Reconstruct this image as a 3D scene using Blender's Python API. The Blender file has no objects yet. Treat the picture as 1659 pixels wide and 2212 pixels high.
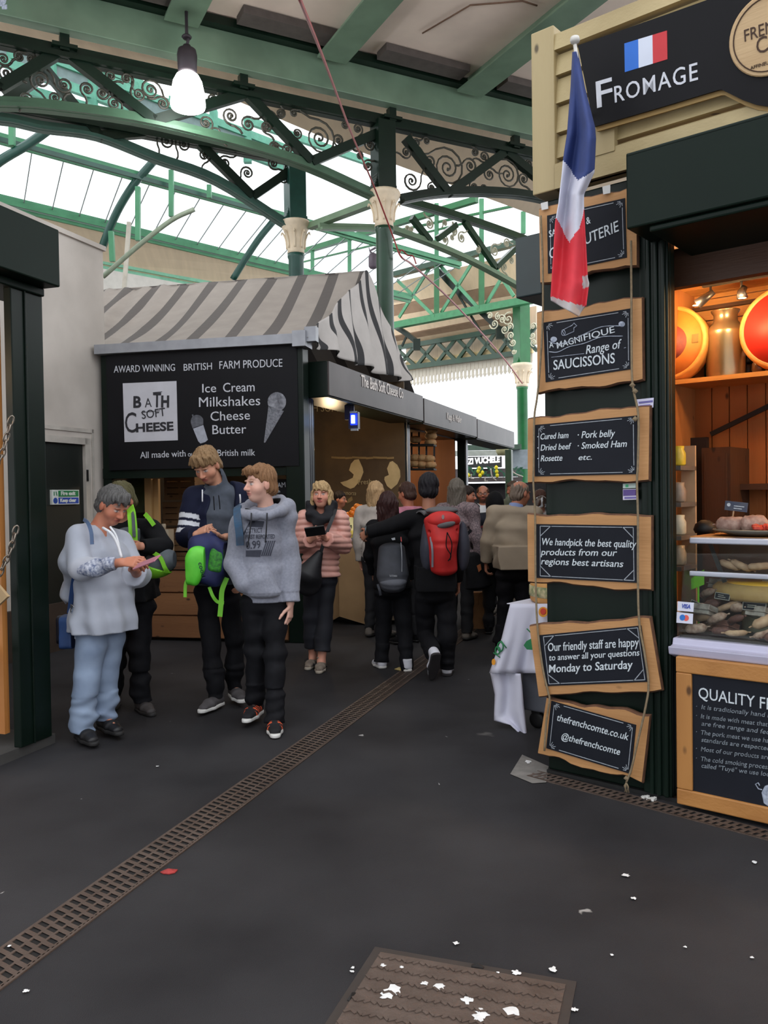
import bpy, bmesh, math, random
import numpy as np
import openvdb
from mathutils import Vector, Matrix, noise
from mathutils.bvhtree import BVHTree

SC = bpy.context.scene
COL = SC.collection
V = Vector
# ---------------------------------------------------------------- camera, world, exposure
FPX, CX, CY = 1800.0, 829.5, 1106.0
HC = 1.52
PITCH, ROLL = math.atan(36 / FPX), 0.015
cam_data = bpy.data.cameras.new('camera')
cam = bpy.data.objects.new('camera', cam_data)
COL.objects.link(cam)
cam.location = (0, 0, HC)
cam.rotation_euler = (math.pi / 2 - PITCH, ROLL, 0)
cam_data.sensor_fit = 'VERTICAL'
cam_data.sensor_height = 36
cam_data.lens = FPX / 2212 * 36
cam_data.clip_end = 300
SC.camera = cam
CM = Matrix.Translation((0, 0, HC)) @ cam.rotation_euler.to_matrix().to_4x4()
CR = CM.to_3x3()

w = bpy.data.worlds.new('sky')
SC.world = w
w.use_nodes = True
nt = w.node_tree
bg = nt.nodes['Background']
tcw = nt.nodes.new('ShaderNodeTexCoord')
nzw = nt.nodes.new('ShaderNodeTexNoise')
nzw.inputs['Scale'].default_value = 2.0
rpw = nt.nodes.new('ShaderNodeValToRGB')
rpw.color_ramp.elements[0].color = (.86, .93, 1, 1)
rpw.color_ramp.elements[1].color = (1, 1, 1, 1)
nt.links.new(tcw.outputs['Generated'], nzw.inputs['Vector'])
nt.links.new(nzw.outputs['Fac'], rpw.inputs['Fac'])
nt.links.new(rpw.outputs['Color'], bg.inputs['Color'])
bg.inputs['Strength'].default_value = 2.3       # overcast sky
SC.view_settings.view_transform = 'Standard'
SC.view_settings.look = 'None'
SC.view_settings.exposure = 0.0
SC.view_settings.gamma = 1.0
SC.view_settings.use_curve_mapping = False
SC.cycles.max_bounces = 7
SC.cycles.diffuse_bounces = 4
SC.cycles.transparent_max_bounces = 12
SC.cycles.caustics_reflective = False
SC.cycles.caustics_refractive = False
SC.cycles.sample_clamp_indirect = 6.0
SC.cycles.use_denoising = True


def ray(px, py):
    return (CR @ V(((px - CX) / FPX, -(py - CY) / FPX, -1))).normalized()


def P(px, py, D):
    """point seen at a pixel of the photograph, at depth D metres in front of the camera"""
    d = ray(px, py)
    return V((0, 0, HC)) + d * (D / d.y)


def Pz(px, py, z):
    d = ray(px, py)
    return V((0, 0, HC)) + d * ((z - HC) / d.z)


def G(px, py):
    return Pz(px, py, 0)


def Pp(px, py, o, n):
    """point on the plane through o with normal n"""
    d = ray(px, py)
    c = V((0, 0, HC))
    return c + d * ((o - c).dot(n) / d.dot(n))


# ---------------------------------------------------------------- materials
def lin(c):
    return tuple((x / 255 / 12.92) if x <= 10 else ((x / 255 + .055) / 1.055) ** 2.4 for x in c[:3])


MATS = {}


def mat(name, c, rough=.55, metal=0.0, var=.14, sc=7.0, bump=0.0, bsc=80.0, c2=None, stretch=None, emit=0.0, spec=.5,
        sheen=0.0, coat=0.0, alpha=1.0, detail=3.0):
    """principled material whose colour wanders between two tones by procedural noise"""
    if name in MATS:
        return MATS[name]
    m = bpy.data.materials.new(name)
    m.use_nodes = True
    t = m.node_tree
    b = t.nodes['Principled BSDF']
    a = lin(c)
    if c2 is None:
        lo = tuple(x * (1 - var) for x in a)
        hi = tuple(min(1, x * (1 + var)) for x in a)
    else:
        lo, hi = a, lin(c2)
    tc = t.nodes.new('ShaderNodeTexCoord')
    vec = tc.outputs['Object']
    if stretch:
        mp = t.nodes.new('ShaderNodeMapping')
        mp.inputs['Scale'].default_value = stretch
        t.links.new(vec, mp.inputs['Vector'])
        vec = mp.outputs['Vector']
    n = t.nodes.new('ShaderNodeTexNoise')
    n.inputs['Scale'].default_value = sc
    n.inputs['Detail'].default_value = detail
    t.links.new(vec, n.inputs['Vector'])
    r = t.nodes.new('ShaderNodeValToRGB')
    r.color_ramp.elements[0].position = .3
    r.color_ramp.elements[1].position = .7
    r.color_ramp.elements[0].color = (*lo, 1)
    r.color_ramp.elements[1].color = (*hi, 1)
    t.links.new(n.outputs['Fac'], r.inputs['Fac'])
    t.links.new(r.outputs['Color'], b.inputs['Base Color'])
    b.inputs['Roughness'].default_value = rough
    b.inputs['Metallic'].default_value = metal
    b.inputs['Specular IOR Level'].default_value = spec
    if sheen:
        b.inputs['Sheen Weight'].default_value = sheen
    if coat:
        b.inputs['Coat Weight'].default_value = coat
        b.inputs['Coat Roughness'].default_value = .08
    if alpha < 1:
        b.inputs['Alpha'].default_value = alpha
    if emit:
        t.links.new(r.outputs['Color'], b.inputs['Emission Color'])
        b.inputs['Emission Strength'].default_value = emit
    if bump:
        n2 = t.nodes.new('ShaderNodeTexNoise')
        n2.inputs['Scale'].default_value = bsc
        n2.inputs['Detail'].default_value = 2
        t.links.new(vec, n2.inputs['Vector'])
        bp = t.nodes.new('ShaderNodeBump')
        bp.inputs['Strength'].default_value = bump
        bp.inputs['Distance'].default_value = .01
        t.links.new(n2.outputs['Fac'], bp.inputs['Height'])
        t.links.new(bp.outputs['Normal'], b.inputs['Normal'])
    MATS[name] = m
    return m


def mat_wood(name, c1, c2, axis=0, sc=3.0, rough=.55, knots=True):
    """pine: rings stretched along one axis, with knots"""
    if name in MATS:
        return MATS[name]
    m = mat(name, c1, rough, c2=c2, sc=sc, stretch=tuple(.18 if i == axis else 2.2 for i in range(3)), bump=.15, bsc=40)
    if knots:
        t = m.node_tree
        b = t.nodes['Principled BSDF']
        src = b.inputs['Base Color'].links[0].from_socket
        tc = [n for n in t.nodes if n.type == 'TEX_COORD'][0]
        mp = t.nodes.new('ShaderNodeMapping')
        mp.inputs['Scale'].default_value = tuple(3.2 if i == axis else 6.0 for i in range(3))
        vo = t.nodes.new('ShaderNodeTexVoronoi')
        vo.inputs['Scale'].default_value = 1.3
        rp = t.nodes.new('ShaderNodeValToRGB')
        rp.color_ramp.elements[0].position, rp.color_ramp.elements[1].position = .06, .13
        mx = t.nodes.new('ShaderNodeMixRGB')
        mx.inputs[1].default_value = (*(x * .3 for x in lin(c1)), 1)
        t.links.new(tc.outputs['Object'], mp.inputs['Vector'])
        t.links.new(mp.outputs['Vector'], vo.inputs['Vector'])
        t.links.new(vo.outputs['Distance'], rp.inputs['Fac'])
        t.links.new(rp.outputs['Color'], mx.inputs[0])
        t.links.new(src, mx.inputs[2])
        t.links.new(mx.outputs['Color'], b.inputs['Base Color'])
    return m


def mat_glass(name, tint=(240, 245, 245), gloss=.12, rough=.03):
    if name in MATS:
        return MATS[name]
    m = bpy.data.materials.new(name)
    m.use_nodes = True
    t = m.node_tree
    t.nodes.clear()
    o = t.nodes.new('ShaderNodeOutputMaterial')
    mx = t.nodes.new('ShaderNodeMixShader')
    tr = t.nodes.new('ShaderNodeBsdfTransparent')
    gl = t.nodes.new('ShaderNodeBsdfGlossy')
    fr = t.nodes.new('ShaderNodeLayerWeight')
    fr.inputs['Blend'].default_value = .3
    pw = t.nodes.new('ShaderNodeMath')
    pw.operation = 'POWER'
    pw.inputs[1].default_value = 3.0
    t.links.new(fr.outputs['Facing'], pw.inputs[0])
    ad = t.nodes.new('ShaderNodeMath')
    ad.operation = 'MULTIPLY_ADD'
    ad.inputs[1].default_value = .5
    ad.inputs[2].default_value = gloss * .3
    nz = t.nodes.new('ShaderNodeTexNoise')
    nz.inputs['Scale'].default_value = 5
    rp = t.nodes.new('ShaderNodeValToRGB')
    rp.color_ramp.elements[0].color = (*(x * .93 for x in lin(tint)), 1)
    rp.color_ramp.elements[1].color = (*lin(tint), 1)
    t.links.new(nz.outputs['Fac'], rp.inputs['Fac'])
    t.links.new(rp.outputs['Color'], tr.inputs['Color'])
    gl.inputs['Roughness'].default_value = rough
    t.links.new(pw.outputs[0], ad.inputs[0])
    t.links.new(ad.outputs[0], mx.inputs[0])
    t.links.new(tr.outputs[0], mx.inputs[1])
    t.links.new(gl.outputs[0], mx.inputs[2])
    t.links.new(mx.outputs[0], o.inputs[0])
    MATS[name] = m
    return m


def mat_attr(name, rough=.6, bump=0.0, bsc=60.0, spec=.4, sheen=0.0, var=.1):
    """colour per vertex (attribute Col), broken up by noise"""
    if name in MATS:
        return MATS[name]
    m = bpy.data.materials.new(name)
    m.use_nodes = True
    t = m.node_tree
    b = t.nodes['Principled BSDF']
    at = t.nodes.new('ShaderNodeAttribute')
    at.attribute_name = 'Col'
    tc = t.nodes.new('ShaderNodeTexCoord')
    n = t.nodes.new('ShaderNodeTexNoise')
    n.inputs['Scale'].default_value = 25
    t.links.new(tc.outputs['Object'], n.inputs['Vector'])
    hs = t.nodes.new('ShaderNodeHueSaturation')
    mr = t.nodes.new('ShaderNodeMapRange')
    mr.inputs['To Min'].default_value = 1 - var
    mr.inputs['To Max'].default_value = 1 + var
    t.links.new(n.outputs['Fac'], mr.inputs['Value'])
    t.links.new(mr.outputs['Result'], hs.inputs['Value'])
    t.links.new(at.outputs['Color'], hs.inputs['Color'])
    t.links.new(hs.outputs['Color'], b.inputs['Base Color'])
    b.inputs['Roughness'].default_value = rough
    b.inputs['Specular IOR Level'].default_value = spec
    b.inputs['Sheen Weight'].default_value = sheen
    if bump:
        n2 = t.nodes.new('ShaderNodeTexNoise')
        n2.inputs['Scale'].default_value = bsc
        t.links.new(tc.outputs['Object'], n2.inputs['Vector'])
        bp = t.nodes.new('ShaderNodeBump')
        bp.inputs['Strength'].default_value = bump
        bp.inputs['Distance'].default_value = .01
        t.links.new(n2.outputs['Fac'], bp.inputs['Height'])
        t.links.new(bp.outputs['Normal'], b.inputs['Normal'])
    MATS[name] = m
    return m


def mat_bands(name, c1, c2, width, fade=None, rough=.85, bump=.3):
    """cloth with woven stripes: the vertex attribute 'band' counts stripes; 'fade' is where they are worn away"""
    m = mat(name, c1, rough, c2=tuple(x * .93 for x in c1), sc=4, bump=bump, bsc=14, detail=6)
    t = m.node_tree
    b = t.nodes['Principled BSDF']
    src = b.inputs['Base Color'].links[0].from_socket
    at = t.nodes.new('ShaderNodeAttribute')
    at.attribute_name = 'band'

    def mth(op, a, k):
        n = t.nodes.new('ShaderNodeMath')
        n.operation = op
        if a is not None:
            t.links.new(a, n.inputs[0])
        n.inputs[1].default_value = k
        return n.outputs[0]
    fac = mth('LESS_THAN', mth('FRACT', at.outputs['Fac'], 0), width)
    if fade:
        mr = t.nodes.new('ShaderNodeMapRange')
        mr.inputs['From Min'].default_value = fade[0]
        mr.inputs['From Max'].default_value = fade[1]
        mr.inputs['To Min'].default_value = 1
        mr.inputs['To Max'].default_value = .06
        t.links.new(at.outputs['Fac'], mr.inputs['Value'])
        mu = t.nodes.new('ShaderNodeMath')
        mu.operation = 'MULTIPLY'
        t.links.new(fac, mu.inputs[0])
        t.links.new(mr.outputs['Result'], mu.inputs[1])
        fac = mu.outputs[0]
    mx = t.nodes.new('ShaderNodeMixRGB')
    mx.inputs[2].default_value = (*lin(c2), 1)
    t.links.new(fac, mx.inputs[0])
    t.links.new(src, mx.inputs[1])
    t.links.new(mx.outputs['Color'], b.inputs['Base Color'])
    return m


# ---------------------------------------------------------------- objects
WM = {}     # world matrix of every root and part


def frame(o, x, z=V((0, 0, 1))):
    """matrix with origin o, local x along x, local z near z"""
    x = V(x).normalized()
    y = V(z).cross(x).normalized()
    z = x.cross(y)
    return Matrix(((x.x, y.x, z.x, o[0]), (x.y, y.y, z.y, o[1]), (x.z, y.z, z.z, o[2]), (0, 0, 0, 1)))


def tag(o, label, cat, group=None):
    o['label'] = label
    o['category'] = cat
    if group:
        o['group'] = group
    return o


def thing(name, label, cat, loc=(0, 0, 0), M=None, group=None):
    o = bpy.data.objects.new(name, None)
    o.empty_display_size = .05
    COL.objects.link(o)
    M = M if M is not None else Matrix.Translation(V(loc))
    o.matrix_basis = M
    WM[o.name] = M.copy()
    return tag(o, label, cat, group)


def put(name, me, parent=None):
    o = bpy.data.objects.new(name, me)
    COL.objects.link(o)
    if parent is not None:
        o.parent = parent
        WM[o.name] = WM[parent.name]
    else:
        WM[o.name] = Matrix()
    return o


def copy_tree(o, M, label=None, group=None):
    c = o.copy()
    COL.objects.link(c)
    c.matrix_basis = M
    if label:
        c['label'] = label
    if group:
        c['group'] = group
    for ch in o.children:
        d = ch.copy()
        COL.objects.link(d)
        d.parent = c
        for g in ch.children:
            e = g.copy()
            COL.objects.link(e)
            e.parent = d
    return c


class MB:
    """collects shapes (in world space, or in the frame T) and links them as ONE mesh object"""

    def __init__(s, T=None):
        s.v, s.f, s.mi, s.sm = [], [], [], []
        s.av = {}
        s.T = T or Matrix()
        s.m = 0
        s.smooth = False

    def add(s, vs, fs, smooth=None):
        k = len(s.v)
        s.v += [s.T @ V(p) for p in vs]
        s.f += [[i + k for i in f] for f in fs]
        s.mi += [s.m] * len(fs)
        s.sm += [s.smooth if smooth is None else smooth] * len(fs)
        return s

    def box(s, lo, hi, M=None):
        x0, y0, z0 = lo
        x1, y1, z1 = hi
        vs = [V((x, y, z)) for z in (z0, z1) for y in (y0, y1) for x in (x0, x1)]
        if M is not None:
            vs = [M @ p for p in vs]
        return s.add(vs, [(0, 2, 3, 1), (4, 5, 7, 6), (0, 1, 5, 4), (2, 6, 7, 3), (0, 4, 6, 2), (1, 3, 7, 5)])

    def bar(s, a, b, w, h, up=(0, 0, 1)):
        """rectangular bar from a to b: w across, h along up"""
        a, b = V(a), V(b)
        d = (b - a)
        L = d.length
        if L < 1e-6:
            return s
        d = d / L
        u = V(up)
        if abs(d.dot(u)) > .98:
            u = V((1, 0, 0))
        x = d.cross(u).normalized()
        y = x.cross(d)
        M = Matrix(((x.x, y.x, d.x, a.x), (x.y, y.y, d.y, a.y), (x.z, y.z, d.z, a.z), (0, 0, 0, 1)))
        return s.box((-w / 2, -h / 2, 0), (w / 2, h / 2, L), M)

    def prism(s, poly, d0, d1, M=None):
        """polygon in local x,z extruded along local y from d0 to d1"""
        n = len(poly)
        vs = [V((p[0], d0, p[1])) for p in poly] + [V((p[0], d1, p[1])) for p in poly]
        if M is not None:
            vs = [M @ p for p in vs]
        fs = [list(range(n)), list(range(2 * n - 1, n - 1, -1))]
        fs += [(i, i + n, (i + 1) % n + n, (i + 1) % n) for i in range(n)]
        return s.add(vs, fs, False)

    def tube(s, pts, r, n=8, closed=False, smooth=True):
        pts = [V(p) for p in pts]
        m = len(pts)
        rs = r if isinstance(r, (list, tuple)) else [r] * m
        d0 = (pts[1] - pts[0]).normalized()
        u = d0.orthogonal().normalized()
        vs, fs = [], []
        for i, p in enumerate(pts):
            if closed:
                d = pts[(i + 1) % m] - pts[i - 1]
            else:
                d = pts[min(i + 1, m - 1)] - pts[max(i - 1, 0)]
            d = d.normalized() if d.length > 1e-9 else d0
            u = (u - d * u.dot(d))
            u = u.normalized() if u.length > 1e-6 else d.orthogonal().normalized()
            w_ = d.cross(u)
            for k in range(n):
                a = 2 * math.pi * k / n
                vs.append(p + (u * math.cos(a) + w_ * math.sin(a)) * rs[i])
        for i in range(m if closed else m - 1):
            for k in range(n):
                fs.append((i * n + k, i * n + (k + 1) % n, ((i + 1) % m) * n + (k + 1) % n, ((i + 1) % m) * n + k))
        if not closed:
            fs += [list(range(n - 1, -1, -1)), list(range((m - 1) * n, m * n))]
        return s.add(vs, fs, smooth)

    def sweep(s, pts, w, h, up=(0, 0, 1), dz=0.0):
        """one continuous rectangular bar along a polyline"""
        pts = [V(p) for p in pts]
        m = len(pts)
        vs, fs = [], []
        for i, p in enumerate(pts):
            d = (pts[min(i + 1, m - 1)] - pts[max(i - 1, 0)]).normalized()
            x = d.cross(V(up))
            x = x.normalized() if x.length > .1 else d.orthogonal().normalized()
            y = x.cross(d)
            p = p + y * dz
            vs += [p - x * w / 2 - y * h / 2, p + x * w / 2 - y * h / 2, p + x * w / 2 + y * h / 2, p - x * w / 2 + y * h / 2]
        for i in range(m - 1):
            a, b = i * 4, i * 4 + 4
            fs += [(a + k, a + (k + 1) % 4, b + (k + 1) % 4, b + k) for k in range(4)]
        fs += [(3, 2, 1, 0), (m * 4 - 4, m * 4 - 3, m * 4 - 2, m * 4 - 1)]
        return s.add(vs, fs, False)

    def lathe(s, prof, n=32, M=None, smooth=True, cap=True):
        """profile of (r, z) turned about local z"""
        vs, fs = [], []
        m = len(prof)
        for r, z in prof:
            for k in range(n):
                a = 2 * math.pi * k / n
                p = V((max(r, 1e-4) * math.cos(a), max(r, 1e-4) * math.sin(a), z))
                vs.append(M @ p if M is not None else p)
        for i in range(m - 1):
            for k in range(n):
                fs.append((i * n + k, i * n + (k + 1) % n, (i + 1) * n + (k + 1) % n, (i + 1) * n + k))
        if cap:
            fs += [list(range(n - 1, -1, -1)), list(range((m - 1) * n, m * n))]
        return s.add(vs, fs, smooth)

    def sheet(s, fn, nu, nv, th=0.0, smooth=True, mi=None, at=None):
        """grid of fn(u,v) -> point, with thickness th along its normal (th 0: single sheet)"""
        pts = [[V(fn(i / nu, j / nv)) for j in range(nv + 1)] for i in range(nu + 1)]
        vs = [p for row in pts for p in row]
        W = nv + 1
        fs = [(i * W + j, (i + 1) * W + j, (i + 1) * W + j + 1, i * W + j + 1) for i in range(nu) for j in range(nv)]
        mm = [(mi(i / nu, j / nv) if mi else s.m) for i in range(nu) for j in range(nv)]
        if th:
            nn = []
            for i in range(nu + 1):
                for j in range(nv + 1):
                    du = pts[min(i + 1, nu)][j] - pts[max(i - 1, 0)][j]
                    dv = pts[i][min(j + 1, nv)] - pts[i][max(j - 1, 0)]
                    c = du.cross(dv)
                    nn.append(c.normalized() if c.length > 1e-12 else V((0, 0, 1)))
            k = len(vs)
            vs = vs + [p - q * th for p, q in zip(vs, nn)]
            fs = fs + [tuple(reversed([i + k for i in f])) for f in fs]
            mm = mm + mm
            for i in range(nu):
                fs += [(i * W, i * W + k, (i + 1) * W + k, (i + 1) * W), (i * W + nv, (i + 1) * W + nv, (i + 1) * W + nv + k, i * W + nv + k)]
                mm += [mm[i * nv], mm[i * nv + nv - 1]]
            for j in range(nv):
                a, b = j, nu * W + j
                fs += [(a, a + 1, a + 1 + k, a + k), (b, b + k, b + 1 + k, b + 1)]
                mm += [mm[j], mm[(nu - 1) * nv + j]]
        k0 = len(s.mi)
        if at:
            kv = len(s.v)
            W2 = [at(i / nu, j / nv) for i in range(nu + 1) for j in range(nv + 1)]
            for i, q in enumerate(W2 + (W2 if th else [])):
                s.av[kv + i] = q
        s.add(vs, fs, smooth)
        s.mi[k0:] = mm
        return s

    def text(s, body, size, M, shear=0.0, bold=0.0, sx=1.0, align='LEFT', depth=.001, space=1.0, small_caps=False):
        """lettering in the local x,z plane of M (its front looks along -y)"""
        cu = bpy.data.curves.new('t', 'FONT')
        cu.body = body
        cu.size = size
        cu.shear = shear
        cu.offset = bold
        cu.align_x = align
        cu.space_character = space
        cu.extrude = depth
        cu.resolution_u = 3
        if small_caps:
            cu.small_caps_scale = .78
            up = True
            for i, ch in enumerate(body):
                cu.body_format[i].use_small_caps = True
        ob = bpy.data.objects.new('t', cu)
        me = bpy.data.meshes.new_from_object(ob)
        s.add([M @ V((v.co.x * sx, -v.co.z, v.co.y)) for v in me.vertices], [list(p.vertices) for p in me.polygons], False)
        bpy.data.objects.remove(ob)
        bpy.data.curves.remove(cu)
        bpy.data.meshes.remove(me)
        return s

    def build(s, name, mats, parent=None, bevel=0.0, kind=None, sub=0):
        if not isinstance(mats, (list, tuple)):
            mats = [mats]
        me = bpy.data.meshes.new(name)
        W = WM[parent.name].inverted() if parent is not None else Matrix()
        me.from_pydata([W @ p for p in s.v], [], s.f)
        for m in mats:
            me.materials.append(m)
        me.polygons.foreach_set('material_index', s.mi)
        me.polygons.foreach_set('use_smooth', s.sm)
        if s.av:
            at = me.attributes.new('band', 'FLOAT', 'POINT')
            at.data.foreach_set('value', [s.av.get(i, 0.0) for i in range(len(s.v))])
        me.update()
        o = put(name, me, parent)
        if bevel:
            b = o.modifiers.new('bevel', 'BEVEL')
            b.width = bevel
            b.segments = 2
            b.limit_method = 'ANGLE'
        if kind:
            o['kind'] = kind
        return o


def solo(mb, name, label, cat, mats, group=None, bevel=0.0):
    """a thing that is one mesh: its origin goes to the middle of its base"""
    lo = V([min(p[i] for p in mb.v) for i in range(3)])
    hi = V([max(p[i] for p in mb.v) for i in range(3)])
    c = V(((lo.x + hi.x) / 2, (lo.y + hi.y) / 2, lo.z))
    mb.v = [p - c for p in mb.v]
    o = mb.build(name, mats, None, bevel)
    o.location = c
    WM[o.name] = Matrix.Translation(c)
    return tag(o, label, cat, group)


def bez(pts, n=12):
    """smooth curve through points (Catmull-Rom)"""
    pts = [V(p) for p in pts]
    q = [pts[0] * 2 - pts[1]] + pts + [pts[-1] * 2 - pts[-2]]
    out = []
    for i in range(1, len(q) - 2):
        for k in range(n):
            t = k / n
            out.append(.5 * ((2 * q[i]) + (q[i + 1] - q[i - 1]) * t + (2 * q[i - 1] - 5 * q[i] + 4 * q[i + 1] - q[i + 2]) * t * t
                             + (3 * q[i] - q[i - 1] - 3 * q[i + 1] + q[i + 2]) * t ** 3))
    out.append(pts[-1])
    return out


def text_width(body, space=1.0, small_caps=False):
    b = MB()
    b.text(body, 1.0, Matrix(), space=space, small_caps=small_caps)
    xs = [p.x for p in b.v]
    return (min(xs), max(xs)) if xs else (0, 1)


def ptxt(b, body, p0, p1, h, to3d, nrm, shear=0.0, bold=0.0, space=1.0, depth=.0015, small_caps=False):
    """lettering whose baseline runs between two points; h is its capital height in pixels of the photograph"""
    a, c = to3d(*p0), to3d(*p1)
    up = to3d(p0[0], p0[1] - h) if abs(p1[0] - p0[0]) > abs(p1[1] - p0[1]) else to3d(p0[0] + h, p0[1])
    x = (c - a)
    L = x.length
    x = x.normalized()
    n = V(nrm)                      # points towards the reader
    z = n.cross(x).normalized()
    hh = abs((up - a).dot(z))
    x0, x1 = text_width(body, space, small_caps)
    size = hh / .70
    sx = L / ((x1 - x0) * size)
    M = Matrix(((x.x, -n.x, z.x, a.x), (x.y, -n.y, z.y, a.y), (x.z, -n.z, z.z, a.z), (0, 0, 0, 1)))
    M = M @ Matrix.Translation((-x0 * size * sx, 0, 0))
    b.text(body, size, M, shear, bold * size, sx, 'LEFT', depth, space, small_caps)
# ================================================================ SETTING
U = V((.331, .944, 0)).normalized()          # the way the passage runs
A1 = V((.889, .457, 0)).normalized()         # the way the twin trusses run
NA = V((.457, -.889, 0)).normalized()
D45 = V((.72, .69, 0)).normalized()          # the glazed halls behind stand at an angle
X45 = V((-.74, .67, 0)).normalized()

GRN = mat('green gloss paint', (34, 66, 46), .28, var=.18, sc=3, spec=.5)
GRL = mat('light green paint', (74, 140, 100), .4, var=.15, sc=3)
GRD = mat('dark green paint', (14, 32, 22), .36, var=.2, sc=3, spec=.3)
STL = mat('stall green paint', (13, 25, 19), .36, var=.2, sc=2.5, bump=.03, bsc=14, spec=.2)
CRM = mat('cream boards', (214, 190, 160), .7, var=.07, sc=2.0)
CRS = mat('cream stone paint', (226, 208, 180), .5, var=.08, sc=9)
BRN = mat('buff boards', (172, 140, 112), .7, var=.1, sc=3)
IRN = mat('dark iron scroll', (64, 62, 52), .5, var=.2, sc=10)
IRC = mat('cream iron scroll', (200, 196, 170), .5, var=.12, sc=10)
BLK = mat('matt black', (14, 14, 14), .6)  # own colour of hinges, racks, wheels and small black fittings
ZINC = mat('grey zinc', (150, 152, 158), .45, metal=.3, var=.1, sc=8)


# ---- floor: worn asphalt with grey scuffs and pale gum spots
def floor_material():
    m = mat('asphalt', (33, 32, 34), .72, c2=(60, 59, 61), sc=.8, bump=.25, bsc=260, spec=.14, detail=6)
    t = m.node_tree
    b = t.nodes['Principled BSDF']
    src = b.inputs['Base Color'].links[0].from_socket
    tc = [n for n in t.nodes if n.type == 'TEX_COORD'][0]
    for scl, th, col, sharp in ((2.6, .055, (150, 148, 146), .02), (7.0, .04, (176, 174, 172), .02), (1.1, .07, (104, 101, 99), .05)):
        vo = t.nodes.new('ShaderNodeTexVoronoi')
        vo.inputs['Scale'].default_value = scl
        nz = t.nodes.new('ShaderNodeTexNoise')
        nz.inputs['Scale'].default_value = 14
        ad = t.nodes.new('ShaderNodeVectorMath')
        ad.operation = 'MULTIPLY_ADD'
        ad.inputs[1].default_value = (.12, .12, .12)
        rp = t.nodes.new('ShaderNodeValToRGB')
        rp.color_ramp.elements[0].position, rp.color_ramp.elements[1].position = th - sharp, th
        rp.color_ramp.elements[0].color = (1, 1, 1, 1)
        rp.color_ramp.elements[1].color = (0, 0, 0, 1)
        # only some cells carry a spot
        gt = t.nodes.new('ShaderNodeMath')
        gt.operation = 'GREATER_THAN'
        gt.inputs[1].default_value = .72
        ml = t.nodes.new('ShaderNodeMath')
        ml.operation = 'MULTIPLY'
        mx = t.nodes.new('ShaderNodeMixRGB')
        mx.inputs[2].default_value = (*lin(col), 1)
        t.links.new(tc.outputs['Object'], nz.inputs['Vector'])
        t.links.new(nz.outputs['Color'], ad.inputs[0])
        t.links.new(tc.outputs['Object'], ad.inputs[2])
        t.links.new(ad.outputs[0], vo.inputs['Vector'])
        t.links.new(vo.outputs['Distance'], rp.inputs['Fac'])
        t.links.new(vo.outputs['Color'], gt.inputs[0])
        t.links.new(rp.outputs['Color'], ml.inputs[0])
        t.links.new(gt.outputs[0], ml.inputs[1])
        t.links.new(ml.outputs[0], mx.inputs[0])
        t.links.new(src, mx.inputs[1])
        src = mx.outputs['Color']
    t.links.new(src, b.inputs['Base Color'])
    return m


mb = MB()
mb.box((-9, -3.5, -.2), (9, 60, 0))
o = mb.build('floor', floor_material(), kind='structure')
# unseen street behind the photographer, added to bounce sky light in: pale paving and a pale unseen facade under the sky
mb = MB()
mb.box((-40, -30, -.2), (40, -3.5, -.02))
mb.box((9, -3.5, -.2), (40, 60, -.02))
mb.box((-40, -3.5, -.2), (-9, 60, -.02))
mb.build('floor', mat('unseen paving', (212, 212, 214), .8, var=.06, sc=.6), kind='structure')
mb = MB()
mb.box((-40, -16.4, 0), (40, -16, 11))
mb.build('wall_front_unseen', mat('pale unseen facade', (226, 226, 228), .8, var=.04, sc=.4), kind='structure')


# ---- drains and cover set into the floor
def grate(name, label, p0, p1, wd, rows, cols, slot):
    L = (p1 - p0).length
    M = frame(p0, p1 - p0)
    r = thing(name, label, 'drain', M=M)
    b = MB(M)
    b.box((0, -wd / 2, .0005), (L, wd / 2, .002))
    b.build('channel', mat('drain dark', (16, 14, 14), .7), r)
    b = MB(M)
    e = wd * .07
    for y0, y1 in ((-wd / 2, -wd / 2 + e), (wd / 2 - e, wd / 2)):
        b.box((0, y0, 0), (L, y1, .006))
    cw = (wd - 2 * e) / cols
    n = int(L / rows)
    for c in range(cols):
        y0 = -wd / 2 + e + c * cw
        b.box((0, y0 - .004, 0), (L, y0 + .006, .006))
        for i in range(n):
            x = i * rows + (c % 2) * rows * .5
            b.add([V((x + dx + sk, yy, z)) for z in (.0061,) for (dx, yy, sk) in
                   ((0, y0, 0), (rows * (1 - slot), y0, 0), (rows * (1 - slot), y0 + cw, rows * .35), (0, y0 + cw, rows * .35))], [(0, 1, 2, 3)])
    b.build('grating', mat('rusty iron', (72, 58, 50), .6, c2=(88, 74, 66), sc=9, bump=.3), r)
    return r


c0 = (G(0, 2062) + G(0, 2127)) / 2
c1 = (G(695, 1572) + G(748, 1570)) / 2
dd = (c1 - c0).normalized()
grate('floor_drain', 'long rusty slotted drain running down the middle of the passage', c0 - dd * 1.2, c0 + dd * 9.5, .185, .042, 3, .5)
e0, e1 = G(1150, 1672), G(1659, 1806)
ed = (e1 - e0).normalized()
grate('floor_drain', 'short slotted drain along the foot of the cheese stall', e0, e0 + ed * 2.2, .11, .036, 2, .45)

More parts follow.
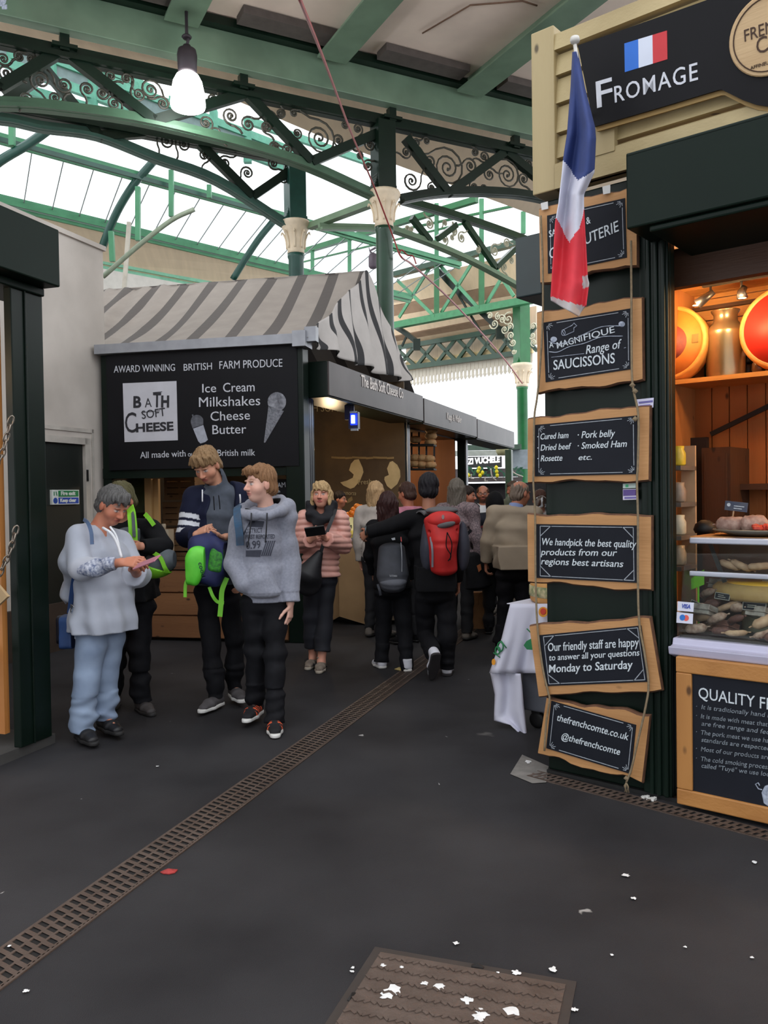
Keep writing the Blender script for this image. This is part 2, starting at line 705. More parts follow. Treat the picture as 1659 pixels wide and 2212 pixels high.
ck = [G(822, 2060), G(1222, 2130)]
ux = (ck[1] - ck[0])
Mc = frame(ck[0], ux)
Lc = ux.length
r = thing('manhole_cover', 'rusty brown tread-plate cover set in the dark floor', 'manhole cover', M=Mc)
b = MB(Mc)
b.box((-.03, -.75, 0), (Lc + .03, .03, .003))
b.build('frame', mat('rusty iron rim', (52, 44, 40), .7), r)
b = MB(Mc)
b.box((0, -.72, 0), (Lc, 0, .006))
for i in range(15):
    for j in range(12):
        x, y = (i + .5) * Lc / 15, -(j + .5) * .06
        s = 1 if (i + j) % 2 else -1
        b.bar((x - .017, y - .008 * s, .006), (x, y + .008 * s, .006), .009, .008)
        b.bar((x, y + .008 * s, .006), (x + .02, y - .006 * s, .006), .009, .008)
b.build('plate', mat('rusty iron', (72, 58, 50)), r)

# white splashes, a red leaf and bits of bark
rng = random.Random(3)
b = MB()


def splash(px, py, rad, n=14, squash=1.0):
    c = Pz(px, py, .0075)
    pts = []
    for i in range(n):
        a = 2 * math.pi * i / n
        q = rad * rng.uniform(.45, 1.15)
        pts.append(c + V((math.cos(a) * q, math.sin(a) * q * squash, 0)))
    b.add(pts + [c + V((0, 0, .002))], [(i, (i + 1) % n, n) for i in range(n)], False)


for q in ((848, 2138, .034), (835, 2150, .024), (917, 2124, .012), (950, 2130, .02), (1008, 2160, .02), (1040, 2188, .024), (1032, 2196, .022),
          (1106, 2184, .026), (1115, 2100, .018), (1195, 2094, .018), (985, 2037, .013), (760, 2098, .008), (762, 2090, .008), (828, 2085, .01),
          (868, 2088, .008), (1352, 1890, .017), (1370, 1940, .012), (1140, 1645, .03), (1630, 1862, .016), (20, 2043, .008), (57, 2140, .011), (1400, 1715, .013),
          (1242, 2180, .011), (1480, 2045, .007), (1076, 2100, .006), (340, 1655, .01), (1625, 2068, .008), (1322, 2062, .007)):
    splash(*q)
o = b.build('bird_droppings', mat('white splash', (216, 216, 216), .8, var=.1, sc=30))
o['kind'] = 'stuff'
tag(o, 'white splashes of bird droppings spattered over the iron cover and dark floor', 'droppings')


def leaf(name, label, cat, pts, col, zz=.006, th=.004):
    b = MB()
    q = [Pz(x, y, zz) for x, y in pts]
    n = len(q)
    b.add([p for p in q] + [p - V((0, 0, th)) for p in q] + [sum(q, V()) / n + V((0, 0, .012))],
          [(i, (i + 1) % n, 2 * n) for i in range(n)] + [(i, i + n, (i + 1) % n + n, (i + 1) % n) for i in range(n)], False)
    return solo(b, name, label, cat, mat(name + str(col), col, .7, var=.3, sc=40))


leaf('fallen_leaf', 'small red leaf lying beside the long drain', 'leaf', [(346, 1883), (362, 1876), (384, 1878), (378, 1884), (366, 1887), (352, 1886)], (150, 46, 44))
leaf('bark_chip', 'dark chip of bark beside the corner of the iron cover', 'bark', [(750, 2160), (766, 2142), (769, 2145), (755, 2162)], (20, 16, 14))
leaf('bark_chip', 'dark sliver of bark on the far edge of the iron cover', 'bark', [(1018, 2084), (1046, 2088), (1044, 2091), (1018, 2088)], (24, 18, 16))
leaf('fallen_leaf', 'pale yellow leaf by the walking couple\'s feet', 'leaf', [(852, 1445), (862, 1441), (874, 1443), (866, 1448)], (180, 160, 100))

# unseen wall standing for stalls across the passage, added to cut the sky light
mb = MB()
q0 = V((2.3, 6.8, 0))
mb.bar(q0 + V((0, 0, 1.6)), q0 + U * 17 + V((0, 0, 1.6)), .3, 3.2)
mb.build('wall_right_unseen', mat('unseen stall backs', (60, 52, 44), .8, var=.3, sc=1.5), kind='structure')

# ---- pale patch of cement at the foot of the chalkboard pier
b = MB()
b.add([Pz(x, y, .004) for x, y in ((1102, 1672), (1128, 1630), (1185, 1655), (1180, 1690), (1150, 1692))], [(4, 3, 2, 1, 0)], False)
o = b.build('trim_1', mat('cement patch', (116, 112, 108), .8, var=.25, sc=12), kind='structure')

# ================================================================ CEILING, GIRDER, BEAMS
oA = V((.0675, 13.5, 0))
ZG0, ZG1 = 7.73, 8.22
oG = oA + NA * .12
b = MB()
# cream deck cut short of the camera so sky light falls in, parted by the girder; its far edge runs at an angle
Q = lambda s, n, z: oA + A1 * s + NA * n + V((0, 0, z))
b.box((-14, 0, 0), (12, 6.5, .12), Matrix.Translation((oG.x, oG.y, 8.36)) @ Matrix(((A1.x, NA.x, 0, 0), (A1.y, NA.y, 0, 0), (0, 0, 1, 0), (0, 0, 0, 1))))
b.build('ceiling', mat('cream ceiling boards', (238, 220, 204), .75, var=.1, sc=1.2), kind='structure')
b = MB()
f1 = V((11.0, 26.6, 0))
fx = V((.34, 16.5, 0)) - V((.72, .69, 0)) * 1.6
pl = [oG + A1 * -9, oG + A1 * -9 - NA * 1.35, oG + A1 * -2.2 - NA * 1.35, fx, f1, oG + A1 * 14]
n = len(pl)
b.add([p + V((0, 0, 8.0)) for p in pl] + [p + V((0, 0, 8.12)) for p in pl],
      [tuple(range(n)), tuple(range(2 * n - 1, n - 1, -1))] + [(i, (i + 1) % n, (i + 1) % n + n, i + n) for i in range(n)], False)
b.build('ceiling', mat('corrugated cream sheet', (232, 208, 178), .7, var=.06, sc=1.0, stretch=(6, 1, 1)), kind='structure')

r = thing('steel_girder', 'deep glossy green girder carrying the ceiling above the trusses', 'girder', Q(0, .12, ZG0))
MG = Matrix.Translation((oG.x, oG.y, 0)) @ Matrix(((A1.x, -NA.x, 0, 0), (A1.y, -NA.y, 0, 0), (0, 0, 1, 0), (0, 0, 0, 1)))
b = MB(MG)
b.box((-13, -.1, ZG0), (11, .1, ZG1))
b.build('web', mat('girder green', (112, 136, 114), .25, var=.2, sc=1.5), r, bevel=.01)
b = MB(MG)
b.box((-13, -.24, ZG1), (11, .16, ZG1 + .12))
b.build('flange', GRD, r)
b = MB(MG)
for k in range(-5, 5):
    s = k * 2.23 - .75
    b.box((s + .45, -.62, 8.24), (s + 1.95, -.3, 8.35))
b.build('gutter_lining', mat('grey felt', (92, 84, 80), .8), r)
for px, py in ((138, 95), (523, 178), (843, 255), (1110, 315)):
    b = MB(MG)
    p = Pp(px, py, oA, NA)
    s = (p - oA).dot(A1)
    b.box((s - .06, .02, 7.52), (s + .06, .14, ZG0))
    b.box((s - .16, 0, 7.55), (s + .16, .16, 7.60))
    b.build('stub', GRD, r)
names = ('second from the lamp', 'third from the lamp', 'which the lamp hangs from', 'furthest from the cheese stall')
for k, s in enumerate((-1.02, 1.45, -3.3, -5.6)):
    b = MB(MG)
    b.box((s - .24, -6.6, 8.1), (s + .24, -.2, 8.14))
    b.box((s - .05, -6.6, 8.14), (s + .05, -.2, 8.36))
    solo(b, 'ceiling_beam', 'glossy green ceiling beam, ' + names[k], 'beam', mat('girder green', (52, 104, 74)), 'ceiling beams', .008)
b = MB(MG)
b.tube([(0.05, -1.1, 8.33), (.3, -2.0, 8.33), (.9, -2.4, 8.33), (1.15, -2.4, 8.33)], .012, 6)
solo(b, 'conduit', 'thin brown cable pinned under the cream ceiling boards', 'cable', mat('brown cable', (120, 92, 74), .6))


# ================================================================ TRUSSES AND COLUMNS
def spiral(b, c, ex, ez, r, turns=2.3, flip=1, th=.014, a0=0.0):
    pts = []
    n = int(13 * turns)
    for i in range(n + 1):
        t = i / n
        a = a0 + flip * t * turns * 2 * math.pi
        q = r * (1 - .93 * t ** .8)
        pts.append(c + ex * math.cos(a) * q + ez * math.sin(a) * q)
    b.tube(pts, th, 4)
    b.tube([pts[-1] + ex * .012, pts[-1] - ex * .012], th * 1.8, 5)


def scrolls(b, lst, o, n, x, scale, ox, oy, th):
    """scrolls given as (x, y, radius) on an enlarged crop of the photograph, set in the truss plane"""
    rg = random.Random(len(lst))
    for i, (cx, cy, rr) in enumerate(lst):
        px, py = ox + cx / scale, oy + cy / scale
        c = Pp(px, py, o, n)
        rad = rr / scale / FPX * c.y * 1.05
        fl = 1 if i % 2 else -1
        a0 = rg.uniform(0, 6.28)
        spiral(b, c, x, V((0, 0, 1)), rad, 2.6 if rr > 70 else 2.0, fl, th, a0)
        # tail that leaves the outer turn and runs to the frame
        e = c + x * math.cos(a0) * rad + V((0, 0, 1)) * math.sin(a0) * rad
        tdir = (x * -math.sin(a0) + V((0, 0, 1)) * math.cos(a0)) * -fl
        rd = (e - c).normalized()
        b.tube([e, e + tdir * rad * .5 + rd * rad * .05, e + tdir * rad * 1.0 + rd * rad * .3, e + tdir * rad * 1.3 + rd * rad * .7], th, 4)


def truss(name, label, o, n, x, top, low, braces, scr, mt, ms, wd=.2, th=.15, scth=.013, lowmat=None):
    g = lambda q: Pp(q[0], q[1], o, n)
    r = thing(name, label, 'truss', g(low[0]))
    for nm, pl, m, h in (('top_chord', top, mt, th * 1.3), ('bottom_chord', low, lowmat or mt, th)):
        if not pl:
            continue
        b = MB()
        pts = [g(q) for q in pl]
        if len(pts) > 2:
            pts = bez(pts, 5)
        b.sweep(pts, wd, h * .35)
        b.sweep(pts, wd * .35, h, dz=h * .3)
        b.build(nm, m, r)
    for p, q in braces:
        b = MB()
        b.bar(g(p), g(q), wd * .6, th * .95)
        b.build('brace', mt, r)
    for i, (lst, scale, ox, oy) in enumerate(scr):
        b = MB()
        scrolls(b, lst, o, n, x, scale, ox, oy, scth)
        k = b.build('scrollwork', ms, r)
    return r


S1 = 2.676
truss('lattice_truss', 'near dark green truss with iron scrolls, left of the nearest column', oA, NA, A1,
      [(-160, 61), (838, 272)], [(-160, 225), (0, 230), (112, 237), (336, 271), (620, 346), (805, 425)],
      [((0, 190), (130, 112)), ((138, 112), (333, 262)), ((333, 262), (525, 205)), ((533, 203), (672, 350)), ((672, 350), (812, 290)), ((-140, 80), (0, 195))],
      [([(1335, 670, 50), (1435, 720, 45), (1540, 730, 35), (1620, 655, 30), (1230, 570, 35), (1190, 710, 45), (1250, 770, 40), (1580, 850, 28),
         (235, 465, 60), (370, 490, 50), (505, 515, 40), (660, 600, 44), (590, 540, 34), (800, 545, 45), (40, 420, 50), (150, 570, 40), (320, 565, 40),
         (870, 520, 62), (20, 340, 40), (110, 330, 30), (180, 340, 28), (560, 420, 34), (640, 440, 34), (730, 455, 32), (940, 600, 40), (1130, 560, 35)], S1, 0, 0),
       ([(350, 800, 100), (220, 770, 30), (460, 810, 35), (570, 745, 32), (495, 720, 25), (640, 840, 38), (125, 655, 27), (200, 655, 22), (45, 735, 36),
         (85, 850, 30), (165, 865, 30), (630, 960, 34), (580, 900, 24)], S1, 560, 0)], GRD, IRN, scth=.017, lowmat=mat('lit chord green', (62, 92, 70), .35, var=.15, sc=3))  # bottom chord coloured lighter for the light on its underside
truss('lattice_truss', 'near dark green truss with large scrolls, between nearest column and cheese stall', oA, NA, A1,
      [(838, 272), (1330, 378)], [(868, 436), (920, 426), (982, 420), (1070, 420), (1158, 430), (1330, 470)],
      [((876, 298), (968, 418)), ((968, 418), (1088, 330)), ((1094, 330), (1230, 440)), ((815, 290), (830, 300))],
      [([(1090, 970, 115), (985, 930, 42), (1220, 960, 45), (905, 820, 30), (965, 815, 22), (1300, 905, 35), (1245, 880, 25), (850, 880, 36), (880, 1045, 60), (995, 1085, 26),
         (1435, 1010, 88), (1330, 1010, 42), (1530, 1035, 38), (1240, 1080, 32), (1300, 1085, 22), (1555, 945, 22)], S1, 560, 0)], GRD, IRN, scth=.017)
oB = V((-1.5, 14.9, 0))
truss('lattice_truss', 'second green truss, carried by the further column of the pair', oB, NA, A1,
      [(-160, 205), (640, 352)], [(-160, 262), (0, 262), (93, 280), (209, 297), (336, 346), (467, 394), (622, 492)],
      [((97, 150), (215, 295)), ((215, 295), (345, 285)), ((420, 300), (545, 425)), ((545, 425), (640, 360)), ((-60, 270), (97, 160))],
      [([(960, 820, 52), (740, 740, 38), (1060, 840, 45), (1300, 940, 38), (1580, 945, 34), (1180, 900, 36), (640, 690, 30), (820, 760, 30), (1430, 1000, 38), (1640, 1030, 34)], S1, 0, 0)],
      GRD, IRN, scth=.017, lowmat=mat('blue green paint', (50, 84, 74), .4, var=.15, sc=3))
oC = V((.33, 15.8, 0))
NC = V((D45.y, -D45.x, 0))
truss('lattice_truss', 'green truss with cream scrolls running off behind the nearest column', oC, NC, D45,
      [(866, 436), (985, 470), (1110, 512), (1260, 570)], [(690, 494), (818, 497), (862, 503), (995, 555), (1110, 615), (1260, 700)],
      [((889, 470), (930, 522)), ((945, 516), (985, 486)), ((1003, 478), (1071, 578)), ((1071, 578), (1112, 538))],
      [([(390, 20, 60), (150, 70, 42), (200, 75, 26), (560, 190, 50), (660, 100, 45), (740, 170, 62), (920, 300, 40), (1100, 310, 70), (1205, 490, 52), (1230, 230, 50), (560, 10, 34), (640, 170, 30), (1280, 420, 36)], 5.03, 850, 480)],
      GRN, IRC, wd=.16, th=.12, scth=.018, lowmat=mat('pale green paint', (120, 146, 116), .45, var=.1, sc=3))


def column(label, base, r, zc0, zc1, ztop, mshaft):
    t = thing('iron_column', label, 'column', base)
    b = MB(Matrix.Translation(base))
    b.lathe([(r * 1.5, 0), (r * 1.5, .25), (r * 1.15, .32), (r * 1.02, .5), (r, zc0 - .1), (r * 1.12, zc0 - .06), (r * 1.12, zc0)], 24)
    b.build('shaft', mshaft, t)
    b = MB(Matrix.Translation(base))
    h = zc1 - zc0
    b.lathe([(r * 1.14, zc0), (r * 1.1, zc0 + h * .1), (r * 1.2, zc0 + h * .4), (r * 1.55, zc0 + h * .7), (r * 1.95, zc0 + h * .86), (r * 2.0, zc0 + h * .9), (r * 2.0, zc1 - .03), (r * 1.85, zc1)], 24)
    for k in range(8):
        a = k * math.pi / 4
        d = V((math.cos(a), math.sin(a), 0))
        tn = V((-d.y, d.x, 0))
        pts = [d * r * 1.15 + V((0, 0, zc0 + h * .15)), d * r * 1.3 + V((0, 0, zc0 + h * .45)), d * r * 1.75 + V((0, 0, zc0 + h * .66)), d * r * 1.9 + V((0, 0, zc0 + h * .58))]
        b.tube(bez(pts, 4), [r * .16 * (1 - .04 * i) for i in range(13)], 6)
    b.build('capital', CRS, t)
    b = MB(Matrix.Translation(base) @ frame((0, 0, 0), A1))
    b.box((-r * 1.15, -r * 1.15, zc1), (r * 1.15, r * 1.15, ztop))
    for s in (-1, 1):   # curved haunches at the foot of the box
        for i in range(5):
            w_ = r * (1.15 + .5 * (1 - i / 5) ** 2)
            b.box((0 if s > 0 else -w_, -r * .7, zc1 + i * .05), (w_ if s > 0 else 0, r * .7, zc1 + i * .05 + .05))
    b.build('pier_box', GRD if mshaft is GRN else mshaft, t, bevel=.01)
    return t


GRC = mat('bright green paint', (36, 104, 58), .3, var=.15, sc=3)
column('nearest dark green iron column, beside the striped awning', V((oA.x, oA.y, 0)), .135, 5.83, 6.4, 7.5, GRN)
column('further iron column of the pair, with a cream leaf capital', V((oB.x, oB.y, 0)), .135, 5.83, 6.4, 7.5, mat('blue green shaft', (30, 72, 62), .35, var=.15))
c3 = P(1131, 1100, 31.3)
column('distant bright green column beside the chalkboards', V((c3.x, c3.y, 0)), .2, 5.5, 6.37, 8.75, GRC)
b = MB()
b.bar(P(668, 490, 14.9), P(812, 436, 13.6), .14, .1)
solo(b, 'tie_beam', 'pale green tie between the two columns of the pair', 'beam', mat('pale green paint', (120, 146, 116)))

# ---- pendant lamp
lz = P(408, 235, 11.4)
r = thing('pendant_lamp', 'glowing bell-shaped pendant lamp hanging from the ceiling beam', 'lamp', lz)
ML = Matrix.Translation((lz.x - .01, lz.y, 0))
k = 11.4 / FPX
zz = lambda y: P(408, y, 11.4).z
b = MB(ML)
b.lathe([(.07, zz(160)), (.125, zz(156)), (.135, zz(120)), (.12, zz(108)), (.06, zz(104)), (.05, zz(98))], 20)
b.build('housing', mat('dark lamp housing', (58, 50, 56), .5), r)
b = MB(ML)
b.tube([(0, 0, zz(98)), (.02, 0, zz(85)), (0, 0, zz(70)), (0, 0, 8.1)], .022, 8)
b.lathe([(.05, zz(84)), (.07, zz(80)), (.05, zz(76))], 10)
b.build('hanger', mat('dark lamp housing', (58, 50, 56)), r)
b = MB(ML)
b.lathe([(.10, zz(158)), (.15, zz(164)), (.195, zz(178)), (.222, zz(200)), (.235, zz(228)), (.225, zz(233)), (.05, zz(234))], 28)
b.build('glass_shade', mat('lamp glass', (255, 252, 250), .3, emit=9.0, var=.02), r)

l_ = bpy.data.lights.new('pendant light', 'POINT')
l_.energy, l_.color, l_.shadow_soft_size = 80, (.95, .97, 1), .15
o = bpy.data.objects.new('pendant light', l_)
COL.objects.link(o)
o.location = ML @ V((0, 0, zz(250)))
# ---- red cable
pts = bez([P(640, -20, 5.0), P(700, 130, 7.2), P(762, 295, 10.5), P(806, 398, 12.4), P(845, 500, 13.2), P(862, 548, 13.3)], 8)
b = MB()
b.tube(pts, .013, 6)
b.tube(bez([P(862, 548, 13.3), P(872, 560, 13.5), P(900, 580, 15), P(990, 665, 19), P(1085, 770, 26), P(1128, 828, 30.9)], 8), [.013 + .012 * i / 40 for i in range(41)], 6)
b.tube(bez([P(862, 548, 13.3), P(868, 540, 13.3), P(880, 551, 13.4), P(892, 553, 13.4), P(899, 570, 13.4)], 6), .012, 5)
solo(b, 'red_cable', 'thin red cable slung across from the ceiling to the far column', 'cable', mat('red flex', (150, 52, 50), .5))
b = MB()
b.lathe([(.05, 0), (.075, .03), (.075, .2), (.06, .24), (.02, .26)], 14, Matrix.Translation(P(806, 580, 14)))
b.tube([P(806, 548, 14), P(799, 542, 14), P(812, 535, 14)], .02, 5)
b.tube([P(806, 560, 14) + V((0, 0, -.1)), P(797, 535, 14)], .008, 5)
solo(b, 'floodlight', 'small grey can light hanging beside the nearest column', 'light', mat('grey can', (112, 100, 112), .5))

# ================================================================ GLAZED HALL ON THE LEFT
GL = mat_glass('roof glass', (250, 252, 252), .05, .2)
r = thing('glazed_roof', 'arched glazed roof with pale green ribs behind the trusses', 'roof', Pz(300, 430, 0))


def along(p0, p1, t):
    return p0 + (p1 - p0) * t


eU = (Pz(0, 297, 8.0), Pz(560, 452, 8.0))
eL = (Pz(0, 431, 7.45), Pz(540, 560, 7.45))
eC = (Pz(225, 562, 6.85), Pz(480, 612, 6.85))
dU = (eU[1] - eU[0]).normalized()


def ext(e, a, c):
    d = (e[1] - e[0]).normalized()
    return (e[0] - d * a, e[0] + d * c)


U2, L2, C2 = ext(eU, 3, 12.5), ext(eL, 3, 12), ext(eC, 7, 6.3)
for nm, e, h, m in (('purlin', U2, .12, GRL), ('purlin', L2, .17, GRL), ('cornice', C2, .22, mat('mint paint', (130, 190, 160), .5))):
    b = MB()
    b.bar(e[0], e[1], .16, h)
    b.bar(e[0] - V((0, 0, h * .8)), e[1] - V((0, 0, h * .8)), .06, h * .4)
    b.build(nm, m, r)
b = MB()
b.bar(U2[0] + V((.1, -.2, -.12)), U2[0] + dU * 9.2 + V((.1, -.2, -.12)), .06, .08)
b.build('purlin', mat('blue green paint', (50, 84, 74)), r)
b = MB()
b.sheet(lambda u, v: along(along(U2[0], L2[0], v), along(U2[1], L2[1], v), u), 20, 2, .01, False)
b.build('glass', GL, r)
RI = (U2[0] + V((.9, -1.1, .55)), U2[1] + V((.9, -1.1, .55)))
b = MB()
b.sheet(lambda u, v: along(along(RI[0], U2[0], v), along(RI[1], U2[1], v), u), 20, 2, .01, False)
b.build('glass', GL, r)
b = MB()
for i in range(27):
    u = i / 26
    b.bar(along(U2[0], U2[1], u), along(L2[0], L2[1], u), .018, .02)
b.build('glazing_bars', mat('grey glazing bar', (150, 156, 156), .5), r)
b = MB()
b.sheet(lambda u, v: along(along(L2[0], C2[0], v), along(L2[1], C2[1], v), u) - V((0, 0, .12)), 8, 2, .02, False)
b.build('soffit_boards', mat('cream roof boards', (228, 206, 176), .7, var=.05, sc=1.5, stretch=(8, 1, 1)), r)


def barpx(b, pts, w_, h, dep):
    q = [P(x, y, dep(x, y)) if callable(dep) else P(x, y, dep) for x, y in pts]
    if len(q) > 2:
        b.tube(bez(q, 5), (w_ + h) * .33, 6)
    else:
        b.bar(q[0], q[1], w_, h)


dl = lambda x, y: 14.6 + x * .0068 + (y - 380) * .004
for pts in ([(335, 345), (291, 396), (258, 448), (236, 495), (219, 540)], [(592, 476), (560, 515), (530, 560), (503, 604)], [(105, 280), (60, 312), (0, 348), (-50, 390)]):
    b = MB()
    barpx(b, pts, .1, .14, dl)
    b.build('rib', mat('blue green shaft', (30, 72, 62)), r)
for pts in ([(298, 404), (298, 520)], [(370, 368), (370, 468)], [(240, 500), (243, 565)], [(26, 260), (26, 315)], [(452, 400), (452, 428)]):
    b = MB()
    barpx(b, pts, .09, .09, lambda x, y: 14.4 + x * .0068)
    b.build('post', GRL, r)
for pts in ([(222, 598), (300, 530), (370, 476), (420, 452)],):
    b = MB()
    barpx(b, pts, .05, .06, 12.6)
    b.build('strut', mat('grey green paint', (128, 140, 120), .5), r)
b = MB()
barpx(b, [(279, 480), (268, 628)], .06, .06, 13.6)
solo(b, 'tent_pole', 'thin pale pole standing behind the striped awning', 'pole', mat('pale pole', (196, 190, 176), .5))

# clerestory seen through the scrolls at the top left
r = thing('clerestory', 'mint green clerestory framing glimpsed through the scrolls', 'clerestory', P(200, 200, 19))
MT = mat('teal paint', (84, 150, 128), .5, var=.15)
oT, nT = P(150, 120, 19.0), V((D45.y, -D45.x, 0))
tp = lambda x, y: Pp(x, y, oT, nT)
for pts in ([(-60, 20), (330, 195)], [(-60, 62), (640, 330)], [(-60, 108), (640, 372)], [(540, 262), (800, 352)], [(-60, 160), (420, 300)]):
    b = MB()
    b.bar(tp(*pts[0]), tp(*pts[1]), .12, .2)
    b.build('rail', MT, r)
for x, y0, y1 in ((26, 60, 130), (110, 92, 165), (200, 150, 240), (290, 180, 262), (535, 255, 352), (462, 240, 330), (375, 210, 300)):
    b = MB()
    b.bar(tp(x, y0), tp(x, y1), .16, .2)
    b.build('post', MT, r)
b = MB()
b.add([tp(-60, 62), tp(-60, 105), tp(640, 370), tp(640, 328)], [(0, 1, 2, 3)], False)
b.build('panel', mat('slate blue panel', (104, 124, 124), .6), r)

# white wall under the glazed roof
wc = (C2[0] - V((0, 0, .25)), C2[1] - V((0, 0, .25)))
b = MB()
b.sheet(lambda u, v: along(wc[0], wc[1], u) * (1 - v) + V((along(wc[0], wc[1], u).x, along(wc[0], wc[1], u).y, 0)) * v, 2, 2, .2, False)
b.build('wall_back', mat('white wash', (214, 208, 200), .8, var=.06), kind='structure')

# ================================================================ ROOF FRAMES IN THE DISTANCE (between column and cheese stall)
oX = P(1110, 1100, 31.0)
NX = V((-X45.y, X45.x, 0))
gx = lambda x, y, off=0.0: Pp(x, y, oX - NX * 0 + V((.67, .74, 0)) * off, NX)
r = thing('roof_girder', 'bright green cross-braced girder behind the nearest column', 'girder', gx(1000, 700))
for nm, p, q, h in (('top_chord', (850, 594), (1125, 523), .2), ('bottom_chord', (850, 704), (1160, 645), .26)):
    b = MB()
    b.bar(gx(*p), gx(*q), .3, h)
    b.build(nm, GRN if nm[0] == 't' else mat('leaf green paint', (52, 124, 78), .4), r)
for x, y0, y1 in ((943, 569, 686), (1040, 545, 668)):
    b = MB()
    b.bar(gx(x, y0), gx(x, y1), .25, .2)
    b.build('post', GRC, r)
for p, q in (((858, 605), (935, 680)), ((930, 575), (862, 686)), ((948, 570), (1032, 664)), ((1023, 563), (953, 676)), ((1085, 598), (1050, 658)), ((1050, 548), (1110, 640))):
    b = MB()
    b.bar(gx(*p, .12), gx(*q, .12), .06, .13)
    b.build('brace', GRL, r)
b = MB()
for i, (x, y, rad) in enumerate(((1068, 700, 12), (1085, 690, 10), (1098, 690, 15), (1090, 712, 10), (1102, 705, 8), (1104, 725, 9), (1108, 740, 8), (1058, 682, 8), (1076, 684, 8), (1110, 760, 6), (1152, 705, 8), (1153, 740, 8), (1150, 725, 7))):
    spiral(b, gx(x, y, -.1), X45, V((0, 0, 1)), rad / FPX * 33, 1.7, 1 if i % 2 else -1, .026, i)
b.build('scrollwork', IRC, r)
r = thing('roof_girder', 'dark green lattice girder above the scalloped valance', 'girder', gx(1000, 760, 2))
for nm, p, q in (('top_chord', (852, 753), (1120, 707)), ('bottom_chord', (852, 798), (1135, 761))):
    b = MB()
    b.bar(gx(*p, 2), gx(*q, 2), .2, .2)
    b.build(nm, GRN, r)
xs = [856 + i * 43.5 for i in range(7)]
for x in xs:
    f = lambda xx, top: (753 - (xx - 852) * .1716) if top else (798 - (xx - 852) * .1307)
    for a_, c_ in ((True, False), (False, True)):
        b = MB()
        b.bar(gx(x, f(x, a_), 2), gx(x + 43, f(x + 43, c_), 2), .1, .15)
        b.build('lattice_bar', GRN, r)
# cream valance, boards with pointed ends
r = thing('valance', 'cream board valance with a scalloped lower edge', 'valance', gx(1000, 820, 3))
e0, e1 = gx(868, 798, 2.2), gx(1150, 757, 2.2)
h1 = (gx(890, 836, 2.2) - gx(890, 797, 2.2)).length
L = (e1 - e0).length
MV = frame(e0, e1 - e0)
b = MB(MV)
n = 34
bw = L / n
for i in range(n):
    x = i * bw
    b.prism([(x + .01, 0), (x + bw - .01, 0), (x + bw - .01, -h1 * .5), (x + bw * .78, -h1 * .62), (x + bw * .78, -h1 * .78), (x + bw * .9, -h1 * .86), (x + bw * .5, -h1), (x + bw * .1, -h1 * .86), (x + bw * .22, -h1 * .78), (x + bw * .22, -h1 * .62), (x + .01, -h1 * .5)], 0, .05)
b.build('boards', mat('cream valance paint', (206, 196, 178), .6, var=.05), r)
b = MB(MV)
b.box((0, -.04, -.1), (L, .1, .28))
b.build('rail', mat('yellow cream paint', (214, 190, 140), .6), r)
b = MB(MV)
b.box((0, .3, .28), (L, .4, 1.8))
b.build('backing_boards', mat('cream valance boards', (206, 190, 168), .7, var=.08, sc=2, stretch=(9, 1, .4)), r)
# cream soffit in steps, beyond the girder
r = thing('boarded_soffit', 'cream boarded roof soffit stepping down behind the green girder', 'soffit', gx(980, 640, 1))
st = [((845, 612), (1130, 545)), ((845, 660), (1130, 604)), ((845, 683), (1130, 633)), ((845, 726), (1130, 672)), ((845, 737), (1130, 687)), ((845, 752), (1130, 702))]
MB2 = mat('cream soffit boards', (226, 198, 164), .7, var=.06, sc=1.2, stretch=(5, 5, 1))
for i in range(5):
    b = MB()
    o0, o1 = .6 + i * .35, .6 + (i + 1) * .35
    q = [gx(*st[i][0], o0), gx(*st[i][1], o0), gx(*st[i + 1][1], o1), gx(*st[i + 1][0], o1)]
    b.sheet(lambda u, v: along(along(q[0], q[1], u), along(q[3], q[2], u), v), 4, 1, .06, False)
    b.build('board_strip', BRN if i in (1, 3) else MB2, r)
# dark arch ribs under that soffit
for pts, lab in (([(948, 585), (980, 620), (1030, 665), (1080, 712)], 'dark green arch strut springing to the distant column'),
                 ([(855, 706), (880, 722), (900, 738)], 'dark green bracket behind the nearest column')):
    b = MB()
    q = bez([gx(x, y, .4) for x, y in pts], 5)
    for p, s in zip(q, q[1:]):
        b.bar(p, s, .14, .2)
    b.bar(q[-1] + V((0, 0, .1)), q[-1] - V((0, 0, .35)), .25, .3)
    b.bar(q[5], q[-1] + V((-.6, .5, -.1)), .06, .08)
    solo(b, 'roof_bracket', lab, 'bracket', GRD)
# long green purlins of the far glazed roof
r = thing('roof_frame', 'thin green framing of the far glass roof between the columns', 'roof frame', P(850, 600, 24))
oY = P(850, 500, 25)
gy = lambda x, y: Pp(x, y, oY, NX)
for p, q, w_ in (((660, 542), (1030, 431), .16), ((655, 566), (1030, 476), .05), ((865, 497), (1110, 445), .06)):
    b = MB()
    b.bar(gy(*p), gy(*q), w_, w_)
    b.build('purlin', GRC, r)
for x, y0, y1 in ((675, 538, 600), (755, 512, 600), (943, 440, 566), (1040, 430, 540), (1130, 458, 505)):
    b = MB()
    b.bar(gy(x, y0), gy(x, y1), .12, .12)
    b.build('post', GRL, r)
# ================================================================ STALLS ON THE LEFT
UP = V((0, 0, 1))
ORG = mat_wood('orange pine', (168, 104, 48), (196, 132, 70), axis=2, sc=2.2)
DKW = mat_wood('dark plank', (70, 46, 30), (98, 66, 42), axis=0, sc=2.5)
CARD = mat('cardboard', (176, 148, 110), .8, var=.1, sc=10)
CHR = mat('chain steel', (150, 140, 128), .35, metal=.8)


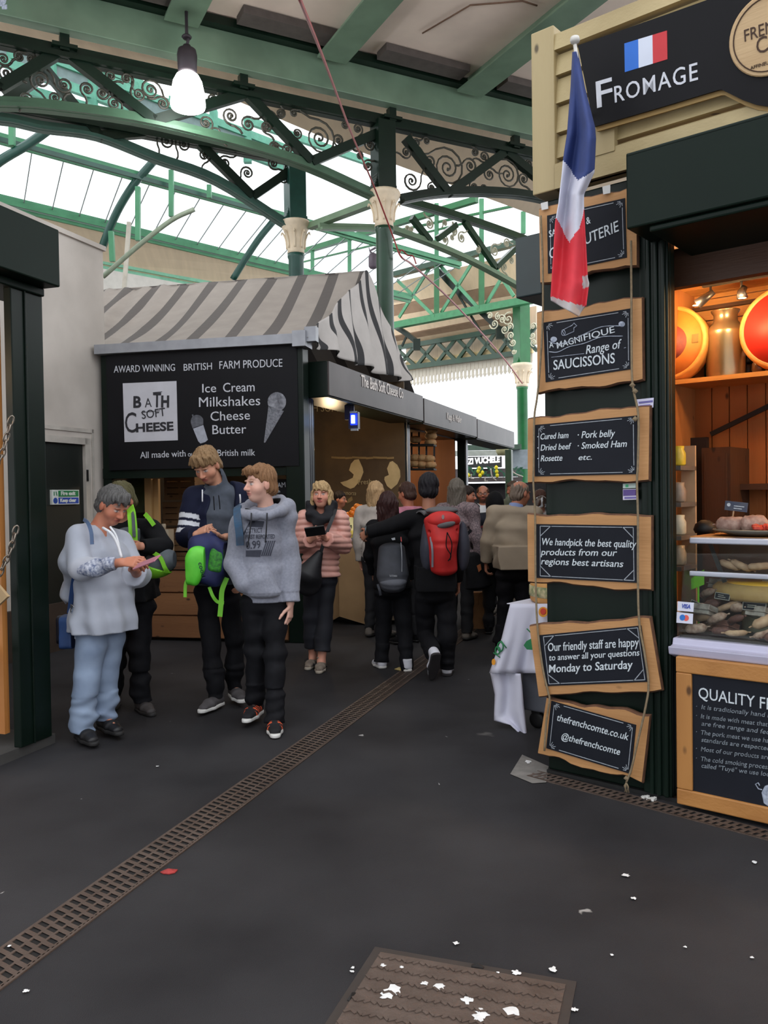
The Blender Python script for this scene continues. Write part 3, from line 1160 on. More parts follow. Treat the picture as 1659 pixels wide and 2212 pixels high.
def warm(name, loc, energy, size=.06, col=(1, .62, .28)):
    l = bpy.data.lights.new(name, 'POINT')
    l.energy = energy
    l.color = col
    l.shadow_soft_size = size
    o = bpy.data.objects.new(name, l)
    COL.objects.link(o)
    o.location = loc
    return o


# ---- near left stall: end post, fascia, pine lining, chain
C0, C1 = G(47, 1638), G(110, 1610)
UL = (C1 - C0).normalized()
UL = (UL + U * 3).normalized()
OL = V((UL.y, -UL.x, 0))
C1 = C0 + UL * (C1 - C0).length
ML_ = Matrix(((UL.x, OL.x * -1, 0, C0.x), (UL.y, -OL.y, 0, C0.y), (0, 0, 1, 0), (0, 0, 0, 1)))   # x along the passage, y into the stall
LL = (C1 - C0).length
pf = lambda x, y: Pp(x, y, C0 + OL * .13, OL)
za, zb = pf(131, 621).z, pf(126, 496).z
sf = (pf(129, 560) - C0).dot(UL)
r = thing('market_stall', 'dark green stall frame nearest the white wall, lined with orange pine', 'stall', M=ML_)
b = MB(ML_)
b.box((0, 0, .06), (LL, .055, za))
b.box((LL * .38, -.012, .06), (LL * .42, 0, za))
b.build('post', STL, r, bevel=.012)
b = MB(ML_)
b.box((-4.6, -.13, za), (sf, .3, zb))
b.box((-4.6, -.02, za - .05), (LL, .3, za))
b.build('fascia', mat('stall fascia green', (13, 26, 20), .4, var=.12, sc=1.5, spec=.12), r, bevel=.008)
b = MB(ML_)
b.box((-.02, .1, .14), (.02, 2.2, za))
b.build('lining', ORG, r)
b = MB(ML_)
b.box((-.45, .18, .62), (-.02, 2.2, .67))
b.box((-.3, .18, 1.2), (-.02, 2.2, 1.23))
b.build('shelf', DKW, r)
b = MB(ML_)
b.box((-5, .02, 0), (LL + .05, .5, .06))
b.box((-.04, .5, 0), (LL + .05, 2.4, .06))
b.build('kerb', mat('kerb', (64, 62, 60), .8, var=.2), r)
b = MB(ML_)
b.box((-5, .3, za - .02), (.0, 2.4, za + .03))
b.build('roof_panel', DKW, r)
warm('pendant bulb', ML_ @ V((-1.0, 1.3, 2.5)), 22)


def chain(pts, name, label, link=.03):
    b = MB()
    q = bez(pts, 10)
    acc, last, k = 0, q[0], 0
    for p, s in zip(q, q[1:]):
        acc += (s - p).length
        if acc >= link * .78:
            acc = 0
            d = (s - last).normalized()
            side = d.orthogonal().normalized()
            if k % 2:
                side = d.cross(side)
            c = (s + last) / 2
            pts2 = [c + d * math.cos(t) * link * .62 + side * math.sin(t) * link * .3 for t in [i * math.pi / 5 for i in range(10)]]
            b.tube(pts2, link * .1, 5, True)
            last = s
            k += 1
    return solo(b, name, label, 'chain', CHR)


pc = lambda x, y: Pp(x, y, C0 + UL * -.12, UL)
chain([pc(26, 900), pc(14, 945), pc(3, 985), pc(-12, 1010)], 'chain', 'steel chain high inside the pine-lined stall', .05)
chain([pc(36, 1138), pc(22, 1190), pc(6, 1225), pc(-10, 1262)], 'chain', 'steel chain holding the cardboard tag in the pine-lined stall', .05)
b = MB()
q = [pc(*p) for p in ((-14, 1246), (22, 1288), (-8, 1316), (-40, 1290))]
b.add([p for p in q] + [p - UL * .02 for p in q], [(0, 1, 2, 3), (7, 6, 5, 4)] + [(i, i + 4, (i + 1) % 4 + 4, (i + 1) % 4) for i in range(4)], False)
solo(b, 'cardboard_tag', 'square cardboard tag hanging from the chain by the green post', 'tag', CARD)

# ---- white wall with the fire door
K = P(234, 1100, 9.25)
K.z = 0
OW = V((U.y, -U.x, 0))
MW = Matrix(((U.x, -OW.x, 0, K.x), (U.y, -OW.y, 0, K.y), (0, 0, 1, 0), (0, 0, 0, 1)))
MWi = MW.inverted()
pw = lambda x, y, o=0.0: Pp(x, y, K + OW * o, OW)
zt = (pw(127, 500).z + pw(222, 545).z) / 2
d0, d1 = MWi @ pw(60, 945), MWi @ pw(193, 950)
dz = (pw(120, 938).z + pw(190, 950).z) / 2
WHT = mat('white wall paint', (200, 192, 184), .75, var=.09, sc=1.6, c2=(176, 168, 160), detail=8)
b = MB(MW)
b.box((d1.x, 0, 0), (0, .3, zt))
b.box((-4.2, 0, 0), (d0.x, .3, zt))
b.box((d0.x, 0, dz), (d1.x, .3, zt))
b.build('wall_left', WHT, kind='structure')
b = MB(MW)
b.box((-4.2, -.03, zt), (.02, .32, zt + .05))
b.build('trim_2', WHT, kind='structure')
b = MB(MW)
b.box((d0.x, .02, .1), (d1.x, .08, dz))
o = b.build('door_1', mat('door green', (16, 22, 18), .5, var=.2, sc=2), kind='structure')
b = MB(MW)
for x0, x1, z0, z1 in ((d1.x - .09, d1.x - .015, .1, dz), (d0.x, d1.x, dz - .07, dz)):
    b.box((x0, -.02, z0), (x1, .03, z1))
b.box((d1.x + .03, -.012, .1), (d1.x + .06, .0, dz + .1))
b.box((d0.x, -.012, dz + .06), (d1.x + .06, .0, dz + .1))
b.build('trim_3', mat('door frame paint', (176, 170, 162), .6), kind='structure')
b = MB(MW)
b.box((d1.x - .085, -.03, 1.72), (d1.x - .06, -.01, 1.84))
b.box((d1.x - .085, -.03, .5), (d1.x - .06, -.01, .62))
solo(b, 'hinge', 'dark steel hinges on the fire door frame', 'hinge', BLK)
b = MB(MW)
b.box((-3.6, -.06, 0), (-.02, -.0, .48))
b.build('baseboard_left', mat('brown kick board', (54, 42, 34), .7, var=.2), kind='structure')
# fire exit sign
ps = lambda x, y: Pp(x, y, K + OW * .0, OW)
g0, g1 = MWi @ ps(111, 1058), MWi @ ps(170, 1089)
nW = OW
r = thing('fire_exit_sign', 'small green and blue fire exit keep clear sign on the dark door', 'sign', MW @ V(((g0.x + g1.x) / 2, -.005, g1.z)))
b = MB(MW)
b.box((g0.x, -.008, g1.z), (g1.x, .02, g0.z))
b.build('plate', mat('sign white', (214, 218, 214), .5), r)
gw, gh = g1.x - g0.x, g0.z - g1.z
b = MB(MW)
b.box((g0.x + gw * .22, -.011, g1.z + gh * .53), (g1.x - gw * .03, -.008, g0.z - gh * .06))
b.build('green_panel', mat('sign green', (28, 120, 70), .5), r)
b = MB(MW)
b.box((g0.x + gw * .22, -.011, g1.z + gh * .06), (g1.x - gw * .03, -.008, g1.z + gh * .47))
b.lathe([(gh * .2, 0), (gh * .2, .003)], 16, Matrix.Translation((g0.x + gw * .11, -.008, g1.z + gh * .27)) @ Matrix.Rotation(math.pi / 2, 4, 'X'), False)
b.build('blue_panel', mat('sign blue', (24, 64, 160), .5), r)
b = MB(MW)
M0 = lambda x, z: Matrix.Translation((x, -.0125, z))
b.text('Fire exit', gh * .36, M0(g0.x + gw * .3, g1.z + gh * .64), sx=gw * .6 / (3.75 * gh * .36), bold=.002)
b.text('Keep clear', gh * .34, M0(g0.x + gw * .27, g1.z + gh * .17), sx=gw * .64 / (4.7 * gh * .34), bold=.002)
b.build('lettering', mat('sign white', (214, 218, 214)), r)
b = MB(MW)
b.text('!', gh * .3, M0(g0.x + gw * .085, g1.z + gh * .17))
b.bar((g0.x + gw * .06, -.011, g0.z - gh * .12), (g0.x + gw * .06, -.011, g0.z - gh * .4), gw * .03, .003)
b.bar((g0.x + gw * .13, -.011, g0.z - gh * .12), (g0.x + gw * .16, -.011, g0.z - gh * .4), gw * .03, .003)
b.build('pictogram', mat('sign green', (28, 120, 70)), r)

# ================================================================ CHEESE AND ICE CREAM STALL
OB = G(655, 1388)
DB = V((.978, -.208, 0)).normalized()
IB = V((-DB.y, DB.x, 0))              # into the stall
pb = lambda x, y, o=0.0: Pp(x, y, OB - IB * o, IB)
MBt = frame(OB, DB)
MBi = MBt.inverted()
lb = lambda x, y, o=0.0: MBi @ pb(x, y, o)
xl = lb(228, 900).x - .03
zs1, zs0 = lb(434, 758).z, lb(434, 1012).z
zr = lb(434, 742).z
r = thing('market_stall', 'dark green cheese stall frame behind the waiting group', 'stall', M=MBt)
b = MB(MBt)
b.box((-.14, -.05, 0), (.06, .15, zr))
b.build('post', STL, r, bevel=.01)
b = MB(MBt)
b.box((xl, -.02, 0), (xl + .1, .1, zr))
b.build('post', STL, r)
b = MB(MBt)
b.box((xl, -.03, zs0 - .09), (-.1, .06, zs0 + .02))
b.build('rail', STL, r)
b = MB(MBt)
zc = lb(434, 1228).z
for i in range(3):
    b.box((xl + .1, -.08, .04 + i * (zc - .04) / 3), (-.14, -.05, .04 + (i + .93) * (zc - .04) / 3))
b.box((xl + .1, -.05, .03), (-.14, .05, zc - .02))
b.build('counter_front', mat_wood('brown plank', (112, 74, 46), (136, 94, 60), axis=0, sc=2.0), r)
b = MB(MBt)
b.box((xl + .1, -.1, zc), (-.14, .6, zc + .03))
b.build('counter_top', DKW, r)
b = MB(MBt)
b.box((xl, 3.0, 0), (-.8, 3.1, zr))
b.box((xl, .1, 0), (xl + .05, 3.1, zr))
b.box((xl, 0, zr - .3), (-.0, 3.1, zr - .26))
b.build('back_panels', mat('stall inside', (46, 38, 30), .8, var=.2, sc=2), r)
zb0 = lb(434, 742 - 1).z
b = MB(MBt)
b.box((xl - .02, -.12, zs1 + .005), (.0, .1, zs1 + .105))
b.box((-.02, -.14, zs1 - .03), (.12, .1, zs1 + .13))
b.box((.1, -.1, zs1 + .02), (.22, 0, zs1 + .17))
solo(b, 'roof_beam', 'grey metal beam under the eave of the striped awning', 'beam', ZINC)

# sign board
SGN = mat('sign black', (12, 12, 17), .55, spec=.2, var=.1, sc=5)
CHK = mat('chalk white', (196, 198, 206), .8, var=.12, sc=60)
CHG = mat('chalk grey', (140, 144, 152), .8, var=.2, sc=60)
sc_ = thing('sign_board', 'black award winning farm produce board with an ice cream cone', 'sign', M=MBt @ Matrix.Translation((-1, -.06, zs0)))
b = MB()
q = [pb(*p, .06) for p in ((229, 768), (641, 741), (646, 1006), (236, 1016))]
b.add(q + [p + IB * .04 for p in q], [(0, 1, 2, 3), (7, 6, 5, 4)] + [(i, i + 4, (i + 1) % 4 + 4, (i + 1) % 4) for i in range(4)], False)
b.build('panel', SGN, sc_)
pbs = lambda x, y: pb(x, y, .064)
b = MB()
nB = -IB
for t_, p0, p1, h, bd in (('AWARD WINNING', (246, 805), (378, 801), 15, .0), ('BRITISH', (397, 801), (458, 798), 15, 0), ('FARM PRODUCE', (474, 797), (610, 792), 17, 0),
                          ('Ice', (437, 848), (467, 847), 19, 0), ('Cream', (482, 847), (550, 845), 20, 0), ('Milkshakes', (430, 879), (562, 875), 21, 0),
                          ('Cheese', (455, 909), (540, 906), 20, 0), ('Butter', (459, 938), (532, 936), 20, 0), ('All made with', (303, 990), (401, 986), 14, .0),
                          ('our', (406, 986), (424, 986), 11, 0), ('British milk', (470, 985), (551, 984), 14, 0)):
    ptxt(b, t_, p0, p1, h, pbs, nB, bold=bd)
b.build('lettering', CHK, sc_)
b = MB()
q = [pbs(*p) for p in ((265, 828), (381, 823), (384, 951), (269, 955))]
b.add(q + [p + IB * .01 for p in q], [(0, 1, 2, 3), (7, 6, 5, 4)] + [(i, i + 4, (i + 1) % 4 + 4, (i + 1) % 4) for i in range(4)], False)
lg = b.build('logo_panel', mat('logo white', (190, 190, 198), .6, var=.05), sc_)
pl_ = lambda x, y: pb(x, y, .067)
b = MB()
ptxt(b, 'B', (289, 880), (304, 880), 24, pl_, nB, bold=.03)
ptxt(b, 'A', (313, 880), (328, 879), 20, pl_, nB, bold=-.008)
ptxt(b, 'T', (331, 879), (347, 879), 31, pl_, nB, bold=.02)
ptxt(b, 'H', (349, 879), (364, 879), 24, pl_, nB, bold=.04)
ptxt(b, 'SOFT', (307, 905), (358, 898), 18, pl_, nB)
ptxt(b, 'C', (270, 934), (294, 934), 44, pl_, nB, bold=.0)
ptxt(b, 'HEESE', (295, 933), (374, 929), 18, pl_, nB, bold=.03)
b.bar(pl_(330, 848), pl_(350, 846), .006, .004)
b.bar(pl_(305, 891), pl_(345, 887), .006, .004)
b.build('logo_lettering', mat('ink', (26, 26, 34), .6), lg)


def ppoly(b, pts, f3, depth=.002, back=IB):
    q = [f3(*p) for p in pts]
    n = len(q)
    b.add(q + [p + back * depth for p in q], [list(range(n)), list(range(2 * n - 1, n - 1, -1))] + [(i, i + n, (i + 1) % n + n, (i + 1) % n) for i in range(n)], False)


b = MB()
ell = lambda cx, cy, rx, ry, n=22, a0=0, a1=6.2832, rot=0: [(cx + rx * math.cos(a) * math.cos(rot) - ry * math.sin(a) * math.sin(rot), cy + rx * math.cos(a) * math.sin(rot) + ry * math.sin(a) * math.cos(rot)) for a in [a0 + (a1 - a0) * i / n for i in range(n)]]
b.smooth = False
ppoly(b, ell(598, 868, 20, 21), pbs)
o1 = b.build('scoop_picture', mat('scoop grey', (150, 152, 160), .7, c2=(60, 60, 70), sc=18), sc_)
b = MB()
ppoly(b, [(580, 876), (613, 888), (573, 956), (570, 956)], pbs)
b.build('cone_picture', mat('cone grey', (130, 132, 140), .7, c2=(86, 88, 96), sc=60), sc_)
b = MB()
ppoly(b, [(417, 926), (439, 918), (449, 950), (443, 955), (433, 958), (428, 953)], pbs)
b.build('cup_picture', mat('cup grey', (160, 164, 176), .7, var=.15, sc=20), sc_)
b = MB()
ppoly(b, ell(426, 911, 14, 15, 14, math.pi * .95, math.pi * 2.05, -.3) + [(439, 917), (416, 925)], pbs)
ppoly(b, [(414, 896), (417, 895), (420, 904), (418, 905)], pbs)
b.build('lid_picture', mat('lid grey', (84, 86, 94), .7, var=.3, sc=30), sc_)

# ---- awning: striped canvas tent over the stall
US = U
ridge_a = P(792, 586, 11.0)
rl = P(222, 627, 11.9)
dR_ = (rl - ridge_a)
eav_a, eav_l = pb(652, 733, .12), pb(222, 752, .12)
gb0, gb1 = P(664, 742, 8.75), P(884, 826, 12.55)
r = thing('awning', 'dirty white and grey striped canvas awning over the cheese stall', 'awning', V((gb0.x, gb0.y, gb0.z)))


dr_ = dR_.normalized()
LR = dR_.length + 1.6
SH = .44


def slope(u, v):
    s_ = SH * v + (LR - SH * v) * u
    p = along(ridge_a + dr_ * s_, eav_a + dr_ * (s_ - SH), v)
    p.z -= math.sin(v * math.pi) * (.1 + .04 * math.sin(s_ * 3))
    p.z += .012 * math.sin(s_ * 9 + v * 5)
    if s_ > 2.2:
        p.z += .02 * math.sin(s_ * 22 + v * 9) * min(1, s_ - 2.2)
    return p


band = lambda u, v: (SH * v + (LR - SH * v) * u - .02 * math.sin(v * 4)) / .43 + .12
b = MB()
b.sheet(slope, 90, 26, .012, at=band)
b.build('roof_canvas', mat_bands('striped canvas', (162, 153, 145), (92, 86, 83), .33, (5.4, 7.2)), r)


def gable(u, v):
    base = along(gb0, gb1, u)
    base = base + V((0, 0, -.05 * math.sin(u * math.pi)))
    top_l = along(eav_a + V((.05, 0, .02)), ridge_a, min(1, u / .62)) if u < .62 else along(ridge_a, gb1 + V((0, 0, .1)), (u - .62) / .38)
    p = along(top_l, base, v)
    p = p + OW * (.05 * math.sin(u * 40 + v * 2) * (.3 + v)) + OW * .06 * v
    p.z += .02 * math.sin(u * 23 + 4 * v)
    return p


b = MB()
b.sheet(gable, 96, 24, .012, at=lambda u, v: u * 9.5 + .15 * math.sin(v * 6) + .3)
b.build('gable_canvas', mat_bands('gable canvas', (190, 184, 180), (50, 50, 52), .26), r)
b = MB()
b.sheet(lambda u, v: ridge_a + dr_ * (LR * u) + V((.75, 2.2, -1.5)) * v, 20, 6, .012, at=lambda u, v: LR * u / .43)
b.build('rear_canvas', mat_bands('striped canvas', (162, 153, 145), (92, 86, 83), .33), r)

# ---- side of the stall: fascias and openings along the passage
FS0 = P(711, 815, 8.78)
FS0.z = 0
MS = Matrix(((US.x, -OW.x, 0, FS0.x), (US.y, -OW.y, 0, FS0.y), (0, 0, 1, 0), (0, 0, 0, 1)))   # x along the passage, y into the stalls
MSi = MS.inverted()
pS = lambda x, y, o=0.0: Pp(x, y, FS0 + OW * o, OW)
ls = lambda x, y, o=0.0: MSi @ pS(x, y, o)
zf0, zf1 = ls(711, 857).z, ls(711, 779).z
x1, x2, x3 = ls(914, 880).x, ls(1030, 925).x, ls(1111, 955).x
SMK = mat('brushed fascia', (78, 71, 70), .34, var=.25, sc=2, spec=.12)
nS = OW
pSt = lambda x, y: pS(x, y, .006)
rows = ((0.0, x1, 'grey glossy shop fascia over the cheese counter', [('The Bath Soft Cheese Co', (781, 834), (871, 861), 25)]),
        (x1 + .06, x2, 'grey glossy shop fascia, second along the row of stalls', [('Kupp & Waller', (966, 906), (997, 914), 15)]),
        (x2 + .06, x3, 'grey glossy shop fascia at the far end of the row', []))
for i, (xa, xb, lab, txt) in enumerate(rows):
    r = thing('shop_fascia', lab, 'fascia', M=MS @ Matrix.Translation(((xa + xb) / 2, .1, zf0)))
    b = MB(MS)
    dz_ = -.02 * i
    b.box((xa, .02, zf0 + dz_), (xb, .5, zf1 + dz_))
    b.build('box', STL, r, bevel=.01)
    b = MB(MS)
    b.box((xa, 0, zf0 + .02 + dz_), (xb, .018, zf1 - .005 + dz_))
    b.build('face_panel', SMK, r)
    b = MB()
    for t_, p0, p1, h in txt:
        ptxt(b, t_, p0, p1, h, pSt, nS, bold=.01)
    if txt:
        b.build('lettering', mat('fascia lettering', (224, 214, 208), .5), r)
# posts between openings
ALU = mat('bare aluminium', (120, 122, 128), .3, metal=.7, var=.15, sc=4)
for i, (px, w_) in enumerate(((661, .0), (874, 0), (1001, 0), (1100, 0))):
    x = ls(px + 6, 960, -.25).x
    r = thing('stall_post', ('dark green corner post with aluminium edge by the blonde woman', 'dark post with aluminium channel beside the painted cheese wall',
                             'dark post with aluminium channel beyond the bread shelves', 'green post at the end of the stall row')[i], 'post', M=MS @ Matrix.Translation((x, .3, 0)))
    b = MB(MS)
    b.box((x - .02, .27, 0), (x + .2, .42, zf0))
    b.build('post_body', STL if i < 3 else mat('olive green paint', (62, 84, 60), .4), r, bevel=.008)
    if i < 3:
        b = MB(MS)
        for dx in (.0, .05, .1):
            b.box((x + dx - .01, .25, .05), (x + dx + .025, .27, zf0))
        b.build('channel', ALU, r)
    if i == 0:
        b = MB()
        for py in (1018, 1065):
            q = [pS(xx, yy, -.245) for xx, yy in ((658, py - 7), (665, py - 7), (665, py + 6), (658, py + 6))]
            b.add(q + [p - OW * .004 for p in q], [(0, 1, 2, 3), (7, 6, 5, 4)], False)
        b.build('sticker', mat('sticker white', (190, 190, 190), .6), r)

# far wall of the cheese stall, painted with hanging cheeses
xw = x1 - .15
Ow = (MS @ V((xw, 1.0, 0)))
DBw = DB
pwm = lambda x, y: Pp(x, y, Ow - IB * .012, IB)
a0, a1 = pwm(640, 860), pwm(872, 860)
b = MB()
q = [Pp(640, 1400, Ow, IB), Pp(880, 1400, Ow, IB)]
L = q[1] - q[0]
M2 = frame(V((q[0].x, q[0].y, 0)), DB)
b.T = M2
b.box((-.5, 0, .05), (L.length, .06, zr))
r = solo(b, 'painted_wall', 'brown painted end wall of the cheese stall with hanging cheeses', 'wall panel', mat('painted brown', (104, 84, 58), .8, c2=(62, 48, 34), sc=1.3, detail=6))
cr = mat('painted cream', (206, 184, 140), .8, c2=(180, 158, 116), sc=5)
b = MB()
for pts in ([(775, 992), (783, 1010), (785, 1020), (778, 1038), (765, 1053), (757, 1056), (742, 1049), (735, 1042), (750, 1038), (762, 1032), (764, 1025), (754, 1016), (758, 1002), (766, 993)],
            [(848, 996), (858, 1004), (864, 1016), (865, 1030), (858, 1046), (845, 1057), (836, 1050), (830, 1036), (831, 1030), (840, 1026), (836, 1012), (842, 998)]):
    ppoly(b, pts, pwm, .004, IB)
b.build('cheese_picture', cr, r)
b = MB()
for k in range(9):
    b.bar(pwm(716 + k * 15, 988 + (k % 3)), pwm(716 + k * 15 + 15, 989), .012, .03)
b.build('rope_picture', mat('painted rope', (140, 118, 80), .8), r)
b = MB()
ptxt(b, 'TH SOFT C', (664, 889), (752, 889), 16, lambda x, y: Pp(x, y, Ow - IB * .02, IB), nB, small_caps=True)
ptxt(b, 'Fresh', (774, 1047), (803, 1045), 11, lambda x, y: Pp(x, y, Ow - IB * .02, IB), nB)
ptxt(b, 'Scamorza', (733, 1068), (769, 1070), 9, lambda x, y: Pp(x, y, Ow - IB * .02, IB), nB, shear=.15)
b.build('lettering', mat('painted letters', (176, 160, 124), .8), r)
b = MB()
ppoly(b, [(752, 1078), (760, 1072), (762, 1080), (756, 1085), (748, 1088)], pwm, .004, IB)
b.build('leaf_picture', mat('painted rope', (140, 118, 80)), r)
# blue fly killer
lz = P(765, 930, 9.6)
r = thing('fly_killer', 'blue glowing insect lamp under the first grey fascia', 'lamp', lz)
m9 = 9.6 / FPX
b = MB(frame(lz, DB))
b.box((-.06, -.02, .02), (.05, .08, 40 * m9))
b.box((-.11, 0, 24 * m9), (-.04, .08, 56 * m9))
b.bar((-.02, .04, 40 * m9), (-.02, .04, zf0 - lz.z), .03, .03)
b.build('case', mat('fly killer case', (24, 22, 60), .4), r)
b = MB(frame(lz, DB))
b.box((-.035, -.035, .06), (.045, -.02, 36 * m9))
b.build('blue_grille', mat('blue glow', (16, 40, 210), .4, emit=1.6), r)
b = MB(frame(lz, DB))
b.tube([(-.0, -.045, .08), (-.0, -.045, 32 * m9)], .022, 8)
b.build('tube', mat('blue tube', (150, 200, 255), .4, emit=9), r)
b = MB(frame(lz, DB))
b.box((-.04, -.04, 37 * m9), (.04, .0, 41 * m9))
b.box((-.03, -.04, -.005), (.05, .0, .02))
b.build('end_cap', ZINC, r)

# counter with fruit at the cheese stall
CT = P(775, 1310, 9.9)
CT.z = 0
MCt = frame(CT, DB)
zt_ = P(775, 1166, 9.9).z
r = thing('counter', 'pale brown cheese counter with an angled front, beside the blonde woman', 'counter', M=MCt)
b = MB(MCt)
b.prism([(-.2, .1), (.16, .0), (.16, zt_), (-.2, zt_)], -.15, .5)
b.prism([(-.38, 0), (-.2, .1), (-.2, zt_), (-.3, zt_)], -.02, .5)
b.build('counter_body', mat('pale ply', (176, 140, 98), .7, c2=(156, 122, 84), sc=3), r)
b = MB(MCt)
b.box((.02, -.1, .06), (.5, .55, zt_ - .03))
b.build('counter_side', mat('grey brown panel', (122, 106, 88), .7), r)
b = MB(MCt)
b.box((-.25, -.17, zt_), (.55, .5, zt_ + .04))
b.build('worktop', ZINC, r)
zt2 = P(775, 1117, 9.9).z
b = MB(MCt)
b.box((-.16, -.05, zt_ + .04), (.4, .4, zt2))
r = solo(b, 'sign_box', 'cream counter box with a black word under the orange fruit', 'sign', mat('cream counter box', (232, 220, 160), .6, var=.06, emit=.25))  # cream front with a weak glow put into its colour
b = MB()
ptxt(b, 'on', (752, 1141), (760, 1141), 10, lambda x, y: Pp(x, y, CT - IB * .06, IB), nB, bold=.03)
b.build('lettering', mat('ink', (26, 26, 34)), r)
rng = random.Random(11)
fr0 = None
for i, (px, py) in enumerate(((760, 1108), (769, 1108), (778, 1109), (787, 1108), (764, 1101), (774, 1100), (783, 1101), (771, 1094), (779, 1096), (758, 1113), (768, 1114), (780, 1114), (790, 1113), (752, 1112))):
    c = P(px, py, 9.9 + rng.uniform(-.08, .12))
    if fr0 is None:
        b = MB()
        b.lathe([(.001, -.034), (.02, -.029), (.033, -.012), (.036, .002), (.03, .02), (.012, .032), (.004, .03)], 12)
        fr0 = b.build('orange', mat('orange peel', (236, 128, 28), .45, var=.15, sc=30))
        tag(fr0, 'small orange in the heap on top of the cream sign box', 'orange', 'oranges heaped on the cheese counter')
        o = fr0
    else:
        o = fr0.copy()
        COL.objects.link(o)
    o.location = c
    o.scale = (1.1,) * 3
b = MB()
for i in range(5):
    c = P(756 + i * 5, 1158 - 5 * (i % 2), 9.78)
    b.lathe([(.001, 0), (.05, .01), (.055, .03), (.03, .06), (.001, .07)], 8, Matrix.Translation(c + V((0, 0, -.03))), False)
o = solo(b, 'cheese_cubes', 'pale yellow cheese pieces heaped at the counter edge', 'cheese', mat('yellow cheese', (236, 208, 96), .6))
o['kind'] = 'stuff'
warm('counter fill', P(715, 960, 10.6), 20, .1, (1, .72, .42))  # warm fill added inside the stall, with no fitting of its own

# things seen through the front opening of the stall: stacked crates, jar, small board
LAT = mat_wood('crate wood', (106, 78, 52), (132, 100, 66), axis=0, sc=3)
for i, (xa, xb, ya, yb, o_) in enumerate(((355, 420, 1025, 1080, -.8), (352, 420, 1082, 1135, -.78), (350, 418, 1138, 1190, -.76), (350, 420, 1192, 1228, -.74), (545, 595, 1050, 1120, -.8), (545, 597, 1125, 1226, -.78))):
    p0, p1 = lb(xa, yb, o_), lb(xb, ya, o_)
    b = MB(MBt)
    n = 4
    hh = (p1.z - p0.z)
    for k in range(n):
        b.box((p0.x, p0.y, p0.z + hh * k / n), (p1.x, p0.y + .012, p0.z + hh * (k + .86) / n))
        b.box((p0.x, p0.y + .3, p0.z + hh * k / n), (p1.x, p0.y + .31, p0.z + hh * (k + .86) / n))
    for xx in (p0.x, (p0.x + p1.x) / 2 - .02, p1.x - .03):
        b.box((xx, p0.y + .012, p0.z), (xx + .03, p0.y + .3, p1.z - .01))
    solo(b, 'wooden_crate', ('slatted crate at the top of the stack inside the cheese stall', 'slatted crate, second down in the stack inside the cheese stall', 'slatted crate, third down in the stack inside the cheese stall',
                             'slatted crate at the bottom of the stack inside the cheese stall', 'slatted crate behind the hooded boy, upper one', 'slatted crate behind the hooded boy, lower one')[i], 'crate', LAT, 'crates inside the cheese stall')
for i, (xa, xb, ya, yb, o_) in enumerate(((313, 326, 1026, 1108, -.35), (330, 341, 1026, 1110, -.4), (618, 628, 1040, 1130, -.2))):
    p0, p1 = lb(xa, yb, o_), lb(xb, ya, o_)
    b = MB(MBt)
    b.box((p0.x, p0.y, zc + .03), (p1.x, p0.y + .05, zs0 - .09))
    solo(b, 'timber_upright', ('pale timber upright behind the yellow-strapped person', 'second pale timber upright inside the cheese stall', 'pale timber upright by the little ice cream board')[i], 'upright', mat_wood('pale pine', (176, 138, 88), (196, 160, 108), axis=2, sc=3))
b = MB(MBt)
p0, p1 = lb(240, 1108, -.5), lb(312, 1024, -.5)
b.box((p0.x, p0.y, p0.z), (p1.x, p0.y + .02, p1.z))
solo(b, 'poster', 'dim green poster inside the cheese stall', 'poster', mat('green poster', (70, 80, 40), .8, c2=(40, 46, 24), sc=6))
r = thing('small_board', 'small black ice cream board behind the hooded boy', 'sign', pb(608, 1100, -.15))
b = MB()
q = [pb(*p, -.12) for p in ((585, 1035), (622, 1035), (622, 1088), (585, 1088))]
b.add(q + [p + IB * .02 for p in q], [(0, 1, 2, 3), (7, 6, 5, 4)] + [(i, i + 4, (i + 1) % 4 + 4, (i + 1) % 4) for i in range(4)], False)
b.build('panel', SGN, r)
b = MB()
f3 = lambda x, y: pb(x, y, -.115)
ptxt(b, 'CREAM', (578, 1056), (617, 1052), 11, f3, nB)
ptxt(b, 'with', (590, 1065), (605, 1064), 6, f3, nB)
ptxt(b, 'milk', (590, 1074), (605, 1073), 6, f3, nB)
b.build('lettering', CHK, r)
b = MB(MBt)
p0 = lb(332, 1112, -.3)
for k, dx in enumerate((0, .06, .12)):
    b.lathe([(.024, 0), (.024, .05), (.02, .06), (.001, .06)], 10, Matrix.Translation((p0.x + dx, p0.y, zc + .16 + .25)))
b.box((p0.x - .05, p0.y - .05, zc + .03), (p0.x + .2, p0.y + .08, zc + .41))
solo(b, 'tea_lights', 'three small white pots on a pale box inside the cheese stall', 'pots', mat('pale box', (170, 158, 138), .7))
warm('stall bulb', MBt @ V((-.9, 1.4, 2.3)), 10, .1)

# second stall: wooden lining and bread shelves
r = thing('market_stall', 'brown wood-lined stall interior, second along the row', 'stall', M=MS @ Matrix.Translation((x1, .4, 0)))
b = MB(MS)
b.box((x2 - .1, .4, 0), (x2 - .04, 3.0, zf0))
b.build('end_panel', mat_wood('red brown wood', (112, 66, 36), (140, 86, 50), axis=2, sc=2), r)
b = MB(MS)
b.box((x1, 3.0, 0), (x2, 3.06, zf0))
b.build('back_panel', mat_wood('red brown wood', (112, 66, 36), (140, 86, 50), axis=2), r)
b = MB(MS)
b.box((x1, .4, zf0 - .04), (x2, 3.0, zf0))
b.build('roof_panel', DKW, r)
warm('stall bulb', MS @ V((x1 + 2, 1.4, 2.2)), 30, .1)
sp = lambda x, y: Pp(x, y, MS @ V((x1 + 1.2, 1.0, 0)), IB)
r = thing('shelf_rack', 'black rack of round loaves in the second stall', 'rack', sp(915, 1010))
b = MB()
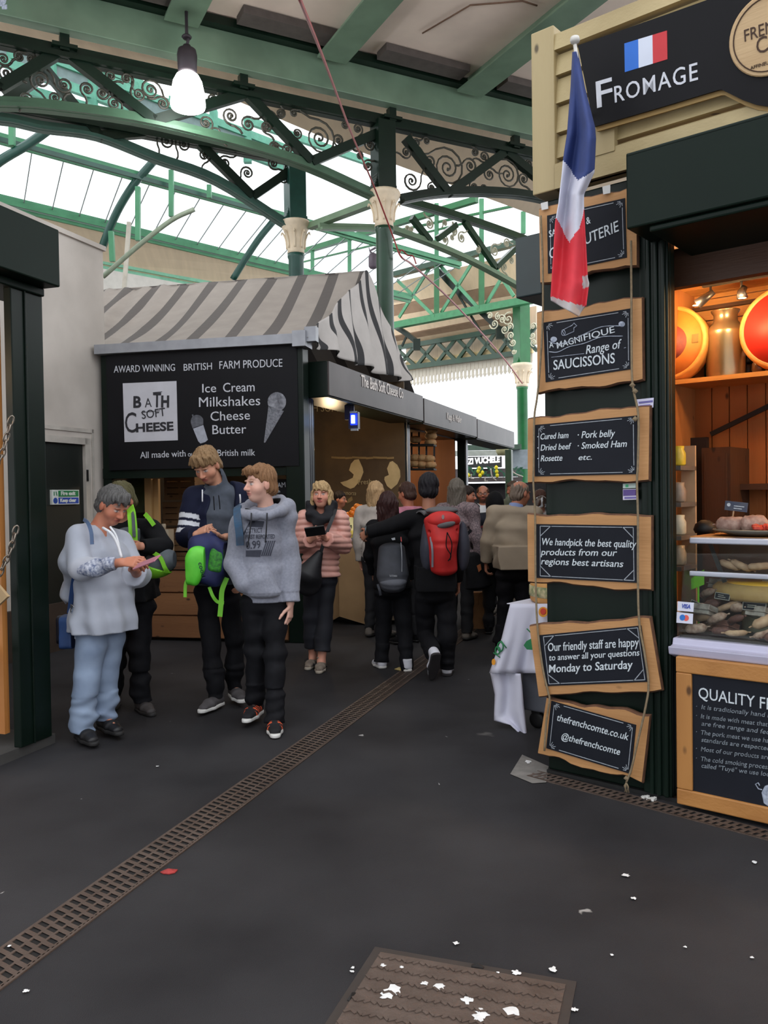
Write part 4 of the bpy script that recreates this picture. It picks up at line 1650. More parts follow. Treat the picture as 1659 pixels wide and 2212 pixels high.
for x in (889, 905, 921, 938):
    b.bar(sp(x, 918), sp(x, 1016), .03, .03)
b.build('upright', BLK, r)
for y in (962, 1014, 918):
    b = MB()
    b.bar(sp(886, y), sp(940, y), .3, .03)
    b.build('shelf', BLK, r)
lf = None
for i, (x, y) in enumerate(((898, 950), (931, 956), (932, 942), (898, 1002), (913, 1003), (913, 990), (898, 989), (931, 1004), (928, 991), (933, 930))):
    c = sp(x, y)
    if lf is None:
        b = MB()
        b.lathe([(.001, -.06), (.075, -.05), (.1, -.01), (.085, .035), (.04, .055), (.001, .06)], 14)
        lf = b.build('loaf', mat('crust', (206, 166, 116), .7, c2=(170, 118, 70), sc=12))
        tag(lf, 'round floury loaf on the black rack of the second stall', 'loaf', 'loaves on the black rack')
        o = lf
    else:
        o = lf.copy()
        COL.objects.link(o)
    o.location = c - IB * .05

# ================================================================ FAR END OF THE PASSAGE
FD = 25.0
pfz = lambda x, y: P(x, y, FD)
r = thing('far_stall', 'distant stall with a white hand-lettered board and lemon garland', 'stall', V((pfz(1060, 1100).x, FD, 0)))
b = MB()
def fbox(b, x0, y0, x1_, y1_, d0, d1):
    p, q = P(x0, y1_, FD), P(x1_, y0, FD)
    b.box((p.x, FD + d0, p.z), (q.x, FD + d1, q.z))
fbox(b, 1000, 958, 1130, 971, .3, .6)
b.build('top_panel', mat('grey green panel', (84, 106, 92), .6), r)
b = MB(); fbox(b, 985, 971, 1106, 984, .25, .5)
b.build('white_panel', mat('white panel', (186, 192, 184), .6), r)
b = MB(); fbox(b, 1000, 985, 1086, 1010, .2, .4)
b.build('name_board', mat('slate board', (58, 60, 62), .6), r)
b = MB(); fbox(b, 985, 1030, 1130, 1041, .1, .9)
b.build('shelf', mat('grey brown shelf', (104, 94, 94), .6), r)
b = MB(); fbox(b, 985, 1010, 1130, 1031, .5, .6)
b.build('back_board', mat('mauve board', (112, 104, 108), .7), r)
b = MB(); fbox(b, 960, 1041, 1200, 1260, .9, 1.2)
b.build('dark_front', mat('dim stock', (52, 46, 48), .8, c2=(24, 22, 24), sc=4), r)
b = MB(); fbox(b, 1100, 968, 1190, 1012, .6, .8)
b.build('side_panel', mat('pale blue grey', (168, 180, 190), .6), r)
b = MB()
ptxt(b, 'EZI VUCHELE', (1006, 1003), (1079, 998), 12, lambda x, y: P(x, y, FD + .19), (0, -1, 0), bold=.06, shear=.1)
b.build('lettering', mat('glowing letter white', (250, 250, 250), .5, emit=.6), r)  # brush-painted letters, brightened by a glow in the colour
rg = random.Random(4)
b = MB()
for i in range(70):
    c = P(rg.uniform(1002, 1130), rg.uniform(1010, 1028), FD + .1)
    d = V((rg.uniform(-1, 1), rg.uniform(-.4, .1), rg.uniform(-1, 1))).normalized() * .1
    s = d.cross(V((0, 1, 0))).normalized() * .035
    b.add([c - d, c + s, c + d, c - s], [(0, 1, 2, 3)], False)
g_ = b.build('garland_leaves', mat('teal leaves', (70, 128, 104), .6, c2=(40, 84, 60), sc=3), r)
lm = None
for i, (x, y) in enumerate(((1012, 1027), (1033, 1018), (1042, 1021), (1037, 1027), (1072, 1010), (1073, 1019), (1074, 1027), (1104, 1021), (1035, 1012))):
    b = MB()
    b.lathe([(.001, -.07), (.03, -.055), (.055, -.01), (.05, .03), (.02, .06), (.001, .075)], 10, Matrix.Translation(P(x, y, FD - .02)))
    b.build('lemon', mat('lemon', (232, 214, 30), .5), r)
b = MB()
for x0, y0, x1_, y1_ in ((1060, 1012, 1072, 1038), (1048, 1030, 1054, 1040), (1098, 1006, 1130, 1030), (1018, 1024, 1024, 1034)):
    b.tube(bez([P(x0, y0, FD), P((x0 + x1_) / 2 - 3, (y0 + y1_) / 2 + 4, FD), P(x1_, y1_, FD)], 5), .02, 5)
b.build('twig', mat('pale twig', (200, 190, 180), .6), r)
b = MB()
p = P(1085, 975, 20.5)
b.lathe([(.11, -.1), (.16, .0), (.15, .09), (.06, .14)], 12, Matrix.Translation(p), True)
solo(b, 'wicker_bell', 'pale straw bell hanging at the end of the stall row', 'basket', mat('straw', (190, 186, 140), .7))
# ================================================================ CHEESE STALL ON THE RIGHT
OR_ = G(1185, 1668)
DF = V((.766, -.643, 0)).normalized()
MF = frame(OR_, DF)                    # x along the front towards the camera, y into the stall, z up
MFi = MF.inverted()
IF_ = (MF.to_3x3() @ V((0, 1, 0)))
NF = -IF_
pF = lambda x, y, o=0.0: Pp(x, y, OR_ - IF_ * o, IF_)
lF = lambda x, y, o=0.0: MFi @ pF(x, y, o)
xp = lF(1456, 1600).x
z_f0, z_f1 = lF(1354, 495, .32).z, lF(1350, 334, .32).z
x_f = lF(1352, 410, .32).x
z_pt = lF(1180, 420).z
r = thing('market_stall', 'dark green cheese stall pier and fascia on which the chalkboards hang', 'stall', M=MF)
b = MB(MF)
b.box((0, 0, .02), (xp - .06, .2, z_f0 + .35))
b.box((xp - .06, 0, .02), (xp, .06, z_f0 + .35))
x_a = lF(1388, 900).x
b.box((x_a, -.03, .02), (xp, 0, z_f0 + .05))
for px in (1408, 1424, 1440):
    xx = lF(px, 900).x
    b.box((xx - .012, -.045, .02), (xx + .012, -.03, z_f0 + .05))
b.build('pier', STL, r, bevel=.008)
b = MB(MF)
b.box((x_f, -.32, z_f0), (4.2, -.02, z_f1))
b.box((x_f + .1, -.3, z_f0 - .03), (4.2, .5, z_f0))
b.box((x_f, -.32, z_f1 - .02), (4.2, .2, z_f1 + .005))
b.build('fascia', mat('stall fascia green', (22, 38, 30)), r, bevel=.008)
b = MB(MF)
b.box((.1, .22, lF(1560, 607, -.25).z), (4.2, .28, z_f0 + .02))
b.build('header_board', mat_wood('dark stained pine', (58, 34, 20), (78, 48, 28), axis=0, sc=2.2), r)
b = MB(MF)
b.box((.02, .22, .02), (.1, 2.6, 3.2))
b.build('side_panel', mat_wood('stall pine', (150, 92, 48), (182, 118, 66), axis=2, sc=2.2), r)
b = MB(MF)
zsh = lF(1580, 815, -1.75).z
b.box((.1, 2.02, 0), (4.2, 2.1, zsh))
for k in range(34):
    b.box((.1 + k * .12, 2.0, 0), (.1 + k * .12 + .112, 2.02, zsh))
b.build('back_planks', mat_wood('stall pine upright', (158, 88, 38), (186, 112, 54), axis=2, sc=2.2), r)
b = MB(MF)
for k in range(5):
    b.box((.1, 2.0, zsh + k * .15), (4.2, 2.1, zsh + k * .15 + .143))
b.build('upper_planks', mat_wood('stall pine level', (186, 124, 62), (208, 150, 84), axis=0, sc=2.2), r)
b = MB(MF)
for k in range(12):
    b.box((.1, .28 + k * .15, 2.9), (4.2, .28 + k * .15 + .143, 2.95))
b.build('ceiling_planks', mat_wood('stall pine level', (186, 124, 62), (208, 150, 84), axis=0), r)
zrl = lF(1580, 660, -1.95).z
b = MB(MF)
b.box((.1, 1.96, zrl), (4.2, 2.0, zrl + .025))
b.build('picture_rail', mat_wood('dark stained pine', (58, 34, 20), (78, 48, 28), axis=0), r)
b = MB(MF)
b.box((.1, 1.6, zsh - .03), (4.2, 2.0, zsh))
b.build('shelf', mat_wood('stall pine level', (186, 124, 62), (208, 150, 84), axis=0), r)
b = MB(MF)
x0s = lF(1165, 560, .0).x
b.box((lF(1113, 570, -.02).x, .02, lF(1140, 640, -.02).z), (-.02, 2.8, lF(1140, 508, -.02).z))
b.build('side_fascia', mat('stall fascia blue green', (24, 40, 42), .4), r, bevel=.008)
b = MB(MF)
b.box((.0, -.02, .0), (4.2, .6, .02))
b.build('plinth', BLK, r)

# ---- timber gable above the fascia
TIM = mat_wood('raw timber', (146, 128, 88), (170, 152, 110), axis=0, sc=1.8)
TIV = mat_wood('raw timber upright', (142, 124, 86), (166, 148, 108), axis=2, sc=1.8)
r = thing('timber_gable', 'raw timber cladding above the stall behind the cheese sign', 'cladding', MF @ V((1.4, 0, z_f1)))
ow = .06
xl0, xl1 = lF(1149, 300, ow).x, lF(1198, 300, ow).x
zb_, zt_ = lF(1160, 420, ow).z, lF(1150, 72, ow).z
b = MB(MF)
b.box((xl0, -ow, zb_), (xl1, .12, zt_))
b.build('corner_post', TIV, r, bevel=.006)
tops = [lF(1198, y, ow).z for y in (70, 112, 165, 226, 290, 345)]
b = MB(MF)
for k in range(len(tops)):
    zt2 = tops[k]
    zb2 = (tops[k + 1] + .012) if k + 1 < len(tops) else zb_
    t_ = .03 if k else .055
    b.add([MF.inverted() @ (MF @ V(p)) for p in ((xl1, -t_ + .012, zt2), (4.2, -t_ + .012, zt2), (4.2, -t_ - (.012 if k else 0), zb2), (xl1, -t_ - (.012 if k else 0), zb2),
                                                   (xl1, .03, zt2), (4.2, .03, zt2), (4.2, .03, zb2), (xl1, .03, zb2))],
          [(0, 3, 2, 1), (4, 5, 6, 7), (0, 1, 5, 4), (3, 7, 6, 2), (0, 4, 7, 3), (1, 2, 6, 5)], False)
b.build('planks', TIM, r)
b = MB(MF)
xa, xb = lF(1287, 300, ow).x, lF(1329, 300, ow).x
b.box((xa, -ow - .01, lF(1300, 335, ow).z), (xb, -.03, lF(1300, 262, ow).z))
b.build('batten', TIV, r)
b = MB(MF)
b.box((xl1, -ow - .005, zb_), (4.2, -.02, zb_ + .13))
b.build('bottom_rail', TIM, r)

# ---- cheese sign, leaning out at the top
PB = pF(1283, 273, .12)
tilt = math.radians(13)
RZ = (UP * math.cos(tilt) + NF * math.sin(tilt)).normalized()
RN = DF.cross(RZ).normalized()
if RN.dot(NF) < 0:
    RN = -RN
MSg = Matrix(((DF.x, -RN.x, RZ.x, PB.x), (DF.y, -RN.y, RZ.y, PB.y), (DF.z, -RN.z, RZ.z, PB.z), (0, 0, 0, 1)))
MSgi = MSg.inverted()
p3 = lambda x, y: Pp(x, y, PB, RN)
lS = lambda x, y: MSgi @ p3(x, y)
SB = mat('sign satin black', (14, 13, 17), .5, spec=.2, var=.08, sc=3)
outline = [(1248, 98), (1340, 66), (1440, 31), (1560, -12), (1800, -98), (1800, 196), (1720, 218), (1690, 226), (1659, 230), (1632, 226), (1604, 216), (1580, 204), (1560, 194), (1553, 194), (1420, 234), (1283, 274)]
r = thing('shop_sign', 'black fromage sign with a tricolour panel and round wooden badge', 'sign', M=MSg)
b = MB(MSg)
b.prism([(lS(*p).x, lS(*p).z) for p in outline], 0, .018)
b.build('panel', SB, r)
b = MB(MSg)
b.prism([(lS(*p).x + .004, lS(*p).z - (.022 if i > 4 else -.004)) for i, p in enumerate(outline)], .019, .04)
b.build('gold_edge', mat_wood('gold ply edge', (150, 118, 62), (170, 138, 80), axis=0, sc=2, knots=False), r)
fl = [(1349, 94), (1441, 66), (1442, 128), (1350, 156)]
q = [lS(*p) for p in fl]
for i, (nm, c) in enumerate((('blue_stripe', (34, 108, 206)), ('white_stripe', (214, 220, 236)), ('red_stripe', (202, 44, 52)))):
    b = MB(MSg)
    u0, u1 = i / 3, (i + 1) / 3
    a_, c_ = q[0].lerp(q[1], u0), q[0].lerp(q[1], u1)
    d_, e_ = q[3].lerp(q[2], u0), q[3].lerp(q[2], u1)
    b.prism([(a_.x, a_.z), (c_.x, c_.z), (e_.x, e_.z), (d_.x, d_.z)], -.002, 0)
    b.build(nm, mat(nm, c, .5, var=.04), r)
ps_ = lambda x, y: p3(x, y) + RN * .002
FW = mat('sign letter white', (206, 208, 216), .55, var=.08, sc=20)
b = MB()
ptxt(b, 'F', (1291, 233), (1324, 224), 58, ps_, RN, bold=.008)
ptxt(b, 'ROMAGE', (1329, 222), (1508, 172), 36, ps_, RN, bold=.004, space=1.12)
b.build('lettering', FW, r)
bc = lS(1663, 74)
BR_ = (lS(1663, 74) - lS(1577, 98)).length
b = MB(MSg)
Mdisc = Matrix.Translation((bc.x, 0, bc.z)) @ Matrix.Rotation(math.pi / 2, 4, 'X')
b.lathe([(BR_, 0), (BR_, .012), (BR_ * .97, .016), (.001, .016)], 48, Mdisc, False)
bd = b.build('badge', mat_wood('badge wood', (170, 138, 98), (204, 174, 132), axis=0, sc=2.4, knots=False), r)
b = MB(MSg)
pts = [V((bc.x + BR_ * .88 * math.cos(a), -.0175, bc.z + BR_ * .88 * math.sin(a))) for a in [i * math.pi / 24 for i in range(48)]]
b.tube(pts, .003, 4, True)
Mt = MSg @ Matrix.Translation((bc.x, -.018, bc.z))
b.T = Matrix()
b.text('FRENCH', BR_ * .42, Mt @ Matrix.Translation((-BR_ * .62, 0, BR_ * .0)), sx=.8)
b.text('COMTÉ', BR_ * .56, Mt @ Matrix.Translation((-BR_ * .34, 0, -BR_ * .4)), sx=.8)
b.text('AFFINEUR', BR_ * .12, Mt @ Matrix.Translation((-BR_ * .5, 0, -BR_ * .72)))
b.build('badge_lettering', mat('burnt wood', (66, 42, 26), .7), bd)

# ---- tricolour flag hanging folded from a short pole
Le = [(1238, 112), (1234, 190), (1226, 290), (1216, 350), (1206, 440), (1199, 480), (1194, 560), (1189, 640), (1190, 652)]
Re = [(1247, 112), (1262, 190), (1284, 275), (1286, 300), (1283, 372), (1261, 420), (1262, 450), (1270, 600), (1273, 612), (1264, 680)]


def interp(e, t):
    k = t * (len(e) - 1)
    i = min(int(k), len(e) - 2)
    f = k - i
    return (e[i][0] + (e[i + 1][0] - e[i][0]) * f, e[i][1] + (e[i + 1][1] - e[i][1]) * f)


def edge_x(e, y):
    for (x0, y0), (x1_, y1_) in zip(e, e[1:]):
        if y0 <= y <= y1_:
            return x0 + (x1_ - x0) * (y - y0) / max(1, y1_ - y0)
    return e[-1][0] if y > e[-1][1] else e[0][0]


def flag_px(u, v):
    yb = 650 + 34 * min(1, u * 1.25) - (24 * (u - .8) / .2 if u > .8 else 0)
    y = 112 + (yb - 112) * v
    xl_, xr_ = edge_x(Le, y), edge_x(Re, y)
    return xl_ + (xr_ - xl_) * u, y


def flag_pt(u, v):
    x, y = flag_px(u, v)
    o = .36 + .035 * math.sin(u * 9 + v * 3) * min(1, v * 3) + .03 * math.sin(u * 4 - v * 5)
    return pF(x, y, o)


def flag_mi(u, v):
    x, y = flag_px(u, v)
    def below(line):
        for (x0, y0), (x1_, y1_) in zip(line, line[1:]):
            if x0 <= x <= x1_:
                return y > y0 + (y1_ - y0) * (x - x0) / (x1_ - x0)
        return y > (line[0][1] if x < line[0][0] else line[-1][1])
    if y > 668 - 24 + 24 * u - 5 or (x > 1256 and 596 < y < 622):
        return 3
    if below([(1190, 466), (1199, 468), (1216, 500), (1231, 522), (1250, 490), (1262, 447), (1300, 440)]):
        return 2
    if below([(1190, 296), (1214, 298), (1217, 348), (1232, 366), (1250, 388), (1283, 366), (1300, 360)]):
        return 1
    return 0


FL = [mat('flag blue', (42, 58, 112), .75, var=.1, sc=12), mat('flag white', (200, 200, 214), .75, var=.06, sc=12), mat('flag red', (206, 50, 62), .75, var=.1, sc=12), mat('flag hem', (176, 170, 170), .75)]
r = thing('flag', 'blue white and red flag hanging in folds beside the black sign', 'flag', pF(1230, 690, .36))
b = MB()
b.sheet(flag_pt, 40, 190, .004, mi=flag_mi)
b.build('cloth', FL, r)
b = MB()
q0 = pF(1242, 96, .38)
b.lathe([(.001, 0), (.02, .008), (.024, .02), (.02, .034), (.001, .042)], 10, Matrix.Translation(q0))
b.tube([q0, pF(1246, 130, .36), pF(1262, 240, .2), pF(1268, 262, .06)], .009, 8)
b.build('pole', mat('flag pole', (200, 196, 190), .5), r)

# ---- chalkboards on rustic planks
LIVE = mat_wood('live edge plank', (160, 114, 68), (190, 142, 92), axis=0, sc=2.6, rough=.6)
BARK = mat('bark edge', (96, 64, 44), .85, var=.3, sc=30)
SLT = mat('chalkboard', (15, 18, 27), .7, c2=(21, 24, 33), sc=6, spec=.25)
CHK2 = mat('chalk pen', (198, 206, 212), .75, var=.14, sc=90)
rng = random.Random(5)


def live_quad(q, amp, n=18):
    """outline of a plank whose top and bottom keep the wavy edge of the tree"""
    tl, tr_, br, bl = [V(p) for p in q]
    ph = [rng.uniform(0, 6) for _ in range(6)]
    top = [tl.lerp(tr_, i / n) + V((0, 0, amp * (math.sin(i * .5 + ph[0]) * .6 + math.sin(i * 1.3 + ph[1]) * .35 + rng.uniform(-.2, .2)))) for i in range(n + 1)]
    bot = [br.lerp(bl, i / n) + V((0, 0, amp * (math.sin(i * .45 + ph[2]) * .7 + math.sin(i * 1.1 + ph[3]) * .4 + rng.uniform(-.2, .2)))) for i in range(n + 1)]
    return top, bot


def board(label, outer, slate, lines, off, corner='tri', extra=None, amp=.008):
    q = [lF(*p, off) for p in outer]
    c = sum(q, V()) / 4
    r = thing('chalkboard_sign', label, 'sign', M=MF @ Matrix.Translation((c.x, -off, q[3].z)))
    top, bot = live_quad(q, amp)
    b = MB(MF)
    poly = [(p.x, p.z) for p in top + bot]
    n = len(poly)
    # bevelled plank: the front outline is a little smaller, so the edge shows bark
    cx, cz = c.x, c.z
    ins = [(p[0] + (cx - p[0]) * .008, p[1] - (.008 if i < n // 2 else -.008)) for i, p in enumerate(poly)]
    vs = [V((p[0], -off, p[1])) for p in ins] + [V((p[0], -off + .012, p[1])) for p in poly] + [V((p[0], -off + .03, p[1])) for p in poly]
    b.add(vs, [list(range(n))], False)
    b.m = 1
    k0 = len(b.v)
    b.add(vs, [(i, i + n, (i + 1) % n + n, (i + 1) % n) for i in range(n)] + [(i + n, i + 2 * n, (i + 1) % n + 2 * n, (i + 1) % n + n) for i in range(n)] + [list(range(3 * n - 1, 2 * n - 1, -1))], False)
    b.build('plank', [LIVE, BARK], r)
    s = [lF(*p, off + .003) for p in slate]
    b = MB(MF)
    b.prism([(p.x, p.z) for p in s], -off - .005, -off + .001)
    b.build('slate', SLT, r)
    f3 = lambda x, y: pF(x, y, off + .0065)
    b = MB()
    for ln in lines:
        t_, p0, p1, h = ln[:4]
        kw = ln[4] if len(ln) > 4 else {}
        kw = dict(dict(shear=.22, bold=.004), **kw)
        ptxt(b, t_, p0, p1, h, f3, NF, **kw)
    b.build('lettering', CHK2, r)
    # painted border with cut corners
    b = MB()
    sp_ = [V((x, y, 0)) for x, y in slate]
    ce = sum(sp_, V()) / 4
    i_ = [p + (ce - p) * .075 for p in sp_]
    def ln_(a, c_, th=.003):
        b.bar(f3(a.x, a.y), f3(c_.x, c_.y), th, .0015, NF)
    for k in range(4):
        a, c_ = i_[k], i_[(k + 1) % 4]
        ln_(a.lerp(c_, .12), a.lerp(c_, .88), .0035)
        if corner == 'tri':
            e = (c_ - a)
            p = i_[k - 1] - a
            ln_(a, a + e * (.11 if k % 2 == 0 else .2), .004)
            ln_(a, a + p * (.2 if k % 2 == 0 else .11), .004)
            ln_(a + e * (.11 if k % 2 == 0 else .2), a + p * (.2 if k % 2 == 0 else .11), .004)
        else:
            e, p = (c_ - a).normalized(), (i_[k - 1] - a).normalized()
            for t in range(5):
                ang = t / 4 * math.pi / 2
                dv = e * math.cos(ang) + p * math.sin(ang)
                ln_(a + dv * 4, a + dv * (11 + 3 * (t % 2)), .003)
    b.build('border', mat('chalk border', (150, 156, 164), .8, var=.2, sc=60), r)
    if extra:
        b = MB()
        extra(b, f3)
        b.build('drawing', mat('chalk drawing', (176, 184, 200), .8, c2=(120, 128, 144), sc=60), r)
    return r


def pig(b, f3, sx=1, ox=0, oy=0, m=1.0):
    T_ = lambda pts: [(ox + sx * (x - 1300) * m, oy + (y - 535) * m) for x, y in pts]
    ppoly(b, T_([(1279, 540), (1282, 528), (1292, 520), (1304, 517), (1310, 520), (1318, 522), (1320, 528), (1314, 534), (1312, 542), (1304, 548), (1290, 551), (1281, 549)]), f3, .002, IF_)
    for x in (1281, 1290, 1303, 1309):
        ppoly(b, T_([(x, 545), (x + 6, 545), (x + 6, 554 + (x % 3)), (x + 1, 554 + (x % 3))]), f3, .002, IF_)
    pts = T_([(1281, 534), (1276, 532), (1274, 526), (1277, 522), (1280, 525)])
    b.tube([f3(*p) for p in pts], .003, 5)


def saucisson(b, f3):
    q = [(1214, 714), (1236, 703), (1240, 698), (1246, 704), (1240, 708), (1240, 716), (1220, 725), (1214, 714)]
    b.tube([f3(*p) for p in q], .0025, 5)
    b.tube([f3(*p) for p in ell(1217, 719, 4, 6, 12)], .002, 5, True)
    # ribbon scroll
    for d in (0, 22):
        pts = [(1186, 738 + d * 1.0), (1205, 743 + d * .8), (1230, 738 + d * .5), (1262, 722 + d * .9), (1300, 706 + d), (1345, 704 + d)]
        b.tube(bez([f3(*p) for p in pts], 5), .0025, 5)
    for x, y in ((1196, 733), (1343, 700)):
        ppoly(b, ell(x, y, 7, 6, 14), f3, .002, IF_)
    b.tube([f3(1191, 772), f3(1262, 764)], .002, 4)
    b.tube([f3(1348, 752), f3(1352, 751)], .002, 4)


board('top chalkboard half behind the flag, charcuterie with a pig drawing',
      [(1163.5, 447), (1376, 399), (1376, 572), (1166.6, 614)], [(1182, 466), (1350, 428), (1354, 556), (1184, 591)],
      [('SAUCISSON &', (1187, 513), (1276, 482), 15, dict(shear=0)), ('CHARCUTERIE', (1188, 560), (1337, 499), 23, dict(shear=.1))], .075, 'leaf', pig)
board('chalkboard offering a magnifique range of saucissons, second from top',
      [(1158.8, 675), (1387, 638), (1389, 824), (1160, 850)], [(1174, 697), (1363.7, 666), (1365, 797), (1179, 825.5)],
      [('A', (1187, 752), (1196, 750), 13, dict(shear=0)), ('MAGNI', (1204, 753), (1258, 737), 14, dict(shear=0)), ('FIQUE', (1262, 736), (1328, 718), 14, dict(shear=0)),
       ('Range of', (1266, 765), (1340, 752), 19, {}), ('SAUCISSONS', (1196, 799), (1328, 784), 21, dict(shear=0, bold=.006))], .07, 'leaf', saucisson)
board('chalkboard listing cured ham, dried beef and pork belly',
      [(1139, 903), (1404, 872.5), (1402, 1040), (1139, 1043)], [(1155.6, 918), (1376, 897.5), (1378, 1024), (1155.6, 1029)],
      [('· Cured ham', (1160, 950), (1227, 946), 13, {}), ('· Dried beef', (1160, 974), (1232, 970), 13, {}), ('· Rosette', (1160, 997), (1214, 995), 13, {}),
       ('· Pork belly', (1247, 947), (1327, 943), 15, {}), ('· Smoked Ham', (1247, 970), (1353, 965), 14, {}), ('etc.', (1249, 994), (1278, 993), 12, {})], .075, 'leaf')
board('chalkboard beginning We handpick the best quality products',
      [(1138, 1110), (1407.5, 1110), (1407.5, 1279), (1140, 1258)], [(1158.8, 1132), (1376, 1135), (1378, 1259), (1158.8, 1248)],
      [('We handpick the best quality', (1169, 1177), (1373, 1183), 15, {}), ('products from our', (1169, 1199), (1331, 1201), 14, {}), ('regions best artisans', (1169, 1219), (1345, 1225), 14, {})], .07)
board('tilted chalkboard about friendly staff, Monday to Saturday',
      [(1142.6, 1349.4), (1403.8, 1332.6), (1430, 1493), (1163, 1504)], [(1165, 1372), (1385, 1351), (1402, 1472.5), (1178, 1482)],
      [('Our friendly staff are happy', (1184, 1407), (1380, 1396), 18, {}), ('to answer all your questions', (1186, 1427), (1381, 1416), 13, {}), ('Monday to Saturday', (1186, 1453), (1366, 1444), 17, dict(bold=.008))], .085)
board('lowest chalkboard, hanging askew, with the web address',
      [(1180, 1508), (1403.8, 1543.4), (1387, 1692.7), (1161, 1631)], [(1191, 1513.6), (1374, 1566), (1362.8, 1672), (1180, 1616)],
      [('thefrenchcomte.co.uk', (1202, 1556), (1356, 1599), 15, {}), ('@thefrenchcomte', (1212, 1596), (1338, 1631), 14, {})], .07, 'leaf', None, .012)

# twine the boards hang on
TW = mat('jute twine', (128, 112, 88), .9, var=.2, sc=60)
for lab, pts, offs in (('jute twine on the passage edge of the chalkboards', [(1168, 466), (1172, 560), (1173, 640), (1172, 700), (1166, 800), (1160, 860), (1154, 905), (1153, 1000), (1152, 1040), (1156, 1115), (1157, 1250), (1161, 1352), (1172, 1440), (1184, 1495), (1187, 1512), (1180, 1560), (1176, 1622)], .085),
                       ('jute twine on the counter edge of the chalkboards', [(1363, 520), (1364, 640), (1364, 700), (1365, 810), (1370, 850), (1379, 900), (1378, 1000), (1376, 1040), (1378, 1120), (1378, 1250), (1381, 1345), (1392, 1410), (1401, 1478), (1394, 1530), (1378, 1600), (1364, 1660), (1353, 1690)], .09)):
    b = MB()
    b.tube(bez([pF(x, y, offs + .012) for x, y in pts], 6), .0055, 6)
    e = pF(pts[-1][0], pts[-1][1], offs + .012)
    if lab[-1] and 'counter' in lab:
        for k in range(7):
            b.tube([e, e + DF * rng.uniform(-.012, .012) + V((0, 0, -.02)), e + DF * rng.uniform(-.02, .02) + V((0, 0, -.05))], .003, 4)
        b.lathe([(.001, -.012), (.014, 0), (.001, .014)], 8, Matrix.Translation(e + V((0, 0, .02))))
        for x, y in ((1366, 832), (1372, 845), (1372, 905)):
            b.lathe([(.001, -.014), (.016, 0), (.001, .014)], 8, Matrix.Translation(pF(x, y, offs + .015)))
    solo(b, 'twine', lab, 'twine', TW)

# small stickers and clips on the pier
def sticker(name, label, quad, off, col, cat='sticker', bars=()):
    r = thing(name, label, cat, pF(*quad[3], off))
    b = MB()
    q = [pF(x, y, off) for x, y in quad]
    b.add(q + [p + IF_ * .003 for p in q], [(0, 1, 2, 3), (7, 6, 5, 4)] + [(i, i + 4, (i + 1) % 4 + 4, (i + 1) % 4) for i in range(4)], False)
    b.build('sheet', mat(name + str(col), col, .6, var=.05), r)
    return r


def bars(r, quad, off, items):
    for nm, col, (u0, v0, u1, v1) in items:
        q = [V((*p, 0)) for p in quad]
        at_ = lambda u, v: (q[0].lerp(q[1], u)).lerp(q[3].lerp(q[2], u), v)
        b = MB()
        pp = [at_(u0, v0), at_(u1, v0), at_(u1, v1), at_(u0, v1)]
        ppoly(b, [(p.x, p.y) for p in pp], lambda x, y: pF(x, y, off + .002), .0015, IF_)
        b.build(nm, mat('print ' + str(col), col, .6), r)


qd = [(1374, 863), (1412, 859), (1411, 880), (1380, 884)]
r = sticker('sticker', 'white notice sticker peeping out above the cured ham board', qd, .05, (196, 194, 216))
bars(r, qd, .05, [('print_line', (96, 90, 150), (.1, .25, .95, .45)), ('print_line', (120, 110, 170), (.1, .62, .8, .78))])
qd = [(1345.5, 1045), (1373, 1043), (1373, 1054), (1345.5, 1055)]
r = sticker('sticker', 'small mint sticker under the cured ham board', qd, .04, (190, 206, 200))
bars(r, qd, .04, [('tick', (70, 170, 120), (.2, .2, .42, .8))])
qd = [(1345.5, 1057), (1377, 1056), (1377, 1079), (1345.5, 1080)]
r = sticker('sticker', 'small purple and white hygiene sticker above the handpick board', qd, .04, (206, 200, 220))
bars(r, qd, .04, [('purple_band', (86, 66, 130), (.02, .05, .98, .62)), ('red_mark', (190, 50, 70), (.84, .1, .96, .6)), ('print_line', (100, 90, 150), (.1, .72, .9, .9))])
for i, qd in enumerate(([(1168, 439), (1183, 435), (1184, 451), (1170, 454)], [(1301, 403), (1318, 399), (1318, 417), (1303, 420)])):
    sticker('clip', ('white clip holding the passage corner of the top chalkboard', 'white clip holding the middle of the top chalkboard')[i], qd, .09, (196, 196, 194), 'clip')
b = MB(MF)
p = lF(1403, 1716)
for k in range(6):
    b.box((p.x - .02 + k * .012, -.06 - .02 * (k % 2), .0), (p.x - .006 + k * .012, -.04, .006 + .004 * (k % 3)))
solo(b, 'paper_scrap', 'crumpled white paper scrap at the foot of the pier', 'litter', mat('paper white', (206, 204, 200), .8))

# ---- display case
zc0, zc1 = lF(1560, 1428).z, lF(1560, 1386).z
x0c = xp + .005
zg = lF(1560, 1170, -.12).z          # top rail
zm = lF(1560, 1243, -.05).z
STEEL = mat('case steel', (176, 178, 190), .35, metal=.35, var=.06, sc=4)
LIL = mat('case white', (176, 174, 196), .5, var=.05, sc=4)
GLS = mat_glass('case glass', (250, 252, 251), .06, .02)
r = thing('display_case', 'glass-fronted refrigerated display case on the cheese stall', 'display case', M=MF @ Matrix.Translation((x0c + .9, .3, 0)))
b = MB(MF)
b.box((x0c, .06, .02), (3.6, .7, zc0 - .02))
b.build('cabinet', mat('case grey', (120, 122, 130), .5), r, bevel=.01)
b = MB(MF)
prof = [(-.02, zc0), (-.075, zc0 + .02), (-.085, zc0 + .06), (-.06, zc1 - .035), (-.03, zc1 - .03), (-.02, zc1), (.3, zc1), (.3, zc0)]
vs = [V((x, p[0], p[1])) for x in (x0c, 3.6) for p in prof]
n = len(prof)
